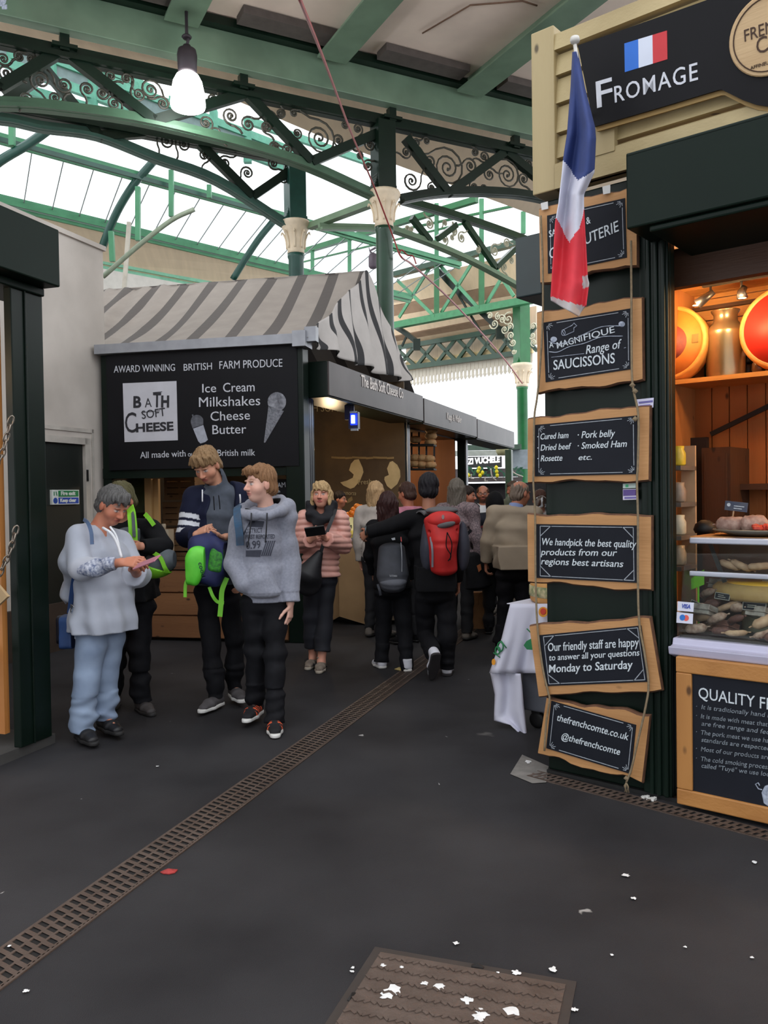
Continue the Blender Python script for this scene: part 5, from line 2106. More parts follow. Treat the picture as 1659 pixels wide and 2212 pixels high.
b.add(vs, [list(range(n - 1, -1, -1)), list(range(n, 2 * n))] + [(i, (i + 1) % n, (i + 1) % n + n, i + n) for i in range(n)], False)
b.build('bumper', LIL, r, bevel=.006)
b = MB(MF)
b.sheet(lambda u, v: V((x0c + .02 + (3.6 - x0c) * u, along(-.01, .12, v) if v < .9 else .12 + (v - .9) * 1.2, zc1 + (zg - zc1) * min(v / .93, 1))), 2, 10, .006)
b.build('front_glass', GLS, r)
b = MB(MF)
b.prism([(0, zc1), (.62, zc1), (.62, zg), (.2, zg + .0), (.12, zg - .03)], 0, .006, Matrix(((0, 1, 0, x0c + .02), (1, 0, 0, 0), (0, 0, 1, 0), (0, 0, 0, 1))))
b.build('end_glass', GLS, r)
b = MB(MF)
b.box((x0c + .04, .1, zg - .012), (3.6, .17, zg + .018))
b.build('top_rail', STEEL, r, bevel=.006)
b = MB(MF)
b.box((x0c + .05, .07, zm - .012), (3.6, .1, zm + .012))
b.build('shelf_rail', STEEL, r, bevel=.004)
b = MB(MF)
b.box((x0c + .06, .1, zm - .004), (3.6, .42, zm + .004))
b.build('glass_shelf', GLS, r)
b = MB(MF)
xb_ = lF(1540, 1200, -.2).x
b.bar((xb_ - .02, .2, zg), (xb_ + .05, .22, zm - .05), .014, .02)
b.build('bracket', BLK, r)
b = MB(MF)
b.box((x0c + .02, .17, zg), (3.6, .7, zg + .02))
b.build('top_board', mat_wood('stall pine level', (186, 124, 62), (208, 150, 84), axis=0), r)
b = MB(MF)
b.box((x0c + .02, .02, zc1), (3.6, .62, zc1 + .012))
b.build('tray', mat('tray dark', (70, 66, 62), .5), r)
b = MB(MF)
b.box((x0c + .02, .6, zc1), (3.6, .63, zg))
b.build('rear_panel', mat('case rear', (96, 72, 56), .4), r)

# card logos
for quad, nm, lab in (([(1464, 1299), (1499, 1302), (1497.5, 1322), (1463, 1319)], 'card_sticker', 'white payment card sticker with blue letters on the display case glass'),
                      ([(1462, 1322), (1497, 1326), (1496, 1348), (1461, 1345)], 'card_sticker', 'white payment card sticker with two coloured discs on the display case')):
    off = .012
    r = sticker(nm, lab, quad, off, (206, 208, 224))
    b = MB()
    if 'blue letters' in lab:
        ptxt(b, 'VISA', (1472, 1313), (1491, 1315), 9, lambda x, y: pF(x, y, off + .001), NF, shear=.2, bold=.02)
        b.build('lettering', mat('card blue', (48, 70, 160), .5), r)
    else:
        ppoly(b, ell(1474, 1334, 6, 6.5, 18), lambda x, y: pF(x, y, off + .002), .0015, IF_)
        b.build('blue_disc', mat('card disc blue', (40, 110, 190), .5), r)
        b = MB()
        ppoly(b, ell(1482, 1335, 6, 6.5, 18), lambda x, y: pF(x, y, off + .001), .0005, IF_)
        b.build('red_disc', mat('card disc red', (216, 90, 80), .5), r)

# ---- goods in the case
def loc(px, py, y):
    return lF(px, py, -y)


rng = random.Random(21)
SAU = [mat('dry sausage', (120, 88, 72), .7, c2=(186, 164, 146), sc=40), mat('dark sausage', (72, 44, 40), .6, c2=(110, 76, 66), sc=40), mat('pale sausage', (196, 168, 136), .7, c2=(160, 128, 100), sc=30)]


def sausage(c, d, L, rad, m, label, group, name='sausage'):
    b = MB()
    d = V(d).normalized()
    s = d.cross(UP).normalized()
    pts, rs = [], []
    for i in range(11):
        t = i / 10
        pts.append(c + d * L * (t - .5) + s * .02 * math.sin(t * math.pi))
        rs.append(max(.003, rad * (1 - (2 * t - 1) ** 6) * (1 + .05 * math.sin(i * 4))))
    b.tube(pts, rs, 10)
    b.tube([pts[0], pts[0] - d * .015], .004, 5)
    b.tube([pts[-1], pts[-1] + d * .015], .004, 5)
    return solo(b, name, label, 'sausage', m, group)


g_ = 'cured sausages in the lower tray of the display case'
for i in range(44):
    x = x0c + .1 + (i % 11) * .085 + rng.uniform(-.03, .03)
    y = .07 + (i // 11) * .075 + rng.uniform(-.02, .02)
    a = rng.uniform(-.9, .9)
    sausage(MF @ V((x, y, zc1 + .04 + .05 * (i // 11))), MF.to_3x3() @ V((math.cos(a), math.sin(a), rng.uniform(-.1, .5))), rng.uniform(.09, .15), rng.uniform(.014, .026), SAU[i % 3],
            'cured sausage lying in the lower tray of the display case', g_)
PKG = [mat('clear wrap', (170, 168, 160), .25, c2=(110, 100, 92), sc=25), mat('brown meat', (110, 72, 60), .4, c2=(150, 110, 96), sc=25), mat('pale cheese', (206, 184, 140), .5, var=.1, sc=20)]
for i in range(16):
    x = x0c + .1 + (i % 12) * .08
    b = MB(MF @ Matrix.Translation((x, .37 + .06 * (i % 2) - .25 * (i > 11), zc1 + .2 - .1 * (i > 11) - .08 * (i % 3))) @ Matrix.Rotation(rng.uniform(-.6, .6), 4, 'Z') @ Matrix.Rotation(-.35, 4, 'X'))
    b.box((-.05, -.04, .0), (.05, .04, .05))
    b.box((-.058, -.048, .02), (.058, .048, .026))
    solo(b, 'meat_packet', 'wrapped packet of meat at the back of the display case tray', 'packet', PKG[i % 3], 'wrapped packets in the display case', .008)
# price cards
for i, (px, py, w_, h_, tl, lab) in enumerate(((1512, 1310, 44, 12, .35, 'slanting black price card beside the payment stickers'), (1629, 1310, 46, 15, 0, 'black price card standing among the sausages, nearest the rail end'),
                                               (1560, 1288, 30, 12, .1, 'small black price card under the yellow cheese'), (1620, 1284, 34, 12, 0, 'small black price card behind the sausages'))):
    c = loc(px, py, .16)
    b = MB(MF @ Matrix.Translation(c) @ Matrix.Rotation(tl, 4, 'Y') @ Matrix.Rotation(-.3, 4, 'X'))
    k = .0022
    b.box((-w_ * k / 2, 0, -h_ * k / 2), (w_ * k / 2, .004, h_ * k / 2))
    r = thing('price_card', lab, 'price card', MF @ c)
    b.build('card', SLT, r)
    b = MB(MF @ Matrix.Translation(c) @ Matrix.Rotation(tl, 4, 'Y') @ Matrix.Rotation(-.3, 4, 'X'))
    b.box((-w_ * k / 2 - .003, .001, -h_ * k / 2 - .003), (w_ * k / 2 + .003, .005, h_ * k / 2 + .003))
    b.box((-w_ * k * .3, -.002, -.006), (w_ * k * .25, 0, -.003))
    b.box((-w_ * k * .3, -.002, .003), (w_ * k * .1, 0, .006))
    b.build('edging', mat('card edging', (150, 150, 140), .6), r)
# big cut cheese
c = loc(1662, 1264, .4)
r = thing('cheese_wheel', 'large cut cheese wheel with a yellow face under the glass shelf', 'cheese', MF @ V((c.x, c.y, zc1 + .1)))
b = MB(MF @ Matrix.Translation((c.x, c.y, 0)))
b.lathe([(.25, c.z - .06), (.265, c.z - .045), (.265, c.z - .01), (.24, c.z + .012), (.19, c.z + .014)], 36)
b.build('rind', mat('cheese rind', (196, 166, 108), .6, c2=(170, 138, 84), sc=14), r)
b = MB(MF @ Matrix.Translation((c.x, c.y, 0)))
b.lathe([(.2, c.z + .008), (.2, c.z + .017), (.001, c.z + .019)], 36)
b.build('cut_face', mat('cut cheese', (236, 186, 54), .5, var=.06), r)
b = MB(MF @ Matrix.Translation((c.x, c.y, 0)))
b.lathe([(.12, zc1 + .012), (.13, zc1 + .012), (.11, c.z - .06), (.1, c.z - .06)], 24)
b.build('stand', mat('pale stand', (176, 176, 150), .6), r)
c = loc(1508, 1262, .2)
b = MB(MF @ Matrix.Translation(c))
b.prism([(-.035, -.03), (.03, .0), (.03, .075), (.0, .06), (-.035, .025)], 0, .003)
b.box((-.004, .003, -.2), (.004, .007, .02))
solo(b, 'price_tag', 'bright green star-edged price tag in the display case', 'price tag', mat('lime card', (122, 206, 30), .6))
for i, (px, py, d) in enumerate(((1577, 1230, (1, .2, -.35)), (1602, 1228, (1, .1, -.45)), (1640, 1240, (1, .3, .1)))):
    c = loc(px, py + 4, .25)
    sausage(MF @ V((c.x, c.y, zm + .035)), MF.to_3x3() @ V(d), .11, .018, SAU[2], ('pale sausage on the glass shelf, next to the bracket', 'second pale sausage leaning on the glass shelf', 'third pale sausage lying on the glass shelf')[i], 'sausages on the glass shelf')
# on top of the case
c = loc(1648, 1143, .36)
zt_ = zg + .02
r = thing('platter', 'round grey platter of salami on top of the display case', 'platter', MF @ V((c.x, .36, zt_)))
b = MB(MF @ Matrix.Translation((c.x, .36, zt_)))
b.lathe([(.1, 0), (.16, .008), (.235, .03), (.23, .036), (.15, .014), (.001, .012)], 36)
b.build('dish', mat('slate dish', (110, 104, 92), .4), r)
SAL = mat('floury salami', (176, 150, 136), .8, c2=(112, 74, 64), sc=22, bump=.4, bsc=60)
for i, (px, rad, L, d) in enumerate(((1585, .042, .16, (1, .15, 0)), (1628, .046, .13, (.8, .6, .05)))):
    x = loc(px, 1125, .36).x
    sausage(MF @ V((x, .34, zt_ + .012 + rad)), MF.to_3x3() @ V(d), L, rad, SAL, ('fat floury salami under the price board on the platter', 'second fat floury salami, next to the red pieces')[i], 'floury salamis on the platter', 'salami')
b = MB()
for i in range(16):
    x = loc(1642 + 2.4 * i, 1130, .34).x
    p = MF @ V((x, .3 + rng.uniform(-.05, .05), zt_ + .03 + rng.uniform(0, .02)))
    b.lathe([(.001, -.012), (.02, -.004), (.018, .008), (.001, .014)], 7, Matrix.Translation(p) @ Matrix.Rotation(rng.uniform(0, 1), 4, 'X'), False)
o = solo(b, 'chorizo_pieces', 'heap of red chorizo pieces on the platter', 'meat', mat('red chorizo', (176, 52, 34), .5, var=.25, sc=40))
o['kind'] = 'stuff'
c = loc(1590, 1094, .4)
r = thing('price_board', 'small slate price board standing in the salami', 'price card', MF @ c)
Mq = MF @ Matrix.Translation(c) @ Matrix.Rotation(.12, 4, 'Y')
b = MB(Mq)
b.box((-.056, 0, -.024), (.056, .006, .024))
b.build('slate', mat('blue slate', (54, 62, 86), .5, c2=(80, 84, 96), sc=20), r)
b = MB(Mq)
b.lathe([(.009, 0), (.009, .003), (.001, .003)], 12, Matrix.Translation((-.036, -.001, .005)) @ Matrix.Rotation(math.pi / 2, 4, 'X'), False)
b.box((-.01, -.003, .0), (.04, 0, .004))
b.box((-.01, -.003, -.012), (.03, 0, -.008))
b.build('lettering', mat('chalk pen', (198, 206, 212)), r)
b = MB(Mq)
b.bar((-.01, .004, -.024), (-.012, .006, -.06), .006, .006)
b.build('stick', mat('peg', (170, 140, 110), .6), r)
b = MB(MF)
c = loc(1530, 1128, .55)
b.lathe([(.05, 0), (.06, .02), (.05, .05), (.02, .07), (.001, .072)], 16, Matrix.Translation((c.x, .5, zt_)))
solo(b, 'bowl_lid', 'black domed lid on the back of the display case', 'lid', BLK)

# ---- big framed board below the case
r = thing('framed_chalkboard', 'large pine-framed quality chalkboard leaning against the display case', 'sign', pF(1462, 1735, .09))
oq = .1
bl_, tl_ = lF(1461.6, 1736, oq), lF(1461.6, 1418, oq)
W_ = 1.2
zb_, zt2 = max(.015, bl_.z), tl_.z
xq = bl_.x
FRM = mat_wood('honey frame', (150, 98, 46), (178, 124, 66), axis=0, sc=2.4)
FRV = mat_wood('honey frame upright', (150, 98, 46), (178, 124, 66), axis=2, sc=2.4)
fw = .075
for nm, lo, hi, m in (('frame_rail', (xq, zt2 - fw), (xq + W_, zt2), FRM), ('frame_rail', (xq, zb_), (xq + W_, zb_ + fw), FRM), ('frame_stile', (xq, zb_ + fw), (xq + fw, zt2 - fw), FRV), ('frame_stile', (xq + W_ - fw, zb_ + fw), (xq + W_, zt2 - fw), FRV)):
    b = MB(MF)
    b.box((lo[0], -oq, lo[1]), (hi[0], -oq + .035, hi[1]))
    b.build(nm, m, r, bevel=.006)
b = MB(MF)
b.box((xq + fw - .02, -oq + .012, zb_ + fw - .02), (xq + W_ - fw + .02, -oq + .03, zt2 - fw + .02))
b.build('slate', SLT, r)
f3 = lambda x, y: pF(x, y, oq - .0105)
b = MB()
CHD = mat('faded chalk', (120, 128, 136), .8, var=.3, sc=60)
ptxt(b, 'QUALITY FRENCH', (1509, 1508), (1759, 1549), 24, f3, NF, small_caps=True)
b.build('heading', CHK2, r)
b = MB()
sl = lambda x, y: y + (x - 1503) * .125
for y, t_, x1_ in ((1525, '·  It is traditionally hand made in the hills', 1770), (1545, '·  It is made with meat that comes from pigs', 1765), (1562, '   are free range and fed on whey', 1730), (1580, '·  The pork meat we use has no additives', 1745),
                   (1597, '   standards are respected all the way', 1740), (1616, '·  Most of our products are made by hand', 1755), (1637, '·  The cold smoking process in a chimney', 1745), (1653, '   called "Tuyé" we use local pine wood', 1745)):
    ptxt(b, t_.strip(), (1503 if t_[0] == '·' else 1515, sl(1503, y) + 5), (x1_, sl(x1_, y) + 5), 9.5, f3, NF, shear=.2)
b.build('lettering', CHD, r)
b = MB()
ppoly(b, [(1645, 1712), (1652, 1698), (1668, 1692), (1690, 1696), (1702, 1712), (1700, 1735), (1690, 1745), (1660, 1742), (1650, 1735)], f3, .002, IF_)
b.tube([f3(*p) for p in ((1646, 1706), (1638, 1704), (1632, 1694), (1638, 1691), (1641, 1697))], .003, 5)
b.build('pig_drawing', mat('chalk drawing', (176, 184, 200)), r)

# ---- shelf goods: milk can, cheese wheels, bottles
AL = mat('dull can metal', (168, 150, 120), .32, metal=.85, var=.1, sc=6)
k = loc(1580, 740, 1.78)
dpx = (MF @ k).y / FPX
c = loc(1568, 812, 1.78)
r = thing('milk_can', 'dented metal milk churn standing on the stall shelf', 'milk can', MF @ V((c.x, 1.78, zsh)))
R0 = 40 * dpx
H0 = 146 * dpx
b = MB(MF @ Matrix.Translation((c.x, 1.78, zsh)))
b.lathe([(R0 * .97, 0), (R0, .01), (R0 * .98, .02), (R0, .03), (R0, H0 * .62), (R0 * 1.02, H0 * .66), (R0 * .98, H0 * .7), (R0 * .72, H0 * .8), (R0 * .62, H0 * .84), (R0 * .6, H0 * .93), (R0 * .72, H0 * .98), (R0 * .74, H0), (R0 * .62, H0)], 36)
b.build('body', AL, r)
for s in (-1, 1):
    b = MB(MF @ Matrix.Translation((c.x, 1.78, zsh)))
    b.tube(bez([(s * R0 * .95, 0, H0 * .66), (s * R0 * 1.18, 0, H0 * .68), (s * R0 * 1.2, 0, H0 * .77), (s * R0 * .86, 0, H0 * .78)], 5), .01, 6)
    b.build('handle', AL, r)
for px, lab, mcen, rad in ((1452, 'orange boxed cheese wheel half hidden by the green post', (120, 44, 40), 84), (1700, 'boxed cheese wheel with a red face at the edge of the shelf', (196, 40, 34), 88)):
    cc = loc(px, 742, 1.72)
    rr = rad * dpx
    r = thing('cheese_wheel', lab, 'cheese', MF @ V((cc.x, 1.72, zsh)))
    Mc_ = MF @ Matrix.Translation((cc.x, 1.66, zsh + rr + .0)) @ Matrix.Rotation(math.pi / 2 - .12, 4, 'X')
    b = MB(Mc_)
    b.lathe([(rr * .96, -.12), (rr, -.1), (rr, .0), (rr * .97, .012), (rr * .9, .014), (rr * .88, .006)], 48)
    b.build('rim', mat_wood('wheel rim', (196, 128, 58), (214, 150, 78), axis=0, sc=3, knots=False), r)
    b = MB(Mc_)
    b.lathe([(rr * .89, .004), (rr * .89, .008), (.001, .008)], 48)
    b.build('face', mat('wheel face', (206, 122, 44), .6, c2=(186, 100, 34), sc=6) if px < 1500 else mat('wheel red face', mcen, .5, var=.1), r)
    if px < 1500:
        b = MB(Mc_)
        b.lathe([(rr * .48, .009), (rr * .48, .011), (.001, .011)], 32)
        b.build('label', mat('wheel label', (150, 66, 54), .6, c2=(96, 36, 34), sc=12), r)
        b = MB(Mc_)
        b.box((rr * .62, -.02, .008), (rr * .78, .04, .011))
        b.build('stamp', mat('wheel stamp', (120, 98, 50), .6), r)
    else:
        b = MB(Mc_)
        b.lathe([(rr * .93, .010), (rr * .91, .016), (rr * .89, .010)], 48, cap=False)
        b.build('inner_ring', BRN, r)
for i, (px, h_, col, lab) in enumerate(((1524, 34, (50, 130, 90), 'green bottle behind the milk churn'), (1611, 40, (230, 224, 220), 'bright white bottle beside the milk churn handle'))):
    c2 = loc(px, 690, 1.92)
    b = MB(MF @ Matrix.Translation((c2.x, 1.92, zsh)))
    b.lathe([(.012, 0), (.012, .2), (.008, .34), (.009, .36), (.001, .44)], 10)
    solo(b, 'bottle', lab, 'bottle', mat('bottle' + str(i), col, .3))
c2 = loc(1617, 735, 1.9)
b = MB(MF @ Matrix.Translation((c2.x, 1.9, zsh)))
for k in range(3):
    b.lathe([(.05, k * .1), (.055, k * .1 + .01), (.055, k * .1 + .08), (.05, k * .1 + .09)], 16)
solo(b, 'tin_stack', 'stack of dark tins between the milk churn and red cheese', 'tins', mat('dark tin', (44, 46, 40), .4))
c2 = loc(1642, 806, 1.75)
b = MB(MF @ Matrix.Translation((c2.x, 1.72, zsh)))
b.lathe([(.03, 0), (.045, .03), (.04, .07), (.03, .08), (.001, .08)], 12)
solo(b, 'small_jar', 'small dark jar by the red cheese wheel', 'jar', mat('dark jar', (84, 60, 40), .3))

# track lights
zt3 = 2.86
tA, tB = loc(1518, 619, 1.5), loc(1700, 603, 1.5)
r = thing('track_light', 'black ceiling track with two small spotlights in the pine stall', 'light', MF @ V((tA.x, 1.5, tA.z)))
b = MB(MF)
b.box((tA.x, 1.485, tA.z - .008), (tA.x + 1.6, 1.515, tA.z + .01))
b.box((loc(1626, 600, 1.5).x, 1.46, tA.z + .01), (loc(1650, 600, 1.5).x, 1.54, 2.9))
b.build('track', BLK, r)
for px, dx in ((1533, -.08), (1600, .01)):
    x = loc(px + 2, 620, 1.5).x
    b = MB(MF)
    b.tube([(x, 1.5, tA.z), (x, 1.5, tA.z - .05)], .008, 6)
    b.tube([(x + .02, 1.5, tA.z - .045), (x + dx * .3, 1.49, tA.z - .075), (x + dx, 1.48, tA.z - .115)], [.018, .026, .034], 12)
    s_ = b.build('spotlight', mat('black lamp body', (26, 24, 28), .4), r)
    b = MB(MF)
    b.lathe([(.024, -.002), (.001, 0)], 10, Matrix.Translation((x + dx * 1.05, 1.478, tA.z - .118)))
    b.build('bulb', mat('warm bulb', (255, 214, 150), .4, emit=12), s_)
    warm('track spot', MF @ V((x + dx * 1.3, 1.42, tA.z - .14)), 11, .03, (1, .66, .3))
warm('stall ceiling lamp', MF @ V((2.3, 1.1, 2.72)), 90, .08, (1, .62, .26))
warm('case lamp', MF @ V((x0c + .8, .2, zg - .04)), 2.6, .05, (1, .86, .7))

# ---- back of the stall: black board, cupboard, bracket, narrow shelf of jars
p0, p1 = loc(1440, 1135, 1.9), loc(1526, 944, 1.9)
b = MB(MF)
b.box((p0.x, 1.9, .4), (p1.x, 1.95, p1.z))
solo(b, 'menu_board', 'plain black board on the back wall of the pine stall', 'board', mat('dull black', (26, 26, 30), .45, c2=(40, 38, 40), sc=3))
p0, p1 = loc(1528, 1135, 1.7), loc(1588, 966, 1.7)
b = MB(MF)
b.box((p0.x, 1.6, .4), (p1.x, 2.0, p1.z))
b.box((p0.x + .02, 1.585, .5), (p1.x - .02, 1.6, p1.z - .04))
solo(b, 'cupboard', 'narrow dark wooden cupboard at the back of the pine stall', 'cupboard', mat_wood('dark cupboard', (58, 36, 22), (76, 48, 30), axis=2, sc=3))
b = MB(MF)
a_, c_ = loc(1536, 938, 1.9), loc(1680, 868, 1.9)
b.bar((a_.x, 1.9, a_.z), (c_.x, 1.9, c_.z), .03, .03)
solo(b, 'dark_pole', 'dark pole slanting across the pine back wall', 'pole', BLK)
b = MB(MF)
a_ = loc(1600, 1052, 1.9)
b.box((a_.x, 1.8, a_.z - .02), (a_.x + 1.6, 2.0, a_.z + .02))
solo(b, 'wall_shelf', 'narrow wooden shelf low on the pine back wall', 'shelf', mat_wood('dark stained pine', (58, 34, 20), (78, 48, 28), axis=0))
xs0, xs1 = loc(1440, 1100, .5).x, loc(1471, 1100, .5).x
r = thing('shelf_unit', 'narrow lit shelf of jars just inside the green post', 'shelves', MF @ V((xs0, .6, 0)))
b = MB(MF)
b.box((xs0, .72, .5), (xs1, .74, loc(1455, 960, .5).z))
b.build('back', mat('pale shelf back', (186, 156, 122), .7), r)
zsl = [loc(1455, y, .6).z for y in (1012, 1090, 1160, 1225)]
for z in zsl:
    b = MB(MF)
    b.box((xs0, .5, z - .012), (xs1, .74, z + .012))
    b.build('shelf', mat('shelf grey', (104, 98, 92), .5), r)
for i, (z, col, lab) in enumerate(zip(zsl, ((216, 190, 60), (150, 134, 118), (206, 200, 176), (170, 160, 140)), ('yellow jar on the top shelf inside the post', 'grey wrapped jar on the second shelf inside the post', 'pale jar on the third shelf inside the post', 'pale jar on the lowest shelf inside the post'))):
    for dx in (.5,):
        b = MB(MF @ Matrix.Translation((xs1 - .05, .6, z + .013)))
        b.lathe([(.03, 0), (.04, .01), (.04, .07), (.03, .09), (.032, .11), (.001, .112)], 14)
        solo(b, 'jar', lab, 'jar', mat('jar' + str(i), col, .4, var=.2, sc=20))

# ---- table with a white cloth and a cheese on it, behind the pier
tz = P(1100, 1304, 5.35).z
T0 = P(1103, 1304, 5.35)
MT_ = frame(V((T0.x, T0.y, 0)), DF)
r = thing('trolley', 'grey wheeled trolley under the white cloth behind the chalkboards', 'trolley', M=MT_)
b = MB(MT_)
b.box((.04, .06, .12), (.9, .6, tz - .03))
b.build('body', mat('trolley grey', (84, 86, 94), .6), r, bevel=.01)
b = MB(MT_)
b.box((0, 0, tz - .03), (1.0, .64, tz))
b.build('top', mat_wood('pale pine', (176, 138, 88), (196, 160, 108), axis=0, sc=3), r)
for x, y in ((.12, .12), (.8, .12), (.12, .52), (.8, .52)):
    b = MB(MT_ @ Matrix.Translation((x, y, .055)) @ Matrix.Rotation(math.pi / 2, 4, 'X'))
    b.lathe([(.03, -.02), (.052, -.018), (.055, 0), (.052, .018), (.03, .02)], 16)
    b.T = MT_
    b.box((x - .03, y - .03, .1), (x + .03, y + .03, .13))
    b.build('wheel', BLK, r)
CLO = mat('white tablecloth', (206, 206, 222), .8, var=.04, sc=4)
pt_ = lambda x, y, o=0.0: Pp(x, y, V((T0.x, T0.y, 0)) + NF * (.02 + o), NF)
r = thing('tablecloth', 'white cloth with green lettering draped over the trolley', 'tablecloth', V((T0.x, T0.y, tz)))
b = MB()
Lc = [(1103, 1304), (1085, 1370), (1058, 1452)]
def cl(u, v):
    x = interp(Lc, v)[0] + (1215 - interp(Lc, v)[0]) * u
    y = 1304 + 150 * v
    fold = .05 * v * math.sin(u * 11) + .02 * math.sin(u * 23) * v
    return pt_(x, y, .03 + fold)
b.sheet(cl, 30, 14, .005)
Ld = [(1060, 1453), (1070, 1500), (1068, 1556), (1102, 1566), (1135, 1598)]
Rd = [(1125, 1455), (1128, 1480), (1131, 1520), (1136, 1570), (1138, 1594)]
def cl2(u, v):
    a_, c_ = interp(Ld, v), interp(Rd, v)
    return pt_(a_[0] + (c_[0] - a_[0]) * u, a_[1] + (c_[1] - a_[1]) * u, -.0 + .03 * math.sin(u * 8 + v * 2) * (1 - v * .6))
b.sheet(cl2, 14, 20, .005)
p_ = MT_ @ V((0, 0, tz + .003))
b.T = MT_
b.box((-.01, -.03, tz), (1.01, .64, tz + .005))
b.build('cloth', CLO, r)
b = MB()
pp = lambda x, y: pt_(x, y, .085)
ppoly(b, [(1131, 1394), (1137, 1385), (1150, 1378), (1150, 1404), (1138, 1403)], lambda x, y: pt_(x, y, .075), .003, IF_)
b.tube([pp(*p) for p in ell(1081, 1397, 6, 10, 14)], .005, 5, True)
b.tube([pp(*p) for p in ell(1075, 1405, 5, 8, 14)], .005, 5, True)
b.tube([pp(1082, 1384), pp(1094, 1400)], .004, 5)
b.tube([pp(1066, 1410), pp(1080, 1420)], .004, 5)
b.tube([pp(1138, 1358), pp(1146, 1366)], .004, 5)
b.build('green_print', mat('print green', (30, 120, 70), .6), r)
b = MB()
ppoly(b, ell(1173, 1322, 10, 11, 18), lambda x, y: pt_(x, y, .09), .003, IF_)
ppoly(b, ell(1066, 1430, 4, 7, 12), lambda x, y: pt_(x, y, .09), .003, IF_)
e_ = b.build('orange_badge', mat('print orange', (224, 150, 40), .6), r)
b = MB()
ppoly(b, ell(1173, 1321, 6, 7, 18), lambda x, y: pt_(x, y, .094), .003, IF_)
b.build('red_centre', mat('print red', (200, 60, 40), .6), e_)
cx_ = MT_ @ V((.30, .3, tz + .006))
r = thing('cheese_wheel', 'whole cheese wheel with a printed rind on the white cloth', 'cheese', cx_)
b = MB(Matrix.Translation(cx_))
zt4 = 44 * 5.4 / FPX
b.lathe([(.27, 0), (.285, .012), (.29, zt4 * .5), (.285, zt4 - .02), (.265, zt4)], 48)
b.build('rind', mat('cheese wheel rind', (200, 150, 84), .6, c2=(176, 122, 62), sc=10), r)
b = MB(Matrix.Translation(cx_))
b.lathe([(.26, zt4), (.26, zt4 + .003), (.001, zt4 + .004)], 40)
b.build('top_face', mat('cheese top', (214, 180, 126), .6), r)
b = MB(Matrix.Translation(cx_))
b.lathe([(.287, zt4 * .3), (.2925, zt4 * .32), (.2935, zt4 * .5), (.2915, zt4 * .8), (.287, zt4 * .82)], 48)
b.build('paper_band', mat('printed band', (206, 190, 150), .6, c2=(70, 100, 60), sc=26, detail=4), r)
# ================================================================ PEOPLE: distance-field modelling
def nv(v):
    return np.array(v, dtype=np.float64)


def unit(v):
    return v / (np.linalg.norm(v) + 1e-12)


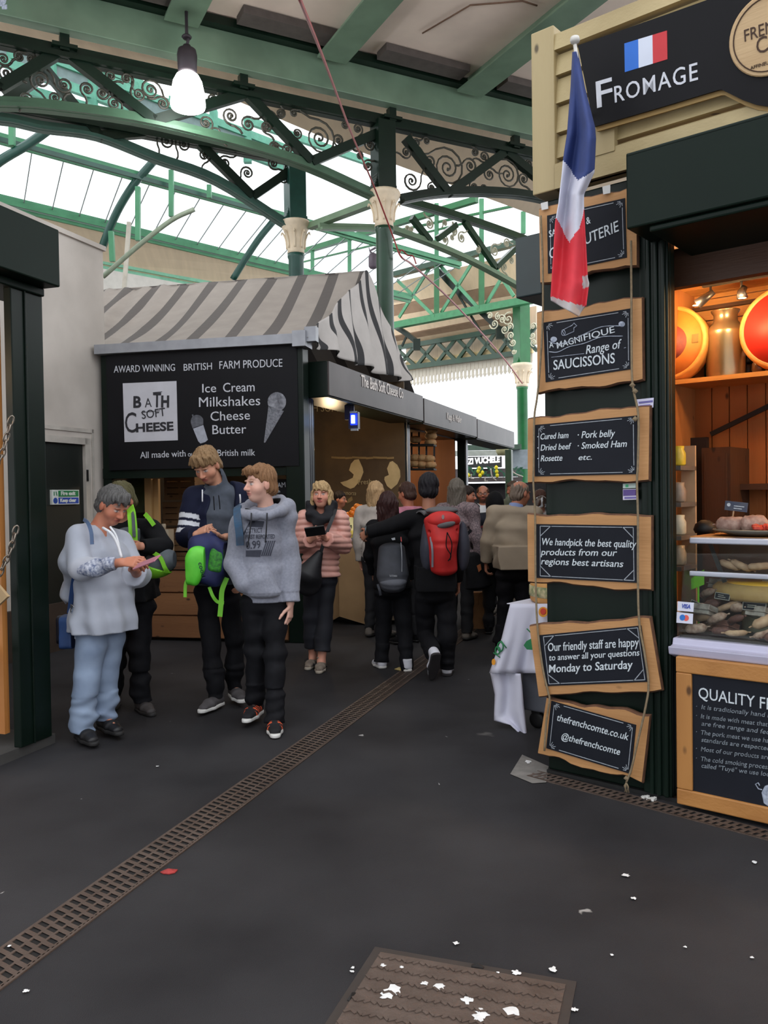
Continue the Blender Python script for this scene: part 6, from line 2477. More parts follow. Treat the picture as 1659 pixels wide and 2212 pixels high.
class Field:
    """a signed distance field on a grid that may be finer in some bands; meshed with openvdb"""

    def __init__(s, lo, hi, h, fine=(), hf=.004):
        s.ax = []
        for i in range(3):
            br = [(max(lo[i], a[i]), min(hi[i], b[i])) for a, b in fine]
            x = lo[i]
            out = [x]
            while x < hi[i]:
                st = hf if any(a - .004 <= x <= b + .004 for a, b in br) else h
                x += st
                out.append(x)
            s.ax.append(np.array(out, dtype=np.float32))
        s.D = np.full([len(a) for a in s.ax], 9.0, dtype=np.float32)

    def sl(s, lo, hi):
        r = []
        for i in range(3):
            a = max(0, int(np.searchsorted(s.ax[i], lo[i])) - 1)
            b = min(len(s.ax[i]), int(np.searchsorted(s.ax[i], hi[i])) + 1)
            if b <= a:
                return None
            r.append(slice(a, b))
        return tuple(r)

    def op(s, fn, lo, hi, k=0.0, mode='add'):
        q = s.sl(nv(lo) - k - .02, nv(hi) + k + .02)
        if q is None:
            return
        x = s.ax[0][q[0]][:, None, None]
        y = s.ax[1][q[1]][None, :, None]
        z = s.ax[2][q[2]][None, None, :]
        d = fn(x, y, z).astype(np.float32)
        o = s.D[q]
        if mode == 'add':
            if k > 0:
                h = np.clip(.5 + .5 * (o - d) / k, 0, 1)
                s.D[q] = o + (d - o) * h - k * h * (1 - h)
            else:
                s.D[q] = np.minimum(o, d)
        else:
            d = -d
            if k > 0:
                h = np.clip(.5 - .5 * (o - d) / k, 0, 1)
                s.D[q] = o + (d - o) * h + k * h * (1 - h)
            else:
                s.D[q] = np.maximum(o, d)

    def cone(s, a, b, ra, rb, k=.02, mode='add'):
        a, b = nv(a), nv(b)
        ab = b - a
        L2 = ab @ ab + 1e-12
        R = max(ra, rb)

        def fn(x, y, z):
            px, py, pz = x - a[0], y - a[1], z - a[2]
            t = np.clip((px * ab[0] + py * ab[1] + pz * ab[2]) / L2, 0, 1)
            return np.sqrt((px - ab[0] * t) ** 2 + (py - ab[1] * t) ** 2 + (pz - ab[2] * t) ** 2) - (ra + (rb - ra) * t)
        s.op(fn, np.minimum(a, b) - R, np.maximum(a, b) + R, k, mode)

    def ecap(s, a, b, ea, eb, side, k=.03, mode='add', flat=.55):
        """elliptical tube from a to b; ea/eb = (half width along side, half depth)"""
        a, b, side = nv(a), nv(b), unit(nv(side))
        ab = b - a
        L = np.linalg.norm(ab) + 1e-9
        ax = ab / L
        sd = unit(side - ax * (side @ ax))
        dp = np.cross(ax, sd)
        R = max(*ea, *eb)

        def fn(x, y, z):
            px, py, pz = x - a[0], y - a[1], z - a[2]
            q = px * ax[0] + py * ax[1] + pz * ax[2]
            t = np.clip(q / L, 0, 1)
            ex = q - t * L
            u = px * sd[0] + py * sd[1] + pz * sd[2]
            w_ = px * dp[0] + py * dp[1] + pz * dp[2]
            A = ea[0] + (eb[0] - ea[0]) * t
            B = ea[1] + (eb[1] - ea[1]) * t
            m = np.minimum(A, B)
            return (np.sqrt((u / A) ** 2 + (w_ / B) ** 2 + (ex / (m * flat)) ** 2) - 1) * m * .9
        s.op(fn, np.minimum(a, b) - R, np.maximum(a, b) + R, k, mode)

    def ell(s, c, r, M=None, k=.02, mode='add'):
        c, r = nv(c), nv(r)
        M = np.eye(3) if M is None else M       # columns are the axes
        R = max(r)

        def fn(x, y, z):
            px, py, pz = x - c[0], y - c[1], z - c[2]
            q = 0
            g = 0
            for i in range(3):
                u = px * M[0, i] + py * M[1, i] + pz * M[2, i]
                q = q + (u / r[i]) ** 2
                g = g + (u / r[i] ** 2) ** 2
            q = np.sqrt(q)
            return q * (q - 1) / (np.sqrt(g) + 1e-6)
        s.op(fn, c - R, c + R, k, mode)

    def box(s, c, h_, M=None, r=.01, k=0.0, mode='add'):
        c = nv(c)
        M = np.eye(3) if M is None else M
        R = float(np.linalg.norm(h_)) + r

        def fn(x, y, z):
            px, py, pz = x - c[0], y - c[1], z - c[2]
            o, i_ = 0, -9
            for i in range(3):
                u = np.abs(px * M[0, i] + py * M[1, i] + pz * M[2, i]) - (h_[i] - r)
                o = o + np.maximum(u, 0) ** 2
                i_ = np.maximum(i_, u)
            return np.sqrt(o) + np.minimum(i_, 0) - r
        s.op(fn, c - R, c + R, k, mode)

    def plane(s, p, n):
        """keep what lies behind the plane"""
        p, n = nv(p), unit(nv(n))
        x, y, z = s.ax[0][:, None, None], s.ax[1][None, :, None], s.ax[2][None, None, :]
        s.D = np.maximum(s.D, ((x - p[0]) * n[0] + (y - p[1]) * n[1] + (z - p[2]) * n[2]).astype(np.float32))

    def fold(s, amp, fr=(18, 18, 30), seed=0, zlo=-9, zhi=9):
        rg = np.random.RandomState(seed)
        x, y, z = s.ax[0][:, None, None], s.ax[1][None, :, None], s.ax[2][None, None, :]
        m = np.abs(s.D) < .05
        ix = np.nonzero(m)
        X, Y, Z = s.ax[0][ix[0]], s.ax[1][ix[1]], s.ax[2][ix[2]]
        d = 0
        for i in range(4):
            q = rg.uniform(-1, 1, 3) * nv(fr)
            w_ = rg.uniform(-1, 1, 3) * nv(fr) * .5
            d = d + np.sin(X * q[0] + Y * q[1] + Z * q[2] + 1.6 * np.sin(X * w_[0] + Y * w_[1] + Z * w_[2] + i) + i * 2)
        mk = ((Z > zlo) & (Z < zhi)).astype(np.float32)
        s.D[ix] += (d * amp * .5 * mk).astype(np.float32)

    def wave(s, fn):
        ix = np.nonzero(np.abs(s.D) < .06)
        s.D[ix] += fn(s.ax[0][ix[0]], s.ax[1][ix[1]], s.ax[2][ix[2]]).astype(np.float32)

    def mesh(s, name):
        D = np.clip(np.pad(s.D, 1, constant_values=9.0), -.04, .04)
        g = openvdb.FloatGrid(.04)
        g.copyFromArray(np.ascontiguousarray(D))
        pts, quads = g.convertToQuads(isovalue=0.0)
        co = np.empty((len(pts), 3), dtype=np.float32)
        for i in range(3):
            co[:, i] = np.interp(pts[:, i] - 1, np.arange(len(s.ax[i])), s.ax[i])
        quads = np.ascontiguousarray(np.asarray(quads, dtype=np.int32))
        me = bpy.data.meshes.new(name)
        n, m = len(co), len(quads)
        me.vertices.add(n)
        me.vertices.foreach_set('co', co.ravel())
        me.loops.add(m * 4)
        me.loops.foreach_set('vertex_index', quads.ravel())
        me.polygons.add(m)
        me.polygons.foreach_set('loop_start', np.arange(0, m * 4, 4, dtype=np.int32))
        me.polygons.foreach_set('use_smooth', np.ones(m, dtype=bool))
        me.update(calc_edges=True)
        return me, co


def set_col(me, col):
    at = me.color_attributes.new('Col', 'FLOAT_COLOR', 'POINT')
    c = np.ones((len(me.vertices), 4), dtype=np.float32)
    c[:, :3] = col
    at.data.foreach_set('color', c.ravel())


def ss(a, b, x):
    t = np.clip((x - a) / (b - a), 0, 1)
    return t * t * (3 - 2 * t)


SKIN = mat_attr('skin', .5, spec=.35, var=.05)


class Fig:
    """one person: joints are in world metres; a = the limb on the picture's left, b = on its right"""

    def __init__(s, label, root, group=None, hs=1.0, yaw=0, pitch=0, tilt=0, skin=(206, 154, 128), fat=1.0, h=.011, hf=.005, group_=None):
        s.root = V((root[0], root[1], 0))
        s.o = thing('person', label, 'person', s.root, group=group)
        s.j = {}
        s.hs, s.fat, s.h, s.hf = hs, fat, h, hf
        s.skin = nv(lin(skin))
        s.hands = []
        ya, pi_, ti = math.radians(yaw), math.radians(pitch), math.radians(tilt)
        f = nv((math.sin(ya), -math.cos(ya), 0))
        sd = nv((math.cos(ya), math.sin(ya), 0))
        up = nv((0, 0, 1))
        f, up = f * math.cos(pi_) - up * math.sin(pi_), up * math.cos(pi_) + f * math.sin(pi_)
        sd, up = sd * math.cos(ti) + up * math.sin(ti), up * math.cos(ti) - sd * math.sin(ti)
        s.HM = np.stack([sd, f, up], 1)     # columns: side, forward, up

    def L(s, v):
        return nv(V(v) - s.root) if not isinstance(v, np.ndarray) else v

    def set(s, **kw):
        for k, v in kw.items():
            s.j[k] = s.L(v)
        return s

    def stand(s, H, yaw=0.0, w_=1.0, arms=(8, 8)):
        """upright pose from the height, facing yaw (0 = towards the camera)"""
        ya = math.radians(yaw)
        f = nv((math.sin(ya), -math.cos(ya), 0))
        sd = nv((math.cos(ya), math.sin(ya), 0))
        up = nv((0, 0, 1))
        p = lambda x, y, z: sd * x * H + f * y * H + up * z * H
        if sd[0] < 0:
            sg = -1
        else:
            sg = 1
        j = dict(head=p(0, .012, .93), neck=p(0, -.012, .845), chest=p(0, -.005, .73), belly=p(0, 0, .61), pelvis=p(0, 0, .535))
        for k, q, an in (('a', -1 * sg, arms[0]), ('b', sg, arms[1])):
            a = math.radians(an)
            j['s' + k] = p(q * .104 * w_, -.01, .81)
            j['e' + k] = p(q * (.104 * w_ + .17 * math.sin(a) + .01), -.01, .81 - .175 * math.cos(a))
            j['w' + k] = p(q * (.104 * w_ + .2 * math.sin(a) + .01), .03, .81 - .175 * math.cos(a) - .15)
            j['h' + k] = p(q * .05, 0, .52)
            j['k' + k] = p(q * .055, .012, .28)
            j['a' + k] = p(q * .058, -.01, .045)
            j['t' + k] = p(q * .07, .1, .012)
        s.j.update(j)
        s.hs = H / 1.75 * .97
        return s

    def bounds(s, keys, m):
        q = np.stack([s.j[k] for k in keys])
        return q.min(0) - m, q.max(0) + m

    # -------------------------------------------------- head, shared by body and hair
    def hl(s, x, y, z):
        c, M, k = s.j['head'], s.HM, s.hs
        px, py, pz = x - c[0], y - c[1], z - c[2]
        return [(px * M[0, i] + py * M[1, i] + pz * M[2, i]) / k for i in range(3)]

    def hp(s, x, y, z):
        return s.j['head'] + s.HM @ nv((x, y, z)) * s.hs

    def add_head(s, F):
        M, k = s.HM, s.hs
        e = lambda c, r, kk, mode='add': F.ell(s.hp(*c), nv(r) * k, M, kk * k, mode)
        e((0, -.012, .03), (.075, .094, .087), .01)
        e((0, .03, -.032), (.060, .062, .082), .03)
        e((0, .046, -.084), (.034, .036, .030), .028)
        for q in (-1, 1):
            e((q * .042, .05, -.03), (.026, .028, .026), .03)
            e((q * .028, .084, .026), (.024, .011, .008), .012)
            e((q * .031, .101, .006), (.017, .016, .011), .012, 'cut')
            e((q * .031, .076, .005), (.0135, .0125, .0115), .002)
            e((q * .077, -.006, -.006), (.011, .020, .033), .006)
            e((q * .012, .1, -.031), (.0095, .011, .009), .008)
        F.cone(s.hp(0, .086, .014), s.hp(0, .113, -.026), .0085 * k, .012 * k, .012 * k)
        e((0, .0885, -.054), (.023, .009, .0055), .006)
        e((0, .0875, -.0645), (.020, .010, .0065), .006)
        e((0, .0975, -.0592), (.022, .006, .0016), .003, 'cut')
        F.cone(s.j['neck'] - nv((0, 0, .03)), s.hp(0, -.02, -.06), .058 * k * s.fat ** .5, .052 * k, .03)

    def hand(s, F, w_, d, n, t, curl=.4, size=1.0, spread=1.0, thumb=.4):
        """wrist, hand direction, palm normal (side the fingers curl to), thumb side"""
        w_, d = s.L(w_), unit(nv(d))
        n = unit(nv(n) - d * (nv(n) @ d))
        t0 = np.cross(d, n)
        t = t0 if t0 @ nv(t) > 0 else -t0
        z = size
        F.ecap(w_ - d * .01, w_ + d * .085 * z, (.027 * z, .018 * z), (.041 * z, .013 * z), t, .012)
        for i, (o, ln) in enumerate(((.031, .92), (.0105, 1.0), (-.0105, .94), (-.030, .76))):
            p = w_ + d * (.086 - .006 * abs(i - 1)) * z + t * o * z
            dd = unit(d + t * (1.5 - i) * .07 * spread)
            c_ = curl * (1 + .12 * i)
            for seg, (sl, an, r0, r1) in enumerate(((.044, 55, .0092, .0085), (.027, 75, .0085, .0077), (.021, 45, .0077, .0066))):
                a = math.radians(an) * c_
                nn = unit(n - dd * (n @ dd))
                dd = unit(dd * math.cos(a) + nn * math.sin(a))
                q = p + dd * sl * ln * z
                F.cone(p, q, r0 * z, r1 * z, .003)
                p = q
        p = w_ + d * .022 * z + t * .028 * z
        dd = unit(t * .62 + d * .62 + n * thumb)
        for sl, r0, r1 in ((.04, .0125, .0105), (.033, .0105, .0095), (.024, .0095, .0075)):
            q = p + dd * sl * z
            F.cone(p, q, r0 * z, r1 * z, .006)
            p = q
            dd = unit(dd + d * .22 - t * .12)
        F.hand_ends = p

    def body(s, bare=0.0, iris=(60, 70, 80), brow=(90, 66, 48), lip=(176, 96, 88), beard=None, old=False, only_head=False):
        j, ft = s.j, s.fat
        keys = [k for k in j]
        lo, hi = s.bounds(keys, .2)
        hi[2] = max(hi[2], j['head'][2] + .17)
        lo[2] = -.02
        fine = [(j['head'] - .14 * s.hs, j['head'] + .14 * s.hs)]
        for h_ in s.hands:
            w_ = s.L(h_[0])
            c = w_ + unit(nv(h_[1])) * .09
            fine.append((c - .11, c + .11))
        F = Field(lo, hi, s.h, fine, s.hf)
        sd = unit(j['sb'] - j['sa'])
        F.ecap(j['pelvis'] - nv((0, 0, .03)), j['belly'], (.14 * ft, .10 * ft), (.125 * ft, .09 * ft), sd)
        F.ecap(j['belly'], j['chest'], (.125 * ft, .09 * ft), (.145 * ft, .10 * ft), sd)
        F.ecap(j['chest'], j['neck'] - nv((0, 0, .06)), (.145 * ft, .10 * ft), (.09 * ft, .06), sd)
        for q in 'ab':
            F.cone(j['neck'] - nv((0, 0, .05)), j['s' + q], .05, .052, .03)
            F.cone(j['s' + q], j['e' + q], .047 * ft ** .5, .036, .02)
            F.cone(j['e' + q], j['w' + q], .036, .0265, .015)
            F.cone(j['h' + q], j['k' + q], .075 * ft ** .5, .05, .03)
            F.cone(j['k' + q], j['a' + q], .05, .036, .02)
            F.cone(j['a' + q], j['a' + q] + (j['t' + q] - j['a' + q]) * .55, .034, .02, .02)
        s.add_head(F)
        for h_ in s.hands:
            s.hand(F, *h_)
        me, co = F.mesh('body')
        col = np.tile(s.skin, (len(co), 1))
        x, f, u = s.hl(co[:, 0], co[:, 1], co[:, 2])

        def paint(c, w_):
            nonlocal col
            w_ = np.clip(w_, 0, 1)[:, None]
            col = col * (1 - w_) + nv(lin(c)) * w_
        ah = np.abs(x)
        inh = (np.abs(u) < .14) & (np.abs(f) < .15) & (ah < .12)
        red = s.skin * nv((1.04, .84, .82))
        rw = (np.exp(-((ah - .045) ** 2 + (u + .03) ** 2) / .0008) * .6 * (f > .03) + np.exp(-((ah) ** 2 + (u + .025) ** 2 + (f - .11) ** 2) / .0006) * .6 + (ah > .073) * (f < .03) * .6) * inh
        col = col * (1 - rw[:, None]) + red * rw[:, None]
        if beard:
            bw = ss(-.028, -.045, u) * (f > -.01) * (u > -.13) * inh * .85
            bw = bw * (1 - np.exp(-(x ** 2 / .0006 + (u + .058) ** 2 / .00008)))
            paint(beard, bw)
        paint(lip, np.exp(-((x / .024) ** 4 + ((u + .0595) / .0105) ** 4)) * (f > .07) * inh)
        paint((70, 30, 30), np.exp(-((x / .02) ** 4 + ((u + .0592) / .0022) ** 2)) * (f > .07) * inh * .8)
        bu = .030 + .006 * np.cos((ah - .026) * 60)
        paint(brow, np.exp(-(((ah - .031) / .019) ** 4 + ((u - bu) / .0052) ** 2)) * (f > .05) * inh * .85)
        ey = np.exp(-(((ah - .031) / .0135) ** 4 + ((u - .005) / .0065) ** 4)) * (f > .06) * inh
        paint((206, 198, 192), ey)
        paint(iris, np.exp(-((ah - .031) ** 2 + (u - .005) ** 2) / .0058 ** 2) * (f > .06) * inh)
        paint((60, 40, 34), np.exp(-(((ah - .031) / .015) ** 4 + ((u - .0125) / .0026) ** 2)) * (f > .05) * inh * .8)
        paint((80, 40, 36), np.exp(-((ah - .008) ** 2 / .00002 + (u + .037) ** 2 / .00001)) * (f > .085) * inh * .8)
        if old:
            paint(tuple(int(v * .8) for v in (186, 128, 108)), np.exp(-(((ah - .034 - .01 * (u + .05) * -8) / .004) ** 2 + ((u + .05) / .02) ** 4)) * (f > .05) * inh * .5)
        set_col(me, col)
        me.materials.append(SKIN)
        s.body_o = put('body', me, s.o)
        return s.body_o

    # -------------------------------------------------- hair
    def hair(s, col, style='short', seed=1, thick=.014, line=.058, col2=None, fringe=None, h=None, back=0.0, side_len=None, rough=.5):
        k, M = s.hs, s.HM
        lo, hi = s.j['head'] - .2 * k, s.j['head'] + .2 * k
        if style in ('long', 'bob'):
            lo = lo - nv((0, 0, back + .1))
            lo[:2] -= .06
            hi[:2] += .06
        F = Field(lo, hi, h or max(s.hf, .0055))
        e = lambda c, r, kk=.01, mode='add', MM=None: F.ell(s.hp(*c), nv(r) * k, M if MM is None else MM, kk * k, mode)
        t = thick
        e((0, -.014, .034), (.075 + t * .55, .094 + t * .8, .086 + t))
        if style == 'bald':
            F.ell(s.hp(0, .0, .075), nv((.07, .1, .075)) * k, M, .01, 'cut')
        if style in ('short', 'fringe', 'bald', 'bun'):
            e((0, -.05, -.03), (.066 + t * .7, .058 + t * .6, .06), .02)
        if style in ('long', 'bob'):
            dn = back
            F.ecap(s.hp(0, -.045, .02), s.hp(0, -.05, 0) - nv((0, 0, dn)), ((.084 + t * .5) * k, .07 * k), (.095 * k, .05 * k), M[:, 0], .02)
            sl_ = side_len if side_len is not None else dn * .8
            for q in (-1, 1):
                F.ecap(s.hp(q * .074, .012, .03), s.hp(q * .080, .018, 0) - nv((0, 0, sl_)), (.022 * k, .04 * k), (.02 * k, .034 * k), M[:, 0], .02)
        if style == 'bun':
            e((0, -.1, .05), (.03, .03, .03), .01)
        # clear the face
        fl = line
        wide = .068 if style in ('long', 'bob') else .1

        def face(x, y, z):
            a, f, u = s.hl(x, y, z)
            a = np.abs(a)
            return -np.minimum(np.minimum(f - .012 - .75 * np.maximum(u + .02, 0) * (a > .03), fl - u - .25 * np.maximum(a - .03, 0)), wide - a) * k
        F.op(face, lo, hi, .01 * k, 'cut')
        if style in ('short', 'fringe', 'bun', 'bald'):   # round the ears
            for q in (-1, 1):
                e((q * .085, .008, -.022), (.03, .03, .042), .006, 'cut')
            F.op(lambda x, y, z: (s.hl(x, y, z)[2] + .085) * k, lo, hi, 0, 'cut')
        if fringe:
            for i in range(9):
                q = (i - 4) / 4
                F.cone(s.hp(q * .055, .07 - .02 * q * q, .105 - .02 * q * q), s.hp(q * .062 + fringe[1], .096 - .028 * q * q, fringe[0] + .012 * math.sin(i * 2.3)), .02 * k, .011 * k, .012)
        sd_ = seed

        def strands(X, Y, Z):
            a, f, u = s.hl(X, Y, Z)
            an = np.arctan2(a, f + .02)
            return (np.sin(an * 17 + sd_ + 2 * np.sin(u * 40 + sd_)) * .0036 + np.sin(an * 39 + u * 30 + sd_) * .002 + np.sin(a * 90 + f * 60 + sd_) * .0022 + np.sin(a * 40 - f * 55 + u * 35) * .0025) * k
        F.wave(strands)
        me, co = F.mesh('hair')
        me.materials.append(mat('hair ' + str(col), col, rough, c2=col2 or tuple(min(255, int(c * 1.25)) for c in col), sc=30, stretch=(6, 6, .8), bump=.4, bsc=60, spec=.2))
        return put('hair', me, s.o)

    # -------------------------------------------------- clothes
    def top(s, name, m, off=.014, hem=None, sleeve=.0, fold=.006, seed=1, bell=1.0, neck=.0, ch=(.145, .10), be=(.13, .095), hp_=(.145, .105), arm=(.055, .045, .034), h=.0085, nocut='', open_neck=.05, extra=None, wave=None, cuff=True, sleeves='ab', col=None, fr=(18, 18, 34), frontcut=None, shoulder=.056):
        j, ft = s.j, s.fat
        o = off
        keys = ['sa', 'sb', 'neck', 'pelvis', 'belly', 'chest', 'ha', 'hb'] + ['e' + q for q in sleeves] + ['w' + q for q in sleeves]
        lo, hi = s.bounds(keys, .24)
        hem_z = j['pelvis'][2] - .08 if hem is None else hem
        lo[2] = hem_z - .03
        hi[2] = min(hi[2], j['neck'][2] + .2)
        F = Field(lo, hi, h)
        sd = unit(j['sb'] - j['sa'])
        g = lambda e_: (e_[0] * ft + o, e_[1] * ft + o)
        low = j['pelvis'] * 1.0
        low = low + (j['pelvis'] - j['belly']) * 0
        low[2] = min(low[2], hem_z - .02)
        F.ecap(low, j['pelvis'], tuple(v * bell for v in g(hp_)), g(hp_), sd)
        F.ecap(j['pelvis'], j['belly'], g(hp_), g(be), sd)
        F.ecap(j['belly'], j['chest'], g(be), g(ch), sd)
        F.ecap(j['chest'], j['neck'] - nv((0, 0, .05)), g(ch), (.085 + o, .06 + o), sd)
        for q in 'ab':
            F.cone(j['neck'] - nv((0, 0, .035)), j['s' + q], .05 + o, shoulder + o, .03)
        for q in sleeves:
            w_ = j['w' + q] + (j['e' + q] - j['w' + q]) * sleeve
            F.cone(j['s' + q], j['e' + q], arm[0] + o, arm[1] + o, .012)
            F.cone(j['e' + q], w_, arm[1] + o, arm[2] + o * .8, .007)
        if neck:
            F.cone(j['neck'] - nv((0, 0, .03)), s.hp(0, -.02, -.075), .062 + o, .06 + o, .02)
        if extra:
            extra(F)
        if fold:
            F.fold(fold, fr, seed)
        if wave:
            F.wave(wave)
        # openings
        F.plane((0, 0, hem_z), (0, 0, -1))
        for q in sleeves:
            if q in nocut:
                continue
            w_ = j['w' + q] + (j['e' + q] - j['w' + q]) * sleeve
            d = unit(j['w' + q] - j['e' + q])
            F.op(lambda x, y, z: np.maximum(-((x - w_[0]) * d[0] + (y - w_[1]) * d[1] + (z - w_[2]) * d[2]), np.sqrt((x - w_[0]) ** 2 + (y - w_[1]) ** 2 + (z - w_[2]) ** 2) - .09), w_ - .1, w_ + .1, 0, 'cut')
        if open_neck:
            F.cone(j['neck'] + (s.hp(0, 0, -.1) - j['neck']) * .0, s.hp(0, .02, -.02), open_neck * s.hs, (open_neck + .035) * s.hs, .008, 'cut')
        if frontcut:
            frontcut(F)
        me, co = F.mesh(name)
        if col is not None:
            set_col(me, col(co))
        me.materials.append(m)
        return put(name, me, s.o)

    def trousers(s, m, off=.012, hem=(0, 0), fold=.006, seed=3, th=.08, kn=.055, an=.047, h=.0085, name='trousers', top=None, hemz=None):
        j, ft = s.j, s.fat
        lo, hi = s.bounds(['ha', 'hb', 'ka', 'kb', 'aa', 'ab', 'pelvis'], .17)
        lo[2] = max(lo[2], -.01)
        F = Field(lo, hi, h)
        sd = unit(j['hb'] - j['ha'])
        o = off
        F.ecap(j['pelvis'] - nv((0, 0, .04)), j['pelvis'] + nv((0, 0, .08)), (.145 * ft + o, .105 * ft + o), (.13 * ft + o, .095 * ft + o), sd)
        for q in 'ab':
            F.cone(j['h' + q], j['k' + q], th * ft ** .5 + o, kn + o, .03)
            F.cone(j['k' + q], j['a' + q], kn + o, an + o, .02)
        F.fold(fold, (14, 14, 40), seed)
        F.fold(fold * .9, (20, 20, 70), seed + 9, -1, min(j['aa'][2], j['ab'][2]) + .22)
        for i, q in enumerate('ab'):
            a, d = j['a' + q], unit(j['a' + q] - j['k' + q])
            p = a + d * (.0 if hemz is None else 0) - d * hem[i]
            F.op(lambda x, y, z: np.maximum(-((x - p[0]) * d[0] + (y - p[1]) * d[1] + (z - p[2]) * d[2]), np.sqrt((x - p[0]) ** 2 + (y - p[1]) ** 2 + (z - p[2]) ** 2) - .13), p - .13, p + .13, 0, 'cut')
        me, co = F.mesh(name)
        me.materials.append(m)
        return put(name, me, s.o)

    def shoes(s, m, msole, size=1.0, up=.0, h=.006, stripes=None, toe_up=None):
        for q in 'ab':
            a, t = s.j['a' + q], s.j['t' + q]
            d = unit(t - a)
            if abs(d[2]) < .75 and toe_up != q:
                base = min(t[2], .03) - .012 if t[2] < .06 else t[2] - .03
                d = unit(nv((d[0], d[1], 0)))
                n = nv((0, 0, 1))
            else:           # lifted foot
                n = unit(np.cross(np.cross(d, nv((0, 0, 1))), d))
                base = None
            sd = np.cross(d, n)
            M = np.stack([sd, d, n], 1)
            o = nv((a[0], a[1], max(0, base))) if base is not None else a - n * .075
            z = size
            pt = lambda x, y, w_: o + sd * x * z + d * y * z + n * w_ * z
            F = Field(o - .26, o + .3, h)
            F.ecap(pt(0, -.03, .045), pt(0, .1, .04), (.038 * z, .042 * z), (.044 * z, .034 * z), sd, .02)
            F.ecap(pt(0, .1, .038), pt(0, .175, .03), (.044 * z, .032 * z), (.034 * z, .022 * z), sd, .02, flat=1.0)
            F.cone(pt(0, -.02, .05), pt(0, -.015, .105 + up), .04 * z, .044 * z, .02)
            F.plane(pt(0, 0, .018), -n)
            F.plane(pt(0, 0, .115 + up), n)
            me, co = F.mesh('shoe')
            if stripes is not None:
                lx, ly, lz = [(co - o) @ M[:, i] / z for i in range(3)]
                w_ = ((np.abs(lx) > .019) & (np.abs(((ly - lz * .5) * 36) % 1 - .5) < .22) & (ly > .0) & (ly < .12) & (lz < .1)).astype(float)
                c = nv(lin(stripes[0])) * (1 - w_[:, None]) + nv(lin(stripes[1])) * w_[:, None]
                set_col(me, c)
            me.materials.append(m)
            so = put('shoe', me, s.o)
            F = Field(o - .26, o + .3, h)
            F.ecap(pt(0, -.035, .012), pt(0, .1, .012), (.042 * z, .05), (.047 * z, .05), sd, .0)
            F.ecap(pt(0, .1, .012), pt(0, .18, .012), (.047 * z, .05), (.034 * z, .05), sd, .02, flat=1.2)
            F.plane(pt(0, 0, .002), -n)
            F.plane(pt(0, 0, .026), n)
            me, co = F.mesh('sole')
            me.materials.append(msole)
            put('sole', me, so)
        return s


def sdf_part(name, m, parent, lo, hi, h, build, world=True):
    """a soft-shaped part or thing made from a distance field; build(F) fills it (world metres)"""
    F = Field(nv(lo), nv(hi), h)
    build(F)
    me, co = F.mesh(name)
    me.materials.append(m)
    o = put(name, me, parent)
    if parent is not None:
        me.transform(WM[parent.name].inverted())
    return o
# ================================================================ THE PEOPLE
def J(D):
    return lambda x, y, dy=0.0: P(x, y, D + dy)


BLACKC = mat('black cotton', (16, 16, 19), .85, var=.25, sc=20, spec=.2)
BLACKJ = mat('black denim', (18, 18, 22), .8, var=.25, sc=30, spec=.2)
SOLEW = mat('white rubber', (206, 204, 200), .6)
SOLED = mat('dark rubber', (30, 28, 28), .7)


def strap(name, label, cat, pts, w_, th, m, parent=None, up=(0, 0, 1)):
    b = MB()
    q = bez(pts, 6)
    b.sweep(q, w_, th, up)
    return b.build(name, m, parent) if parent is not None else solo(b, name, label, cat, m)


def projected(fig_obj, root, M, mb_fn, mat_, name, parent, off=.003, direction=None):
    """lettering pressed on to a garment: built flat, then dropped along the direction on to its surface"""
    me = fig_obj.data
    bv = BVHTree.FromPolygons([v.co for v in me.vertices], [list(p.vertices) for p in me.polygons])
    b = MB()
    mb_fn(b)
    d = V(direction).normalized()
    out = []
    for p in b.v:
        d = (p - V((0, 0, HC))).normalized()
        hit = bv.ray_cast(p - root - d * .3, d, 1.6)
        out.append(p if hit[0] is None else hit[0] + root - d * off)
    b.v = out
    return b.build(name, mat_, parent)


def fine_text(b, body, p0, p1, hpx, f3, n, **kw):
    k0 = len(b.f)
    ptxt(b, body, p0, p1, hpx, f3, n, depth=0, **kw)


# ---------------------------------------------------------------- 1 older woman reading her phone
j = J(5.25)
g = Fig('grey-haired woman in a pale blue-grey tunic and light jeans, looking down at a phone', (P(205, 1600, 5.25).x, 5.25), yaw=58, pitch=30, tilt=-2, hs=.98, fat=1.3, skin=(190, 124, 98))
g.set(head=j(243, 1092, 0), neck=j(212, 1138, .02), chest=j(212, 1195, .03), belly=j(222, 1262, .03), pelvis=j(222, 1335, .03),
      sa=j(172, 1160, -.06), sb=j(254, 1168, .20), ea=j(176, 1228, -.20), wa=j(262, 1215, -.30), eb=j(300, 1245, .12), wb=j(288, 1228, -.16),
      ha=j(202, 1345, -.02), hb=j(240, 1345, .10), ka=j(187, 1460, -.06), kb=j(226, 1456, .10), aa=j(178, 1578, -.04), ab=j(226, 1552, .12), ta=j(208, 1608, -.22), tb=j(262, 1580, -.04))
dn = P(300, 1213, 5) - P(262, 1215, 5)
g.hands = [(j(264, 1215, -.30), (1, -.2, .02), (.1, .5, -.6), (0, -.2, 1), .45, 1.0), (j(286, 1230, -.17), (.8, -.5, .05), (.1, -.2, 1), (.2, -1, .2), .5, .95)]
g.body(old=True, brow=(120, 110, 104), lip=(160, 84, 78), iris=(60, 60, 60))
g.hair((112, 110, 108), 'fringe', 4, .017, .056, col2=(66, 64, 64), fringe=(.068, -.008))
TUN = mat('pale tunic', (176, 180, 192), .85, c2=(158, 162, 174), sc=5, sheen=.2)


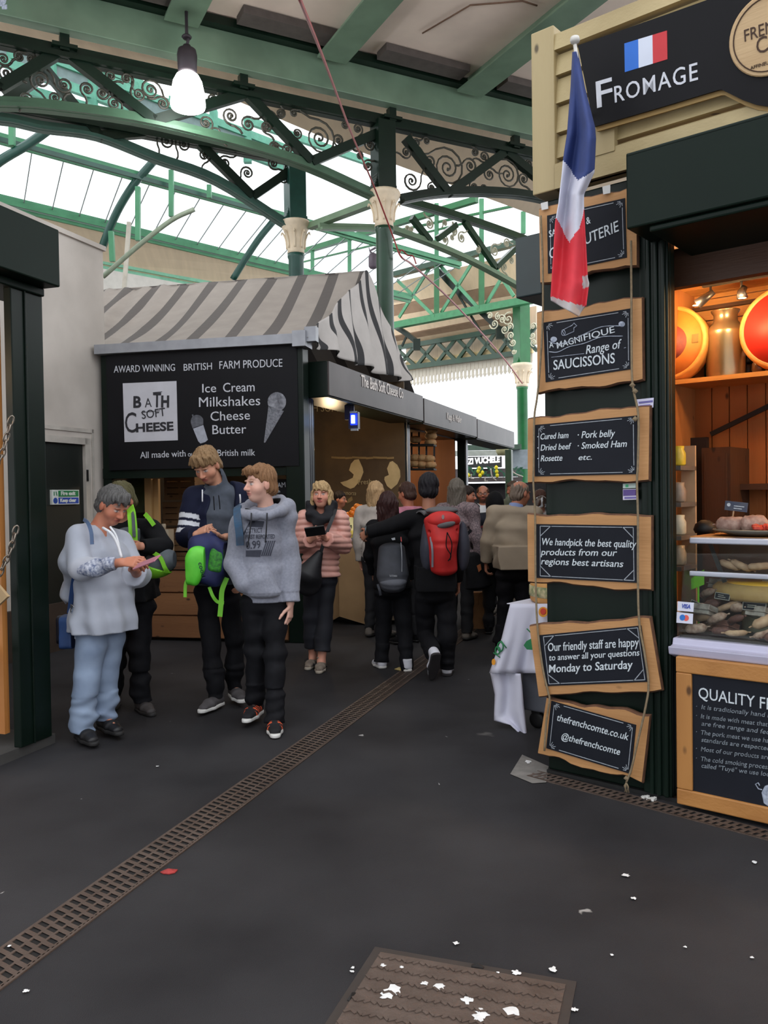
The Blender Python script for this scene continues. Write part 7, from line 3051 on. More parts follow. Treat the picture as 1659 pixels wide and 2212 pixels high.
def cape(F):
    L = lambda x, y, dy: nv(j(x, y, dy) - g.root)
    sd = unit(g.j['sb'] - g.j['sa'])
    F.cone(L(170, 1165, -.06), L(158, 1215, -.08), .062, .085, .03)
    F.cone(L(156, 1210, -.06), L(144, 1285, .0), .062, .04, .04)
    F.cone(L(148, 1260, .02), L(139, 1324, .03), .042, .014, .03)
    F.cone(L(152, 1230, .05), L(134, 1300, .06), .03, .016, .03)
    F.ecap(L(216, 1215, .02), L(228, 1290, .02), (.165, .135), (.18, .145), sd, .04)
    F.ecap(L(228, 1290, .02), L(236, 1385, .02), (.18, .145), (.225, .155), sd, .04)


def drape(X, Y, Z):
    an = np.arctan2(Y - g.j['belly'][1], X - g.j['belly'][0])
    lowr = np.clip((float(j(220, 1230).z) - Z) / .25, 0, 1)
    return .011 * lowr * np.sin(an * 9 + 1.5 * np.sin(Z * 7)) + .006 * np.sin(an * 5 + Z * 14 + 2 * np.sin(Z * 9 + X * 10))


t_ = g.top('tunic', TUN, .02, hem=float(j(240, 1362).z), sleeve=.55, fold=.008, wave=drape, seed=5, ch=(.13, .105), be=(.125, .105), hp_=(.16, .135), arm=(.052, .056, .056), extra=cape, open_neck=.052, fr=(14, 14, 12), h=.008)
FLW = mat('flowered cuff', (196, 200, 212), .85, c2=(70, 84, 120), sc=60, detail=5)


def cuff(F):
    L = lambda x, y, dy: nv(j(x, y, dy) - g.root) + nv(g.root)
    F.cone(L(168, 1232, -.21), L(205, 1226, -.26), .058, .055, .02)
    F.cone(L(205, 1226, -.26), L(250, 1217, -.30), .055, .042, .02)
    F.fold(.008, (40, 40, 60), 3)


sdf_part('sleeve_cuff', FLW, g.o, P(140, 1290, 4.85), P(275, 1170, 5.2), .007, cuff)
b = MB()
b.tube(bez([j(222, 1140, -.13), j(240, 1152, -.16), j(254, 1176, -.17), j(263, 1205, -.19)], 5), .009, 6)
b.tube(bez([j(238, 1138, -.12), j(252, 1160, -.15), j(262, 1205, -.18)], 5), .007, 6)
b.build('neck_tie', mat('white tape', (222, 222, 226), .7), g.o)
g.trousers(mat('light jeans', (146, 162, 186), .85, c2=(122, 138, 164), sc=6), .016, (.0, .0), .009, 6, .082, .068, .066, hemz=0)
g.shoes(mat('black shoe leather', (24, 23, 25), .5, var=.2), SOLED, 1.02)
# phone, bag and strap
b = MB(frame(j(318, 1216, -.40), V((.78, -.35, .28)), V((-.35, -.3, .9))))
b.box((-.085, -.04, 0), (.085, .04, .009))
solo(b, 'phone', 'pink-cased phone held in the older woman\'s hands', 'phone', mat('pink case', (170, 110, 126), .4), bevel=.004)
BLU = mat('blue leather', (42, 72, 122), .5, c2=(34, 56, 98), sc=6)
r = thing('handbag', 'blue shoulder bag hanging at the older woman\'s hip', 'bag', j(146, 1405, .02))
o = sdf_part('bag_body', BLU, r, j(115, 1415, -.12), j(178, 1310, .2), .007,
             lambda F: (F.box(nv(j(148, 1365, .04)), (.062, .075, .105), None, .03), F.fold(.004, (30, 30, 20), 2)))
o = sdf_part('pocket', mat('navy pocket', (22, 26, 44), .5), r, j(112, 1415, -.02), j(150, 1315, .2), .007,
             lambda F: F.box(nv(j(131, 1360, .1)), (.04, .05, .09), None, .03))
strap('bag_strap', '', '', [j(150, 1325, -.03), j(158, 1262, -.1), j(163, 1240, -.14)], .03, .006, BLU, r, (0, -1, 0))
strap('bag_strap', '', '', [j(181, 1122, -.06), j(190, 1130, -.13), j(197, 1150, -.165), j(199, 1176, -.17)], .022, .006, mat('slate strap', (84, 104, 136), .6), r, (0, -1, 0))
b = MB()
b.tube([j(160, 1330, -.06), j(163, 1358, -.08)], .003, 5)
b.box(tuple(j(161, 1380, -.085)), tuple(j(172, 1355, -.075)))
b.build('tag', mat('tag grey', (184, 188, 200), .6), r)
b = MB()
b.tube([j(154, 1305, -.07), j(160, 1310, -.08), j(160, 1325, -.08), j(154, 1328, -.07)], .006, 6, True)
b.build('buckle', mat('bright buckle', (210, 212, 216), .25, metal=.9), r)

# ---------------------------------------------------------------- 2 companion behind her with lime straps
j = J(5.95)
g = Fig('person in black behind the older woman, gripping a lime-edged shoulder strap', (P(290, 1545, 5.95).x, 5.95), yaw=-20, pitch=24, hs=1.0, skin=(186, 128, 104))
g.set(head=j(262, 1082), neck=j(262, 1130, .04), chest=j(275, 1180, .03), belly=j(283, 1240, .03), pelvis=j(284, 1300, .03), sa=j(214, 1150, .03), sb=j(326, 1142, .03),
      ea=j(206, 1230, -.02), wa=j(236, 1250, -.2), eb=j(354, 1182, -.08), wb=j(306, 1180, -.26), ha=j(262, 1310, .03), hb=j(304, 1310, .03), ka=j(252, 1400, .02), kb=j(300, 1405, -.02),
      aa=j(248, 1500, .16), ab=j(306, 1515, .0), ta=j(244, 1520, -.02), tb=j(326, 1545, -.14))
g.hands = [(j(308, 1180, -.26), (-1, -.1, -.02), (.1, .6, -.5), (-.2, -.2, 1), .8, .95)]
g.body(brow=(70, 60, 50))
g.hair((74, 70, 46), 'fringe', 9, .022, .06, fringe=(.05, .01))
g.top('jumper', BLACKC, .016, hem=float(j(280, 1295).z), fold=.009, seed=8, open_neck=.05)
g.trousers(BLACKJ, .014, (.0, 0), .01, 12, .078, .058, .052)
g.shoes(mat('grey brown shoe', (58, 54, 54), .7, var=.2), SOLED, 1.0)
LIME = mat('lime fabric', (126, 200, 44), .6, var=.12, sc=8)
GRY = mat('grey fabric', (86, 92, 98), .8, var=.15, sc=14)
sdf_part('waistcoat', GRY, g.o, j(238, 1300, -.3), j(312, 1120, .1), .009,
         lambda F: (F.ecap(nv(j(276, 1160, -.03)), nv(j(290, 1275, -.02)), (.13, .145), (.135, .14), (1, 0, 0)), F.plane(nv(j(280, 1283)), (0, 0, -1)), F.plane(nv(j(280, 1118)), (0, 0, 1)), F.plane(nv(j(308, 1180)), (1, 0, 0)), F.fold(.004)))
r = thing('shoulder_bag', 'grey and lime sling bag at the hip of the person in black', 'bag', j(345, 1255, -.1))
sdf_part('bag_body', GRY, r, j(300, 1268, -.32), j(392, 1170, .1), .007,
         lambda F: (F.ell(nv(j(346, 1215, -.12)), (.135, .09, .085), np.array([[.93, 0, -.37], [0, 1, 0], [.37, 0, .93]]), 0), F.fold(.004, (24, 24, 24), 2)))
sdf_part('lime_base', LIME, r, j(296, 1270, -.34), j(394, 1180, .1), .007,
         lambda F: (F.ell(nv(j(346, 1219, -.125)), (.145, .096, .09), np.array([[.93, 0, -.37], [0, 1, 0], [.37, 0, .93]]), 0), F.plane(nv(j(346, 1226, -.1)), (.33, 0, .94))))
strap('lime_trim', '', '', [j(328, 1192, -.205), j(346, 1204, -.225), j(356, 1226, -.225), j(362, 1236, -.2)], .028, .006, LIME, r, (0, -1, 0))
strap('shoulder_strap', '', '', [j(281, 1096, -.06), j(284, 1110, -.15), j(287, 1140, -.19), j(288, 1168, -.2)], .06, .008, LIME, r, (0, -1, 0))
strap('strap_webbing', '', '', [j(284, 1098, -.075), j(287, 1112, -.165), j(289, 1140, -.2), j(290, 1160, -.21)], .02, .008, GRY, r, (0, -1, 0))
strap('shoulder_strap', '', '', [j(313, 1110, -.04), j(322, 1120, -.06), j(333, 1135, -.07)], .03, .008, LIME, r, (0, -1, 0))

# ---------------------------------------------------------------- 3 tall blond boy with a blue and lime rucksack
j = J(6.0)
g = Fig('tall blond boy in a navy jacket with white sleeve stripes, looking down', (P(480, 1525, 6.0).x, 6.0), yaw=-18, pitch=34, tilt=4, hs=1.02, skin=(196, 142, 116))
g.set(head=j(447, 1006, -.03), neck=j(476, 1052, .06), chest=j(470, 1115, .03), belly=j(468, 1190, .02), pelvis=j(470, 1262, .02), sa=j(420, 1078, .02), sb=j(516, 1070, .05),
      ea=j(406, 1158, -.04), wa=j(424, 1156, -.24), eb=j(520, 1160, -.02), wb=j(488, 1160, -.24), ha=j(448, 1275, .02), hb=j(494, 1275, .05), ka=j(456, 1390, -.02), kb=j(508, 1385, .1),
      aa=j(468, 1507, -.02), ab=j(507, 1487, .16), ta=j(440, 1534, -.18), tb=j(521, 1508, -.0))
g.hands = [(j(424, 1153, -.24), (.75, -.25, .35), (.5, .5, -.6), (.2, -.4, 1), .75, .98), (j(486, 1160, -.25), (-1, -.15, .1), (.1, .1, 1), (-.2, -1, .4), .55, .98)]
g.body(brow=(120, 90, 60))
g.hair((158, 128, 94), 'fringe', 2, .022, .075, col2=(112, 86, 58), fringe=(.056, -.016))
g.top('grey_shirt', mat('charcoal jersey', (74, 80, 92), .85, c2=(60, 66, 76), sc=20), .016, hem=float(j(470, 1262).z), sleeves='', fold=.005, seed=4, open_neck=.046, neck=1)
NAV = mat('navy jacket', (20, 24, 46), .8, var=.2, sc=12, spec=.2)


def front3(F):
    L = lambda x, y, dy: nv(j(x, y, dy) - g.root)
    F.ecap(L(472, 1030, -.2), L(468, 1290, -.2), (.115, .28), (.12, .17), (1, 0, 0), .01, 'cut', flat=2)


def stripes3(co):
    # three white bands round the upper sleeve on the picture's left
    a, e = g.j['sa'], g.j['ea']
    d = unit(e - a)
    t = (co - a) @ d / np.linalg.norm(e - a)
    r_ = np.linalg.norm((co - a) - ((co - a) @ d)[:, None] * d, axis=1)
    c = np.tile(nv(lin((20, 24, 46))), (len(co), 1))
    for c0 in (.50, .70, .90):
        w_ = ((np.abs(t - c0) < .062) & (r_ < .095) & (co[:, 0] < a[0] + .055)).astype(float)[:, None]
        c = c * (1 - w_) + nv(lin((206, 208, 214))) * w_
    return c


g.top('navy_jacket', mat_attr('navy jacket cloth', .8, spec=.2), .03, hem=float(j(470, 1255).z), fold=.008, seed=7, open_neck=.075, frontcut=front3, col=stripes3, h=.007)
sdf_part('hood', NAV, g.o, j(440, 1090, -.02), j(545, 1010, .3), .009, lambda F: (F.ell(nv(j(500, 1062, .13)), (.105, .075, .065), None, 0), F.fold(.004)))
b = MB()
b.tube(bez([j(461, 1072, -.115), j(462, 1085, -.13), j(463, 1102, -.135)], 4), .004, 5)
b.tube(bez([j(472, 1070, -.11), j(474, 1085, -.13), j(475, 1100, -.135)], 4), .004, 5)
b.build('drawstring', BLACKC, g.o)
b = MB()
b.tube(bez([j(437, 1058, -.1), j(437, 1072, -.12), j(437, 1084, -.12)], 4), .005, 5)
b.tube(bez([j(518, 1068, -.07), j(519, 1078, -.08), j(519, 1090, -.07)], 4), .006, 5)
b.build('cord', mat('white tape', (222, 222, 226)), g.o)
g.trousers(BLACKJ, .012, (0, 0), .009, 22, .074, .056, .05)
g.shoes(mat('grey canvas shoe', (72, 68, 70), .8, var=.15, sc=20), SOLEW, 1.02)
BP = mat('rucksack blue', (32, 40, 92), .7, c2=(24, 30, 70), sc=10)
GR2 = mat('rucksack green', (72, 190, 40), .5, c2=(110, 214, 66), sc=9)
r = thing('rucksack', 'blue and bright green rucksack held in front of the blond boy', 'bag', j(448, 1260, -.28))
o = sdf_part('rucksack_body', BP, r, j(392, 1275, -.5), j(500, 1140, -.05), .008,
             lambda F: (F.box(nv(j(452, 1214, -.28)), (.145, .085, .155), np.array([[.94, 0, .34], [0, 1, 0], [-.34, 0, .94]]), .06), F.cone(nv(j(425, 1172, -.3)), nv(j(446, 1166, -.28)), .05, .045, .04), F.fold(.014, (26, 26, 26), 6)))
pk = sdf_part('front_pocket', GR2, r, j(390, 1275, -.55), j(455, 1170, -.15), .007,
              lambda F: (F.box(nv(j(420, 1224, -.37)), (.066, .045, .135), np.array([[.95, 0, .3], [0, 1, 0], [-.3, 0, .95]]), .04), F.fold(.011, (30, 30, 30), 9)))
sdf_part('mesh_pocket', mat('green mesh', (70, 160, 46), .7, c2=(36, 90, 44), sc=50), r, j(440, 1245, -.48), j(492, 1170, -.2), .007,
         lambda F: (F.box(nv(j(468, 1208, -.35)), (.052, .03, .09), np.array([[.97, 0, .2], [0, 1, 0], [-.2, 0, .97]]), .028), F.fold(.006, (30, 30, 30), 3)))
for pts in ([(490, 1248, -.3), (480, 1275, -.3), (478, 1300, -.3), (475, 1332, -.3)], [(452, 1268, -.3), (460, 1288, -.31), (470, 1300, -.3), (484, 1302, -.3)], [(408, 1246, -.34), (401, 1262, -.35), (400, 1290, -.35)]):
    strap('strap', '', '', [j(*p) for p in pts], .022 if pts[0][0] != 490 else .034, .006, mat('lime webbing', (120, 200, 50), .6), r, (0, -1, 0))
projected(pk, r.location, None, lambda b: ptxt(b, 'coodi', (428, 1216), (437, 1250), 10, lambda x, y: j(x, y, -.5), (0, -1, 0), bold=.01, depth=0), mat('print navy', (22, 30, 60), .6), 'lettering', r, .003, (0, 1, 0))

# ---------------------------------------------------------------- 4 boy in the grey hoodie
j = J(5.55)
g = Fig('boy in a grey printed hoodie and orange-striped trainers, looking to the side', (P(572, 1575, 5.55).x, 5.55), yaw=-52, pitch=3, hs=1.0, fat=.85, skin=(214, 168, 150), hf=.0045)
g.set(head=j(562, 1046, 0), neck=j(577, 1096, .05), chest=j(568, 1155, .03), belly=j(568, 1225, .03), pelvis=j(568, 1296, .03), sa=j(525, 1124, .02), sb=j(615, 1122, .06),
      ea=j(508, 1212, .03), wa=j(528, 1262, -.05), eb=j(625, 1214, .07), wb=j(627, 1302, .0), ha=j(546, 1306, .03), hb=j(594, 1306, .03), ka=j(552, 1410, .04), kb=j(594, 1420, -.04),
      aa=j(553, 1522, .10), ab=j(593, 1562, -.14), ta=j(536, 1548, -.06), tb=j(595, 1592, -.36))
g.hands = [(j(628, 1306, .0), (-.08, -.1, -1), (-.9, .3, 0), (-.3, -1, .1), .3, 1.0)]
g.body(brow=(120, 84, 56), iris=(70, 90, 110), lip=(190, 112, 104))
g.hair((112, 80, 54), 'fringe', 6, .02, .066, col2=(150, 112, 80), fringe=(.088, -.03))


def hood4(F):
    L = lambda x, y, dy: nv(j(x, y, dy) - g.root)
    for pts in ([(522, 1108, -.02), (548, 1110, -.11), (580, 1114, -.13), (606, 1104, -.07), (620, 1092, .05), (606, 1080, .16), (580, 1086, .2), (545, 1092, .14), (524, 1100, .06), (522, 1108, -.02)],):
        for p, q in zip(pts, pts[1:]):
            F.cone(L(*p), L(*q), .034, .034, .03)
    F.ell(L(585, 1104, .17), (.12, .06, .075), None, .04)
    F.cone(L(502, 1222, .0), L(530, 1264, -.08), .058, .06, .02)
    # kangaroo pocket
    F.ecap(L(562, 1225, -.085), L(564, 1283, -.09), (.07, .05), (.115, .05), (1, 0, .0), .006)


def wave4(X, Y, Z):
    z0 = float(j(570, 1296).z)
    rib = np.where(Z < z0 + .055, .006 + .0015 * np.sin((X + Y) * 160), 0)
    return rib * np.where(Z < z0 + .055, 1, 0) * .8


HOO = mat('grey marl jersey', (146, 148, 160), .9, c2=(130, 132, 144), sc=60, sheen=.15, spec=.2)
hd = g.top('hoodie', HOO, .02, hem=float(j(570, 1300).z), fold=.012, seed=14, extra=hood4, nocut='a', open_neck=.055, hp_=(.142, .115), be=(.135, .105), ch=(.15, .108), wave=wave4, h=.0068, fr=(16, 16, 26), arm=(.056, .05, .04))
sdf_part('hood_lining', BLACKC, g.o, j(520, 1120, -.12), j(625, 1076, .22), .008, lambda F: [F.cone(nv(j(*p)), nv(j(*q)), .02, .02, .02) for p, q in
         zip([(532, 1104, -.02), (550, 1109, -.09), (578, 1112, -.1), (602, 1101, -.05), (612, 1090, .05), (602, 1080, .12)], [(550, 1109, -.09), (578, 1112, -.1), (602, 1101, -.05), (612, 1090, .05), (602, 1080, .12), (580, 1086, .16)])])
b = MB()
for pts in ([(543, 1108, -.15), (542, 1130, -.17), (538, 1160, -.17), (535, 1182, -.165)], [(577, 1108, -.16), (576, 1130, -.17), (575, 1150, -.17), (573, 1172, -.165)]):
    b.tube(bez([j(*p) for p in pts], 5), .0048, 6)
b.build('drawstring', mat('black cord', (26, 26, 32), .7), g.o)
PRT = mat('print slate', (62, 64, 76), .8, var=.12, sc=40)
f4 = lambda x, y: j(x, y, -.45)


def print4(b):
    for t_, p0, p1, h, bd in (('DISTRICT', (531, 1152), (567, 1150), 10, .012), ('FIRST REPORTED', (531, 1164), (594, 1163), 9, .012), ('0.99', (532, 1186), (563, 1184), 17, .012)):
        ptxt(b, t_, p0, p1, h, f4, (0, -1, 0), bold=bd, depth=0)


def bars4(b):
    def grid(q, n=10):
        a_, c_, d_, e_ = [f4(*p) for p in q]
        b.sheet(lambda u, v: along(along(a_, c_, u), along(e_, d_, u), v), n, 5, 0, False)
    grid([(540, 1124), (571, 1126), (568, 1139), (536, 1138)])
    grid([(533, 1138), (541, 1124), (527, 1156), (522, 1158)], 4)
    grid([(531, 1189), (566, 1188), (562, 1203), (531, 1202)])
    for k in range(5):
        x = 571 + k * 4.4
        grid([(x + 4, 1168), (x + 6.4, 1168), (x - 4, 1201), (x - 7, 1201)], 2)


projected(hd, g.root, None, print4, PRT, 'lettering', g.o, .004, (0, 1, 0))
projected(hd, g.root, None, bars4, PRT, 'print', g.o, .004, (0, 1, 0))
g.trousers(BLACKJ, .012, (0, 0), .009, 31, .078, .058, .05)
g.shoes(mat_attr('trainer suede', .8), SOLEW, 1.03, stripes=((20, 20, 24), (226, 92, 50)))
# strap of the rucksack on his back
r = thing('rucksack', 'teal and grey rucksack strap over the hoodie boy\'s shoulder', 'bag', j(520, 1180, .1))
strap('shoulder_strap', '', '', [j(518, 1092, .12), j(513, 1098, .0), j(513, 1118, -.085), j(517, 1150, -.10), j(519, 1178, -.09)], .05, .014, mat('teal strap', (40, 84, 118), .7, c2=(52, 66, 84), sc=14), r, (0, -1, 0))
sdf_part('rucksack_body', mat('dark rucksack', (44, 56, 72), .8, var=.15), r, j(500, 1260, .12), j(620, 1110, .42), .01, lambda F: F.box(nv(j(572, 1180, .27)), (.13, .07, .2), None, .05))

# ---------------------------------------------------------------- 5 blonde woman in the pink quilted jacket
j = J(7.4)
g = Fig('blonde woman in a pink quilted jacket with a black scarf', (P(688, 1455, 7.4).x, 7.4), yaw=-8, pitch=-4, hs=.97, skin=(206, 146, 124))
g.set(head=j(695, 1070, 0), neck=j(697, 1112, .05), chest=j(696, 1150, .03), belly=j(695, 1200, .03), pelvis=j(692, 1245, .03), sa=j(660, 1122, .02), sb=j(734, 1122, .04),
      ea=j(650, 1175, .0), wa=j(670, 1168, -.22), eb=j(742, 1178, .02), wb=j(706, 1164, -.22), ha=j(676, 1255, .03), hb=j(706, 1255, .03), ka=j(672, 1335, .02), kb=j(702, 1340, -.02),
      aa=j(676, 1420, .05), ab=j(694, 1430, -.10), ta=j(664, 1446, -.14), tb=j(688, 1460, -.32))
g.hands = [(j(668, 1166, -.23), (.55, -.3, .35), (.6, .4, .2), (.1, -.2, 1), .55, .95), (j(705, 1164, -.22), (-.8, -.25, .4), (-.1, .3, .8), (-.1, -.4, 1), .45, .95)]
g.body(brow=(130, 100, 72), lip=(186, 90, 88))
g.hair((206, 176, 132), 'bob', 3, .016, .07, col2=(156, 124, 84), fringe=(.05, .0), back=.09, side_len=.085)
PNK = mat('pink quilted nylon', (222, 166, 152), .45, c2=(204, 146, 134), sc=10, sheen=.1)
zq = float(j(690, 1245).z)


def quilt(X, Y, Z):
    return -.010 * np.abs(np.sin((Z - zq + .08 * np.abs(X - .0)) * math.pi / .052)) + .005


g.top('quilted_jacket', PNK, .028, hem=float(j(690, 1246).z), fold=.004, seed=2, wave=quilt, open_neck=.06, be=(.125, .1), arm=(.056, .05, .04), h=.0075)
SCF = mat('black scarf', (20, 20, 26), .9, var=.3, sc=20)
sdf_part('scarf', SCF, g.o, j(655, 1140, -.25), j(738, 1080, .2), .008,
         lambda F: ([F.cone(nv(j(*p)), nv(j(*q)), .045, .045, .03) for p, q in zip([(671, 1092, .02), (672, 1112, -.08), (690, 1126, -.14), (710, 1116, -.1), (718, 1092, .0), (705, 1084, .1), (685, 1084, .1)],
                    [(672, 1112, -.08), (690, 1126, -.14), (710, 1116, -.1), (718, 1092, .0), (705, 1084, .1), (685, 1084, .1), (671, 1092, .02)])], F.fold(.009, (30, 30, 60), 4)))
g.trousers(mat('navy trousers', (18, 20, 30), .8, var=.2), .014, (.09, .09), .005, 41, .074, .056, .062)
g.shoes(mat('beige trainer', (136, 124, 110), .8, c2=(104, 92, 84), sc=24), mat('pale sole', (170, 160, 146), .7), .95)
b = MB(frame(j(681, 1148, -.33), V((.95, -.1, .12)), V((-.1, -.5, .8))))
b.box((-.085, -.01, -.04), (.085, .008, .05))
solo(b, 'wallet', 'black wallet held by the blonde woman', 'wallet', mat('black leather', (16, 16, 18), .5), bevel=.004)
r = thing('shoulder_bag', 'black slouchy bag hanging in front of the blonde woman', 'bag', j(668, 1288, -.15))
sdf_part('bag_body', mat('black slouch bag', (26, 26, 30), .6, var=.2, sc=10), r, j(634, 1300, -.32), j(706, 1180, .0), .008,
         lambda F: (F.cone(nv(j(690, 1196, -.17)), nv(j(668, 1240, -.18)), .03, .10, .03), F.ell(nv(j(666, 1258, -.17)), (.115, .06, .12), None, .05), F.fold(.006, (20, 20, 20), 5)))
strap('bag_strap', '', '', [j(725, 1100, -.05), j(718, 1120, -.155), j(706, 1150, -.20), j(697, 1180, -.2), j(692, 1196, -.19)], .03, .006, mat('black slouch bag', (26, 26, 30)), r, (0, -1, 0))

# ---------------------------------------------------------------- 6, 7 walking couple seen from behind
j = J(7.3)
g = Fig('girl with long dark red-brown hair walking away, a grey rucksack on her back', (P(846, 1450, 7.3).x, 7.3), yaw=172, pitch=4, hs=.95, skin=(196, 142, 118), hf=.007)
g.set(head=j(838, 1092, 0), neck=j(840, 1130, -.03), chest=j(842, 1170, -.02), belly=j(846, 1220, -.02), pelvis=j(848, 1268, -.02), sa=j(806, 1140, .0), sb=j(876, 1142, .0), ea=j(800, 1195, .06), wa=j(806, 1236, .2),
      eb=j(884, 1200, .03), wb=j(884, 1250, .1), ha=j(830, 1280, 0), hb=j(866, 1280, 0), ka=j(828, 1362, .05), kb=j(874, 1368, -.02), aa=j(824, 1430, .02), ab=j(880, 1450, -.12), ta=j(812, 1448, .16), tb=j(876, 1464, .06))
g.hands = [(j(806, 1236, .2), (0, .6, -.7), (1, 0, 0), (0, 1, .3), .5, .9)]
g.body()
g.hair((62, 36, 34), 'long', 2, .016, .07, col2=(40, 24, 24), back=.24, side_len=.2, rough=.4)
g.top('black_jacket', BLACKC, .018, hem=float(j(848, 1270).z), fold=.006, seed=5)
g.trousers(BLACKJ, .012, (.0, .0), .006, 51, .078, .058, .05)
WTR = mat('white trainer', (206, 206, 214), .6, var=.06, sc=20)
g.shoes(WTR, SOLEW, .92)
DGB = mat('grey rucksack', (70, 72, 80), .8, c2=(58, 60, 66), sc=12)
r = thing('rucksack', 'slate grey rucksack on the back of the long-haired girl', 'bag', j(849, 1272, -.2))
o = sdf_part('rucksack_body', DGB, r, j(806, 1285, -.42), j(892, 1145, .0), .008,
             lambda F: (F.ecap(nv(j(847, 1185, -.2)), nv(j(849, 1242, -.22)), (.115, .1), (.14, .12), (1, 0, 0), 0), F.ecap(nv(j(849, 1252, -.23)), nv(j(849, 1266, -.22)), (.13, .12), (.11, .1), (1, 0, 0), .02), F.fold(.004, (14, 14, 14), 2)))
sdf_part('lower_pocket', mat('grey rucksack light', (92, 94, 102), .8), r, j(812, 1280, -.42), j(888, 1235, -.1), .008,
         lambda F: F.ecap(nv(j(849, 1256, -.255)), nv(j(849, 1262, -.25)), (.12, .11), (.11, .1), (1, 0, 0), 0))
strap('zip', '', '', [j(866, 1172, -.31), j(868, 1200, -.345), j(868, 1235, -.355)], .008, .006, mat('zip grey', (110, 112, 118), .5), r, (0, -1, 0))
strap('zip_pull', '', '', [j(866, 1160, -.295), j(867, 1170, -.31)], .008, .008, mat('red pull', (206, 60, 56), .5), r, (0, -1, 0))
b = MB(); ppoly(b, [(845, 1163), (853, 1161), (854, 1166), (848, 1167)], lambda x, y: j(x, y, -.312), .008, V((0, 1, 0)))
b.build('bird_logo', mat('logo pale', (200, 204, 210), .6), r)
projected(o, r.location, None, lambda b: ptxt(b, 'TATONKA', (841, 1246), (858, 1246), 4, lambda x, y: j(x, y, -.6), (0, -1, 0), depth=0), mat('logo pale', (200, 204, 210)), 'lettering', r, .03, (0, 1, 0))
strap('loose_strap', '', '', [j(816, 1262, -.22), j(820, 1275, -.24), j(822, 1286, -.22)], .02, .005, DGB, r, (0, -1, 0))

j = J(7.0)
g = Fig('dark-haired man in black walking away with one arm round the girl', (P(948, 1460, 7.0).x, 7.0), yaw=176, pitch=2, hs=1.0, skin=(170, 116, 92), hf=.007)
g.set(head=j(926, 1055, 0), neck=j(926, 1102, -.03), chest=j(930, 1150, -.02), belly=j(936, 1215, -.02), pelvis=j(940, 1278, -.02), sa=j(884, 1122, .0), sb=j(970, 1122, .0), ea=j(842, 1138, -.02), wa=j(796, 1150, .02),
      eb=j(986, 1195, .02), wb=j(990, 1255, .1), ha=j(920, 1292, 0), hb=j(962, 1292, 0), ka=j(918, 1372, .1), kb=j(966, 1378, -.04), aa=j(936, 1412, -.26), ab=j(966, 1444, -.02), ta=j(929, 1450, -.17), tb=j(970, 1460, .17))
g.hands = [(j(796, 1150, .02), (-.6, .5, -.4), (.3, .7, -.2), (0, .3, 1), .6, 1.0), (j(990, 1258, .1), (0, .2, -1), (-1, 0, 0), (0, 1, .2), .5, 1.0)]
g.body()
g.hair((26, 24, 28), 'short', 5, .018, .06, rough=.5)
g.top('black_top', BLACKC, .02, hem=float(j(940, 1272).z), fold=.007, seed=11, open_neck=.05)
g.trousers(BLACKJ, .014, (.0, .0), .007, 61, .082, .06, .052)
g.shoes(WTR, mat('dark tread', (44, 40, 42), .8), 1.0, toe_up='a')
b = MB(); b.tube([j(790, 1146, .0) + V((0, .04 * math.cos(t), .036 * math.sin(t))) for t in [i * math.pi / 6 for i in range(12)]], .009, 6, True)
solo(b, 'wristwatch', 'dark wristwatch on the walking man\'s outstretched wrist', 'watch', mat('watch steel', (80, 88, 90), .3, metal=.7))
RED = mat('rucksack red', (204, 40, 36), .65, c2=(176, 30, 30), sc=9)
RG = mat('rucksack grey', (92, 90, 92), .8, var=.12, sc=14)
r = thing('rucksack', 'red and grey hiking rucksack on the walking man\'s back', 'bag', j(952, 1245, -.2))
o = sdf_part('rucksack_body', RED, r, j(905, 1255, -.48), j(1005, 1085, .0), .008,
             lambda F: (F.ecap(nv(j(955, 1125, -.22)), nv(j(957, 1170, -.25)), (.14, .12), (.13, .14), (1, 0, 0), 0), F.ecap(nv(j(957, 1180, -.25)), nv(j(958, 1228, -.24)), (.125, .135), (.115, .11), (1, 0, 0), .02),
                        F.cone(nv(j(925, 1150, -.31)), nv(j(990, 1146, -.31)), .02, .02, .012, 'cut'), F.fold(.007, (22, 22, 22), 6)))
sdf_part('lid', RED, r, j(915, 1150, -.5), j(1000, 1090, -.1), .008, lambda F: (F.ell(nv(j(957, 1124, -.27)), (.14, .1, .075), None, 0), F.fold(.005, (22, 22, 22), 8)))
sdf_part('lid_top', RG, r, j(915, 1125, -.45), j(1000, 1080, -.02), .008, lambda F: F.ell(nv(j(954, 1103, -.2)), (.135, .1, .035), None, 0))
sdf_part('lid_pocket', RG, r, j(930, 1150, -.45), j(990, 1110, -.2), .007, lambda F: F.ell(nv(j(964, 1133, -.345)), (.075, .03, .028), np.array([[.98, 0, -.18], [0, 1, 0], [.18, 0, .98]]), 0))
for x0, dx in ((922, 0), (1000, 0)):
    sdf_part('side_pocket', mat('rucksack slate', (52, 54, 66), .8, var=.2), r, j(x0 - 20, 1250, -.4), j(x0 + 20, 1110, .02), .008, lambda F: (F.ell(nv(j(x0, 1180, -.2)), (.05, .09, .2), None, 0), F.fold(.006, (20, 20, 20), 3)))
for pts in ([(966, 1150, -.385), (964, 1180, -.405), (974, 1200, -.395), (968, 1212, -.39)], [(966, 1150, -.385), (976, 1175, -.40), (972, 1210, -.385)]):
    strap('bungee', '', '', [j(*p) for p in pts], .008, .008, BLACKC, r, (0, -1, 0))
strap('side_strap', '', '', [j(930, 1160, -.33), j(934, 1190, -.35), (j(934, 1225, -.33))], .016, .008, mat('grey webbing', (120, 122, 130), .6), r, (0, -1, 0))
strap('shoulder_strap', '', '', [j(905, 1108, -.06), j(912, 1104, -.12), j(922, 1112, -.17)], .05, .012, RG, r)
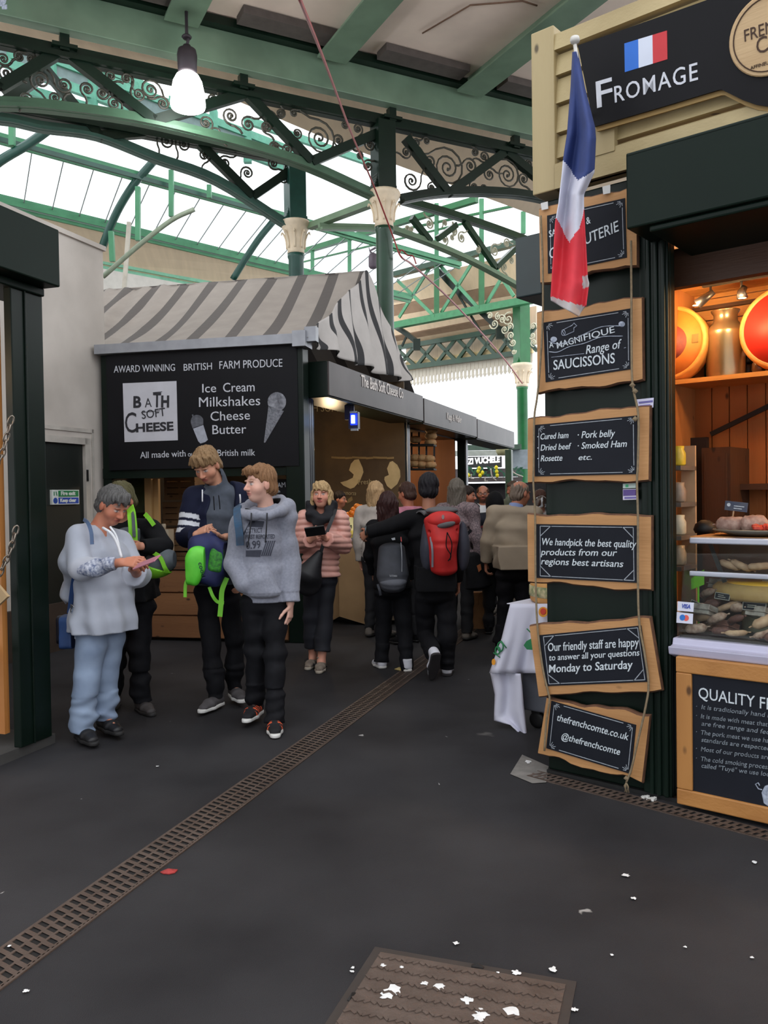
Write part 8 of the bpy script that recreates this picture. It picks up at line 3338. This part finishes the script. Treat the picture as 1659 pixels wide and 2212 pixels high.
b = MB(); ppoly(b, ell(957, 1117, 3, 5, 12), lambda x, y: j(x, y, -.372), .006, V((0, 1, 0)))
b.build('logo', mat('logo grey', (150, 130, 130), .6), r)

# ---------------------------------------------------------------- 8 man in the beige jacket
j = J(8.1)
g = Fig('balding man in a beige bomber jacket beside the chalkboards, seen from behind', (P(1100, 1400, 8.1).x, 8.1), yaw=125, pitch=10, hs=1.0, skin=(176, 118, 94), fat=1.15, hf=.007)
g.set(head=j(1124, 1066, 0), neck=j(1112, 1098, -.02), chest=j(1112, 1140, -.02), belly=j(1112, 1188, -.02), pelvis=j(1112, 1232, -.02), sa=j(1072, 1112, .0), sb=j(1152, 1112, .0), ea=j(1056, 1168, .03), wa=j(1050, 1212, .1),
      eb=j(1166, 1172, .05), wb=j(1150, 1190, .25), ha=j(1094, 1245, 0), hb=j(1130, 1245, 0), ka=j(1090, 1320, .04), kb=j(1132, 1324, .0), aa=j(1080, 1390, .02), ab=j(1130, 1400, -.06), ta=j(1084, 1402, .2), tb=j(1140, 1410, .14))
g.hands = [(j(1050, 1216, .1), (0, .3, -1), (1, 0, 0), (0, 1, .2), .5, 1.0)]
g.body(old=True)
g.hair((104, 92, 82), 'bald', 3, .008, .05)
z8 = float(j(1112, 1226).z)
g.top('beige_jacket', mat('beige cloth', (158, 142, 122), .85, c2=(140, 126, 108), sc=5), .03, hem=z8, fold=.01, seed=3, be=(.15, .115), hp_=(.14, .105), ch=(.15, .11), arm=(.06, .054, .04), open_neck=.06)
sdf_part('collar', mat('blue shirt', (130, 146, 190), .8), g.o, j(1090, 1110, -.15), j(1140, 1085, .15), .007, lambda F: F.ecap(nv(j(1113, 1103, -.02)), nv(j(1115, 1092, -.01)), (.075, .075), (.07, .07), (1, 0, 0), 0))
g.trousers(BLACKJ, .016, (0, 0), .006, 71)
g.shoes(BLACKC, SOLED, 1.0)

# ---------------------------------------------------------------- people further off, mostly heads and shoulders over the others
# label, px, head top y, depth, yaw, pitch, hair (colour, style, kwargs), top colour, trouser colour, joints moved (pixels and depth), extra
CROWD = [
    ('woman with long grey hair and a speckled dark top, behind the red rucksack', 987, 1036, 8.7, 150, 4, ((92, 86, 78), 'long', dict(back=.24, side_len=.2)), (74, 66, 72), (18, 18, 22), {}, (150, 130, 132)),
    ('dark-haired boy in a dark green jacket, just past the grey-haired woman', 1010, 1052, 9.6, 70, 6, ((42, 32, 28), 'short', {}), (30, 32, 28), (22, 22, 26), {}, None),
    ('bearded man with glasses in an open dark jacket and white shirt, facing the camera', 1043, 1049, 10.6, -8, 2, ((70, 50, 38), 'bald', {}), (206, 206, 208), (24, 24, 30), {}, None),
    ('person in a black hood and navy coat, beside the man in beige', 1070, 1066, 9.0, 165, 6, ((16, 16, 20), 'hood', {}), (26, 28, 40), (20, 20, 26), {}, None),
    ('man in a grey-green shirt with one hand to his face, far down the passage', 1108, 1041, 11.6, -60, 8, ((74, 60, 50), 'short', {}), (120, 128, 112), (40, 40, 44), dict(eb=(1096, 1092, -.1), wb=(1103, 1070, -.2)), None),
    ('brown-haired person glimpsed between two chalkboards, with a clear plastic bag', 1166, 1060, 8.6, 175, 4, ((58, 36, 28), 'fringe', {}), (160, 150, 146), (40, 40, 44), {}, None),
    ('blonde girl in a white top at the fruit counter', 812, 1042, 8.9, 150, 8, ((156, 128, 94), 'long', dict(back=.16, side_len=.13)), (186, 176, 168), (24, 24, 28), {}, None),
    ('woman with brown tied-up hair and a pink collar, before the painted wall', 878, 1044, 8.5, -130, 10, ((58, 40, 34), 'bun', {}), (178, 112, 130), (24, 24, 28), {}, None),
    ('dark-haired stallholder in profile behind the cheese counter', 733, 1062, 10.9, 75, 6, ((28, 22, 22), 'short', {}), (60, 48, 44), (30, 30, 34), {}, None),
]
for i, (lab, px, py, D, yaw, pit, (hc, st_, kw), tc, trc, mv, sp2) in enumerate(CROWD):
    j = J(D)
    p = j(px, py)
    g = Fig(lab, (p.x, D), yaw=yaw, pitch=pit, skin=((196, 140, 116), (176, 112, 86), (180, 120, 96))[i % 3], h=.016, hf=.0085)
    g.stand(min(1.86, p.z), yaw)
    g.j['head'] = nv(j(px, py) - g.root) - nv((0, 0, .118 * g.hs))
    for k, v in mv.items():
        g.set(**{k: j(*v)})
    for q in 'ab':
        w_, e_ = g.j['w' + q], g.j['e' + q]
        d = unit(w_ - e_)
        sdv = unit(g.j['sb'] - g.j['sa']) * (1 if q == 'a' else -1)
        g.hands.append((w_, d, sdv, np.cross(sdv, d), .5, .95))
    g.body(beard=(70, 46, 34) if 'bearded' in lab else None)
    if st_ == 'hood':
        lo = g.j['head'] + nv(g.root)
        sdf_part('hood', BLACKC, g.o, lo - .2, lo + .18, .009, lambda F: (F.ell(lo + nv((0, -.01, .0)), (.1, .12, .13)), F.cone(lo - nv((0, 0, .05)), lo - nv((0, 0, .16)), .09, .12, .04), F.fold(.006, (30, 30, 30), 2)))
    else:
        g.hair(hc, st_, i, .018, .064, h=.0085, **kw)
    m = mat('crowd top ' + str(i), tc, .85, c2=sp2, sc=70 if sp2 else 12, var=.15)
    g.top('jumper', m, .018, fold=.007, seed=i, h=.012)
    g.trousers(mat('crowd trousers ' + str(trc), trc, .85), .012, (0, 0), .006, i, h=.012)
    g.shoes(BLACKC if i % 2 else mat('crowd shoe', (120, 112, 104), .8), SOLED, .95, h=.009)
    if 'bearded' in lab:
        jk = mat('crowd jacket', (34, 34, 36), .8)

        def fc(F):
            c = g.j['chest'] + nv((0, -.17, 0))
            F.ecap(c + nv((0, 0, .3)), c - nv((0, 0, .5)), (.06, .16), (.09, .16), (1, 0, 0), .01, 'cut', flat=2)
        g.top('jacket', jk, .034, fold=.006, seed=4, h=.012, frontcut=fc, open_neck=.075)
        b = MB()
        for q in (-1, 1):
            c = V(g.hp(q * .031, .108, .006)) + g.root
            b.tube([c + V((.022 * math.cos(t), 0, .016 * math.sin(t))) for t in [k * math.pi / 6 for k in range(12)]], .0025, 4, True)
        b.tube([V(g.hp(-.01, .11, .01)) + g.root, V(g.hp(.01, .11, .01)) + g.root], .0025, 4)
        b.build('glasses', BLK, g.o)
# bags carried in the crowd
r = thing('tote_bag', 'black cloth bag swinging from the grey-haired woman\'s arm', 'bag', P(1032, 1285, 8.35))
o = P(1030, 1235, 8.35)
sdf_part('bag_body', BLACKC, r, o - V((.2, .15, .32)), o + V((.2, .15, .3)), .01, lambda F: (F.ecap(nv(o + V((-.04, 0, .16))), nv(o + V((.02, 0, -.14))), (.07, .06), (.15, .07), (1, 0, 0), 0), F.fold(.008, (20, 20, 20), 2)))
strap('handle', '', '', [o + V((-.08, 0, .15)), o + V((-.12, 0, .32)), o + V((-.05, .02, .42))], .03, .006, BLACKC, r, (0, -1, 0))
b = MB(); ppoly(b, [(1030, 1222), (1038, 1218), (1040, 1230), (1034, 1236)], lambda x, y: P(x, y, 8.27), .005, V((0, 1, 0)))
b.build('emblem', mat('emblem orange', (150, 84, 40), .7), r)
r = thing('paper_bag', 'brown paper carrier standing by the crowd\'s feet', 'bag', P(1042, 1325, 9.4))
c = P(1042, 1325, 9.4)
c.z = 0
b = MB(Matrix.Translation(c))
h_ = P(1042, 1278, 9.4).z
b.box((-.11, -.06, 0), (.11, .06, max(.3, h_)))
b.build('paper', mat('kraft paper', (150, 108, 70), .8, var=.15), r, bevel=.006)
b = MB(Matrix.Translation(c))
b.tube(bez([(-.05, -.06, .28), (-.04, -.06, .4), (.04, -.06, .4), (.05, -.06, .28)], 5), .004, 5)
b.build('handle', mat('kraft paper', (150, 108, 70)), r)
o = P(1168, 1094, 8.3)
sdf_part('x', mat_glass('clear film', (236, 238, 240), .5, .15), None, o - V((.14, .12, .16)), o + V((.14, .12, .16)), .009, lambda F: (F.ell(nv(o), (.085, .06, .11)), F.fold(.014, (40, 40, 40), 2)))
o = [k for k in bpy.data.objects if k.name.startswith('x')][-1]
o.name = 'plastic_bag'
tag(o, 'crumpled clear plastic bag held up between the chalkboards', 'bag')
r = thing('rucksack', 'navy rucksack with a red edge on the hooded person\'s back', 'bag', P(1052, 1230, 8.75))
o = P(1052, 1175, 8.72)
sdf_part('rucksack_body', mat('navy rucksack', (28, 30, 46), .8, var=.2), r, o - V((.2, .16, .32)), o + V((.2, .16, .32)), .01, lambda F: (F.ecap(nv(o + V((0, 0, .12))), nv(o - V((0, 0, .14))), (.11, .08), (.13, .09), (1, 0, 0), 0), F.fold(.006, (20, 20, 20), 2)))
strap('red_edge', '', '', [o + V((-.09, -.05, .17)), o + V((0, -.07, .2)), o + V((.1, -.05, .19))], .03, .02, mat('dull red', (120, 34, 40), .7), r)
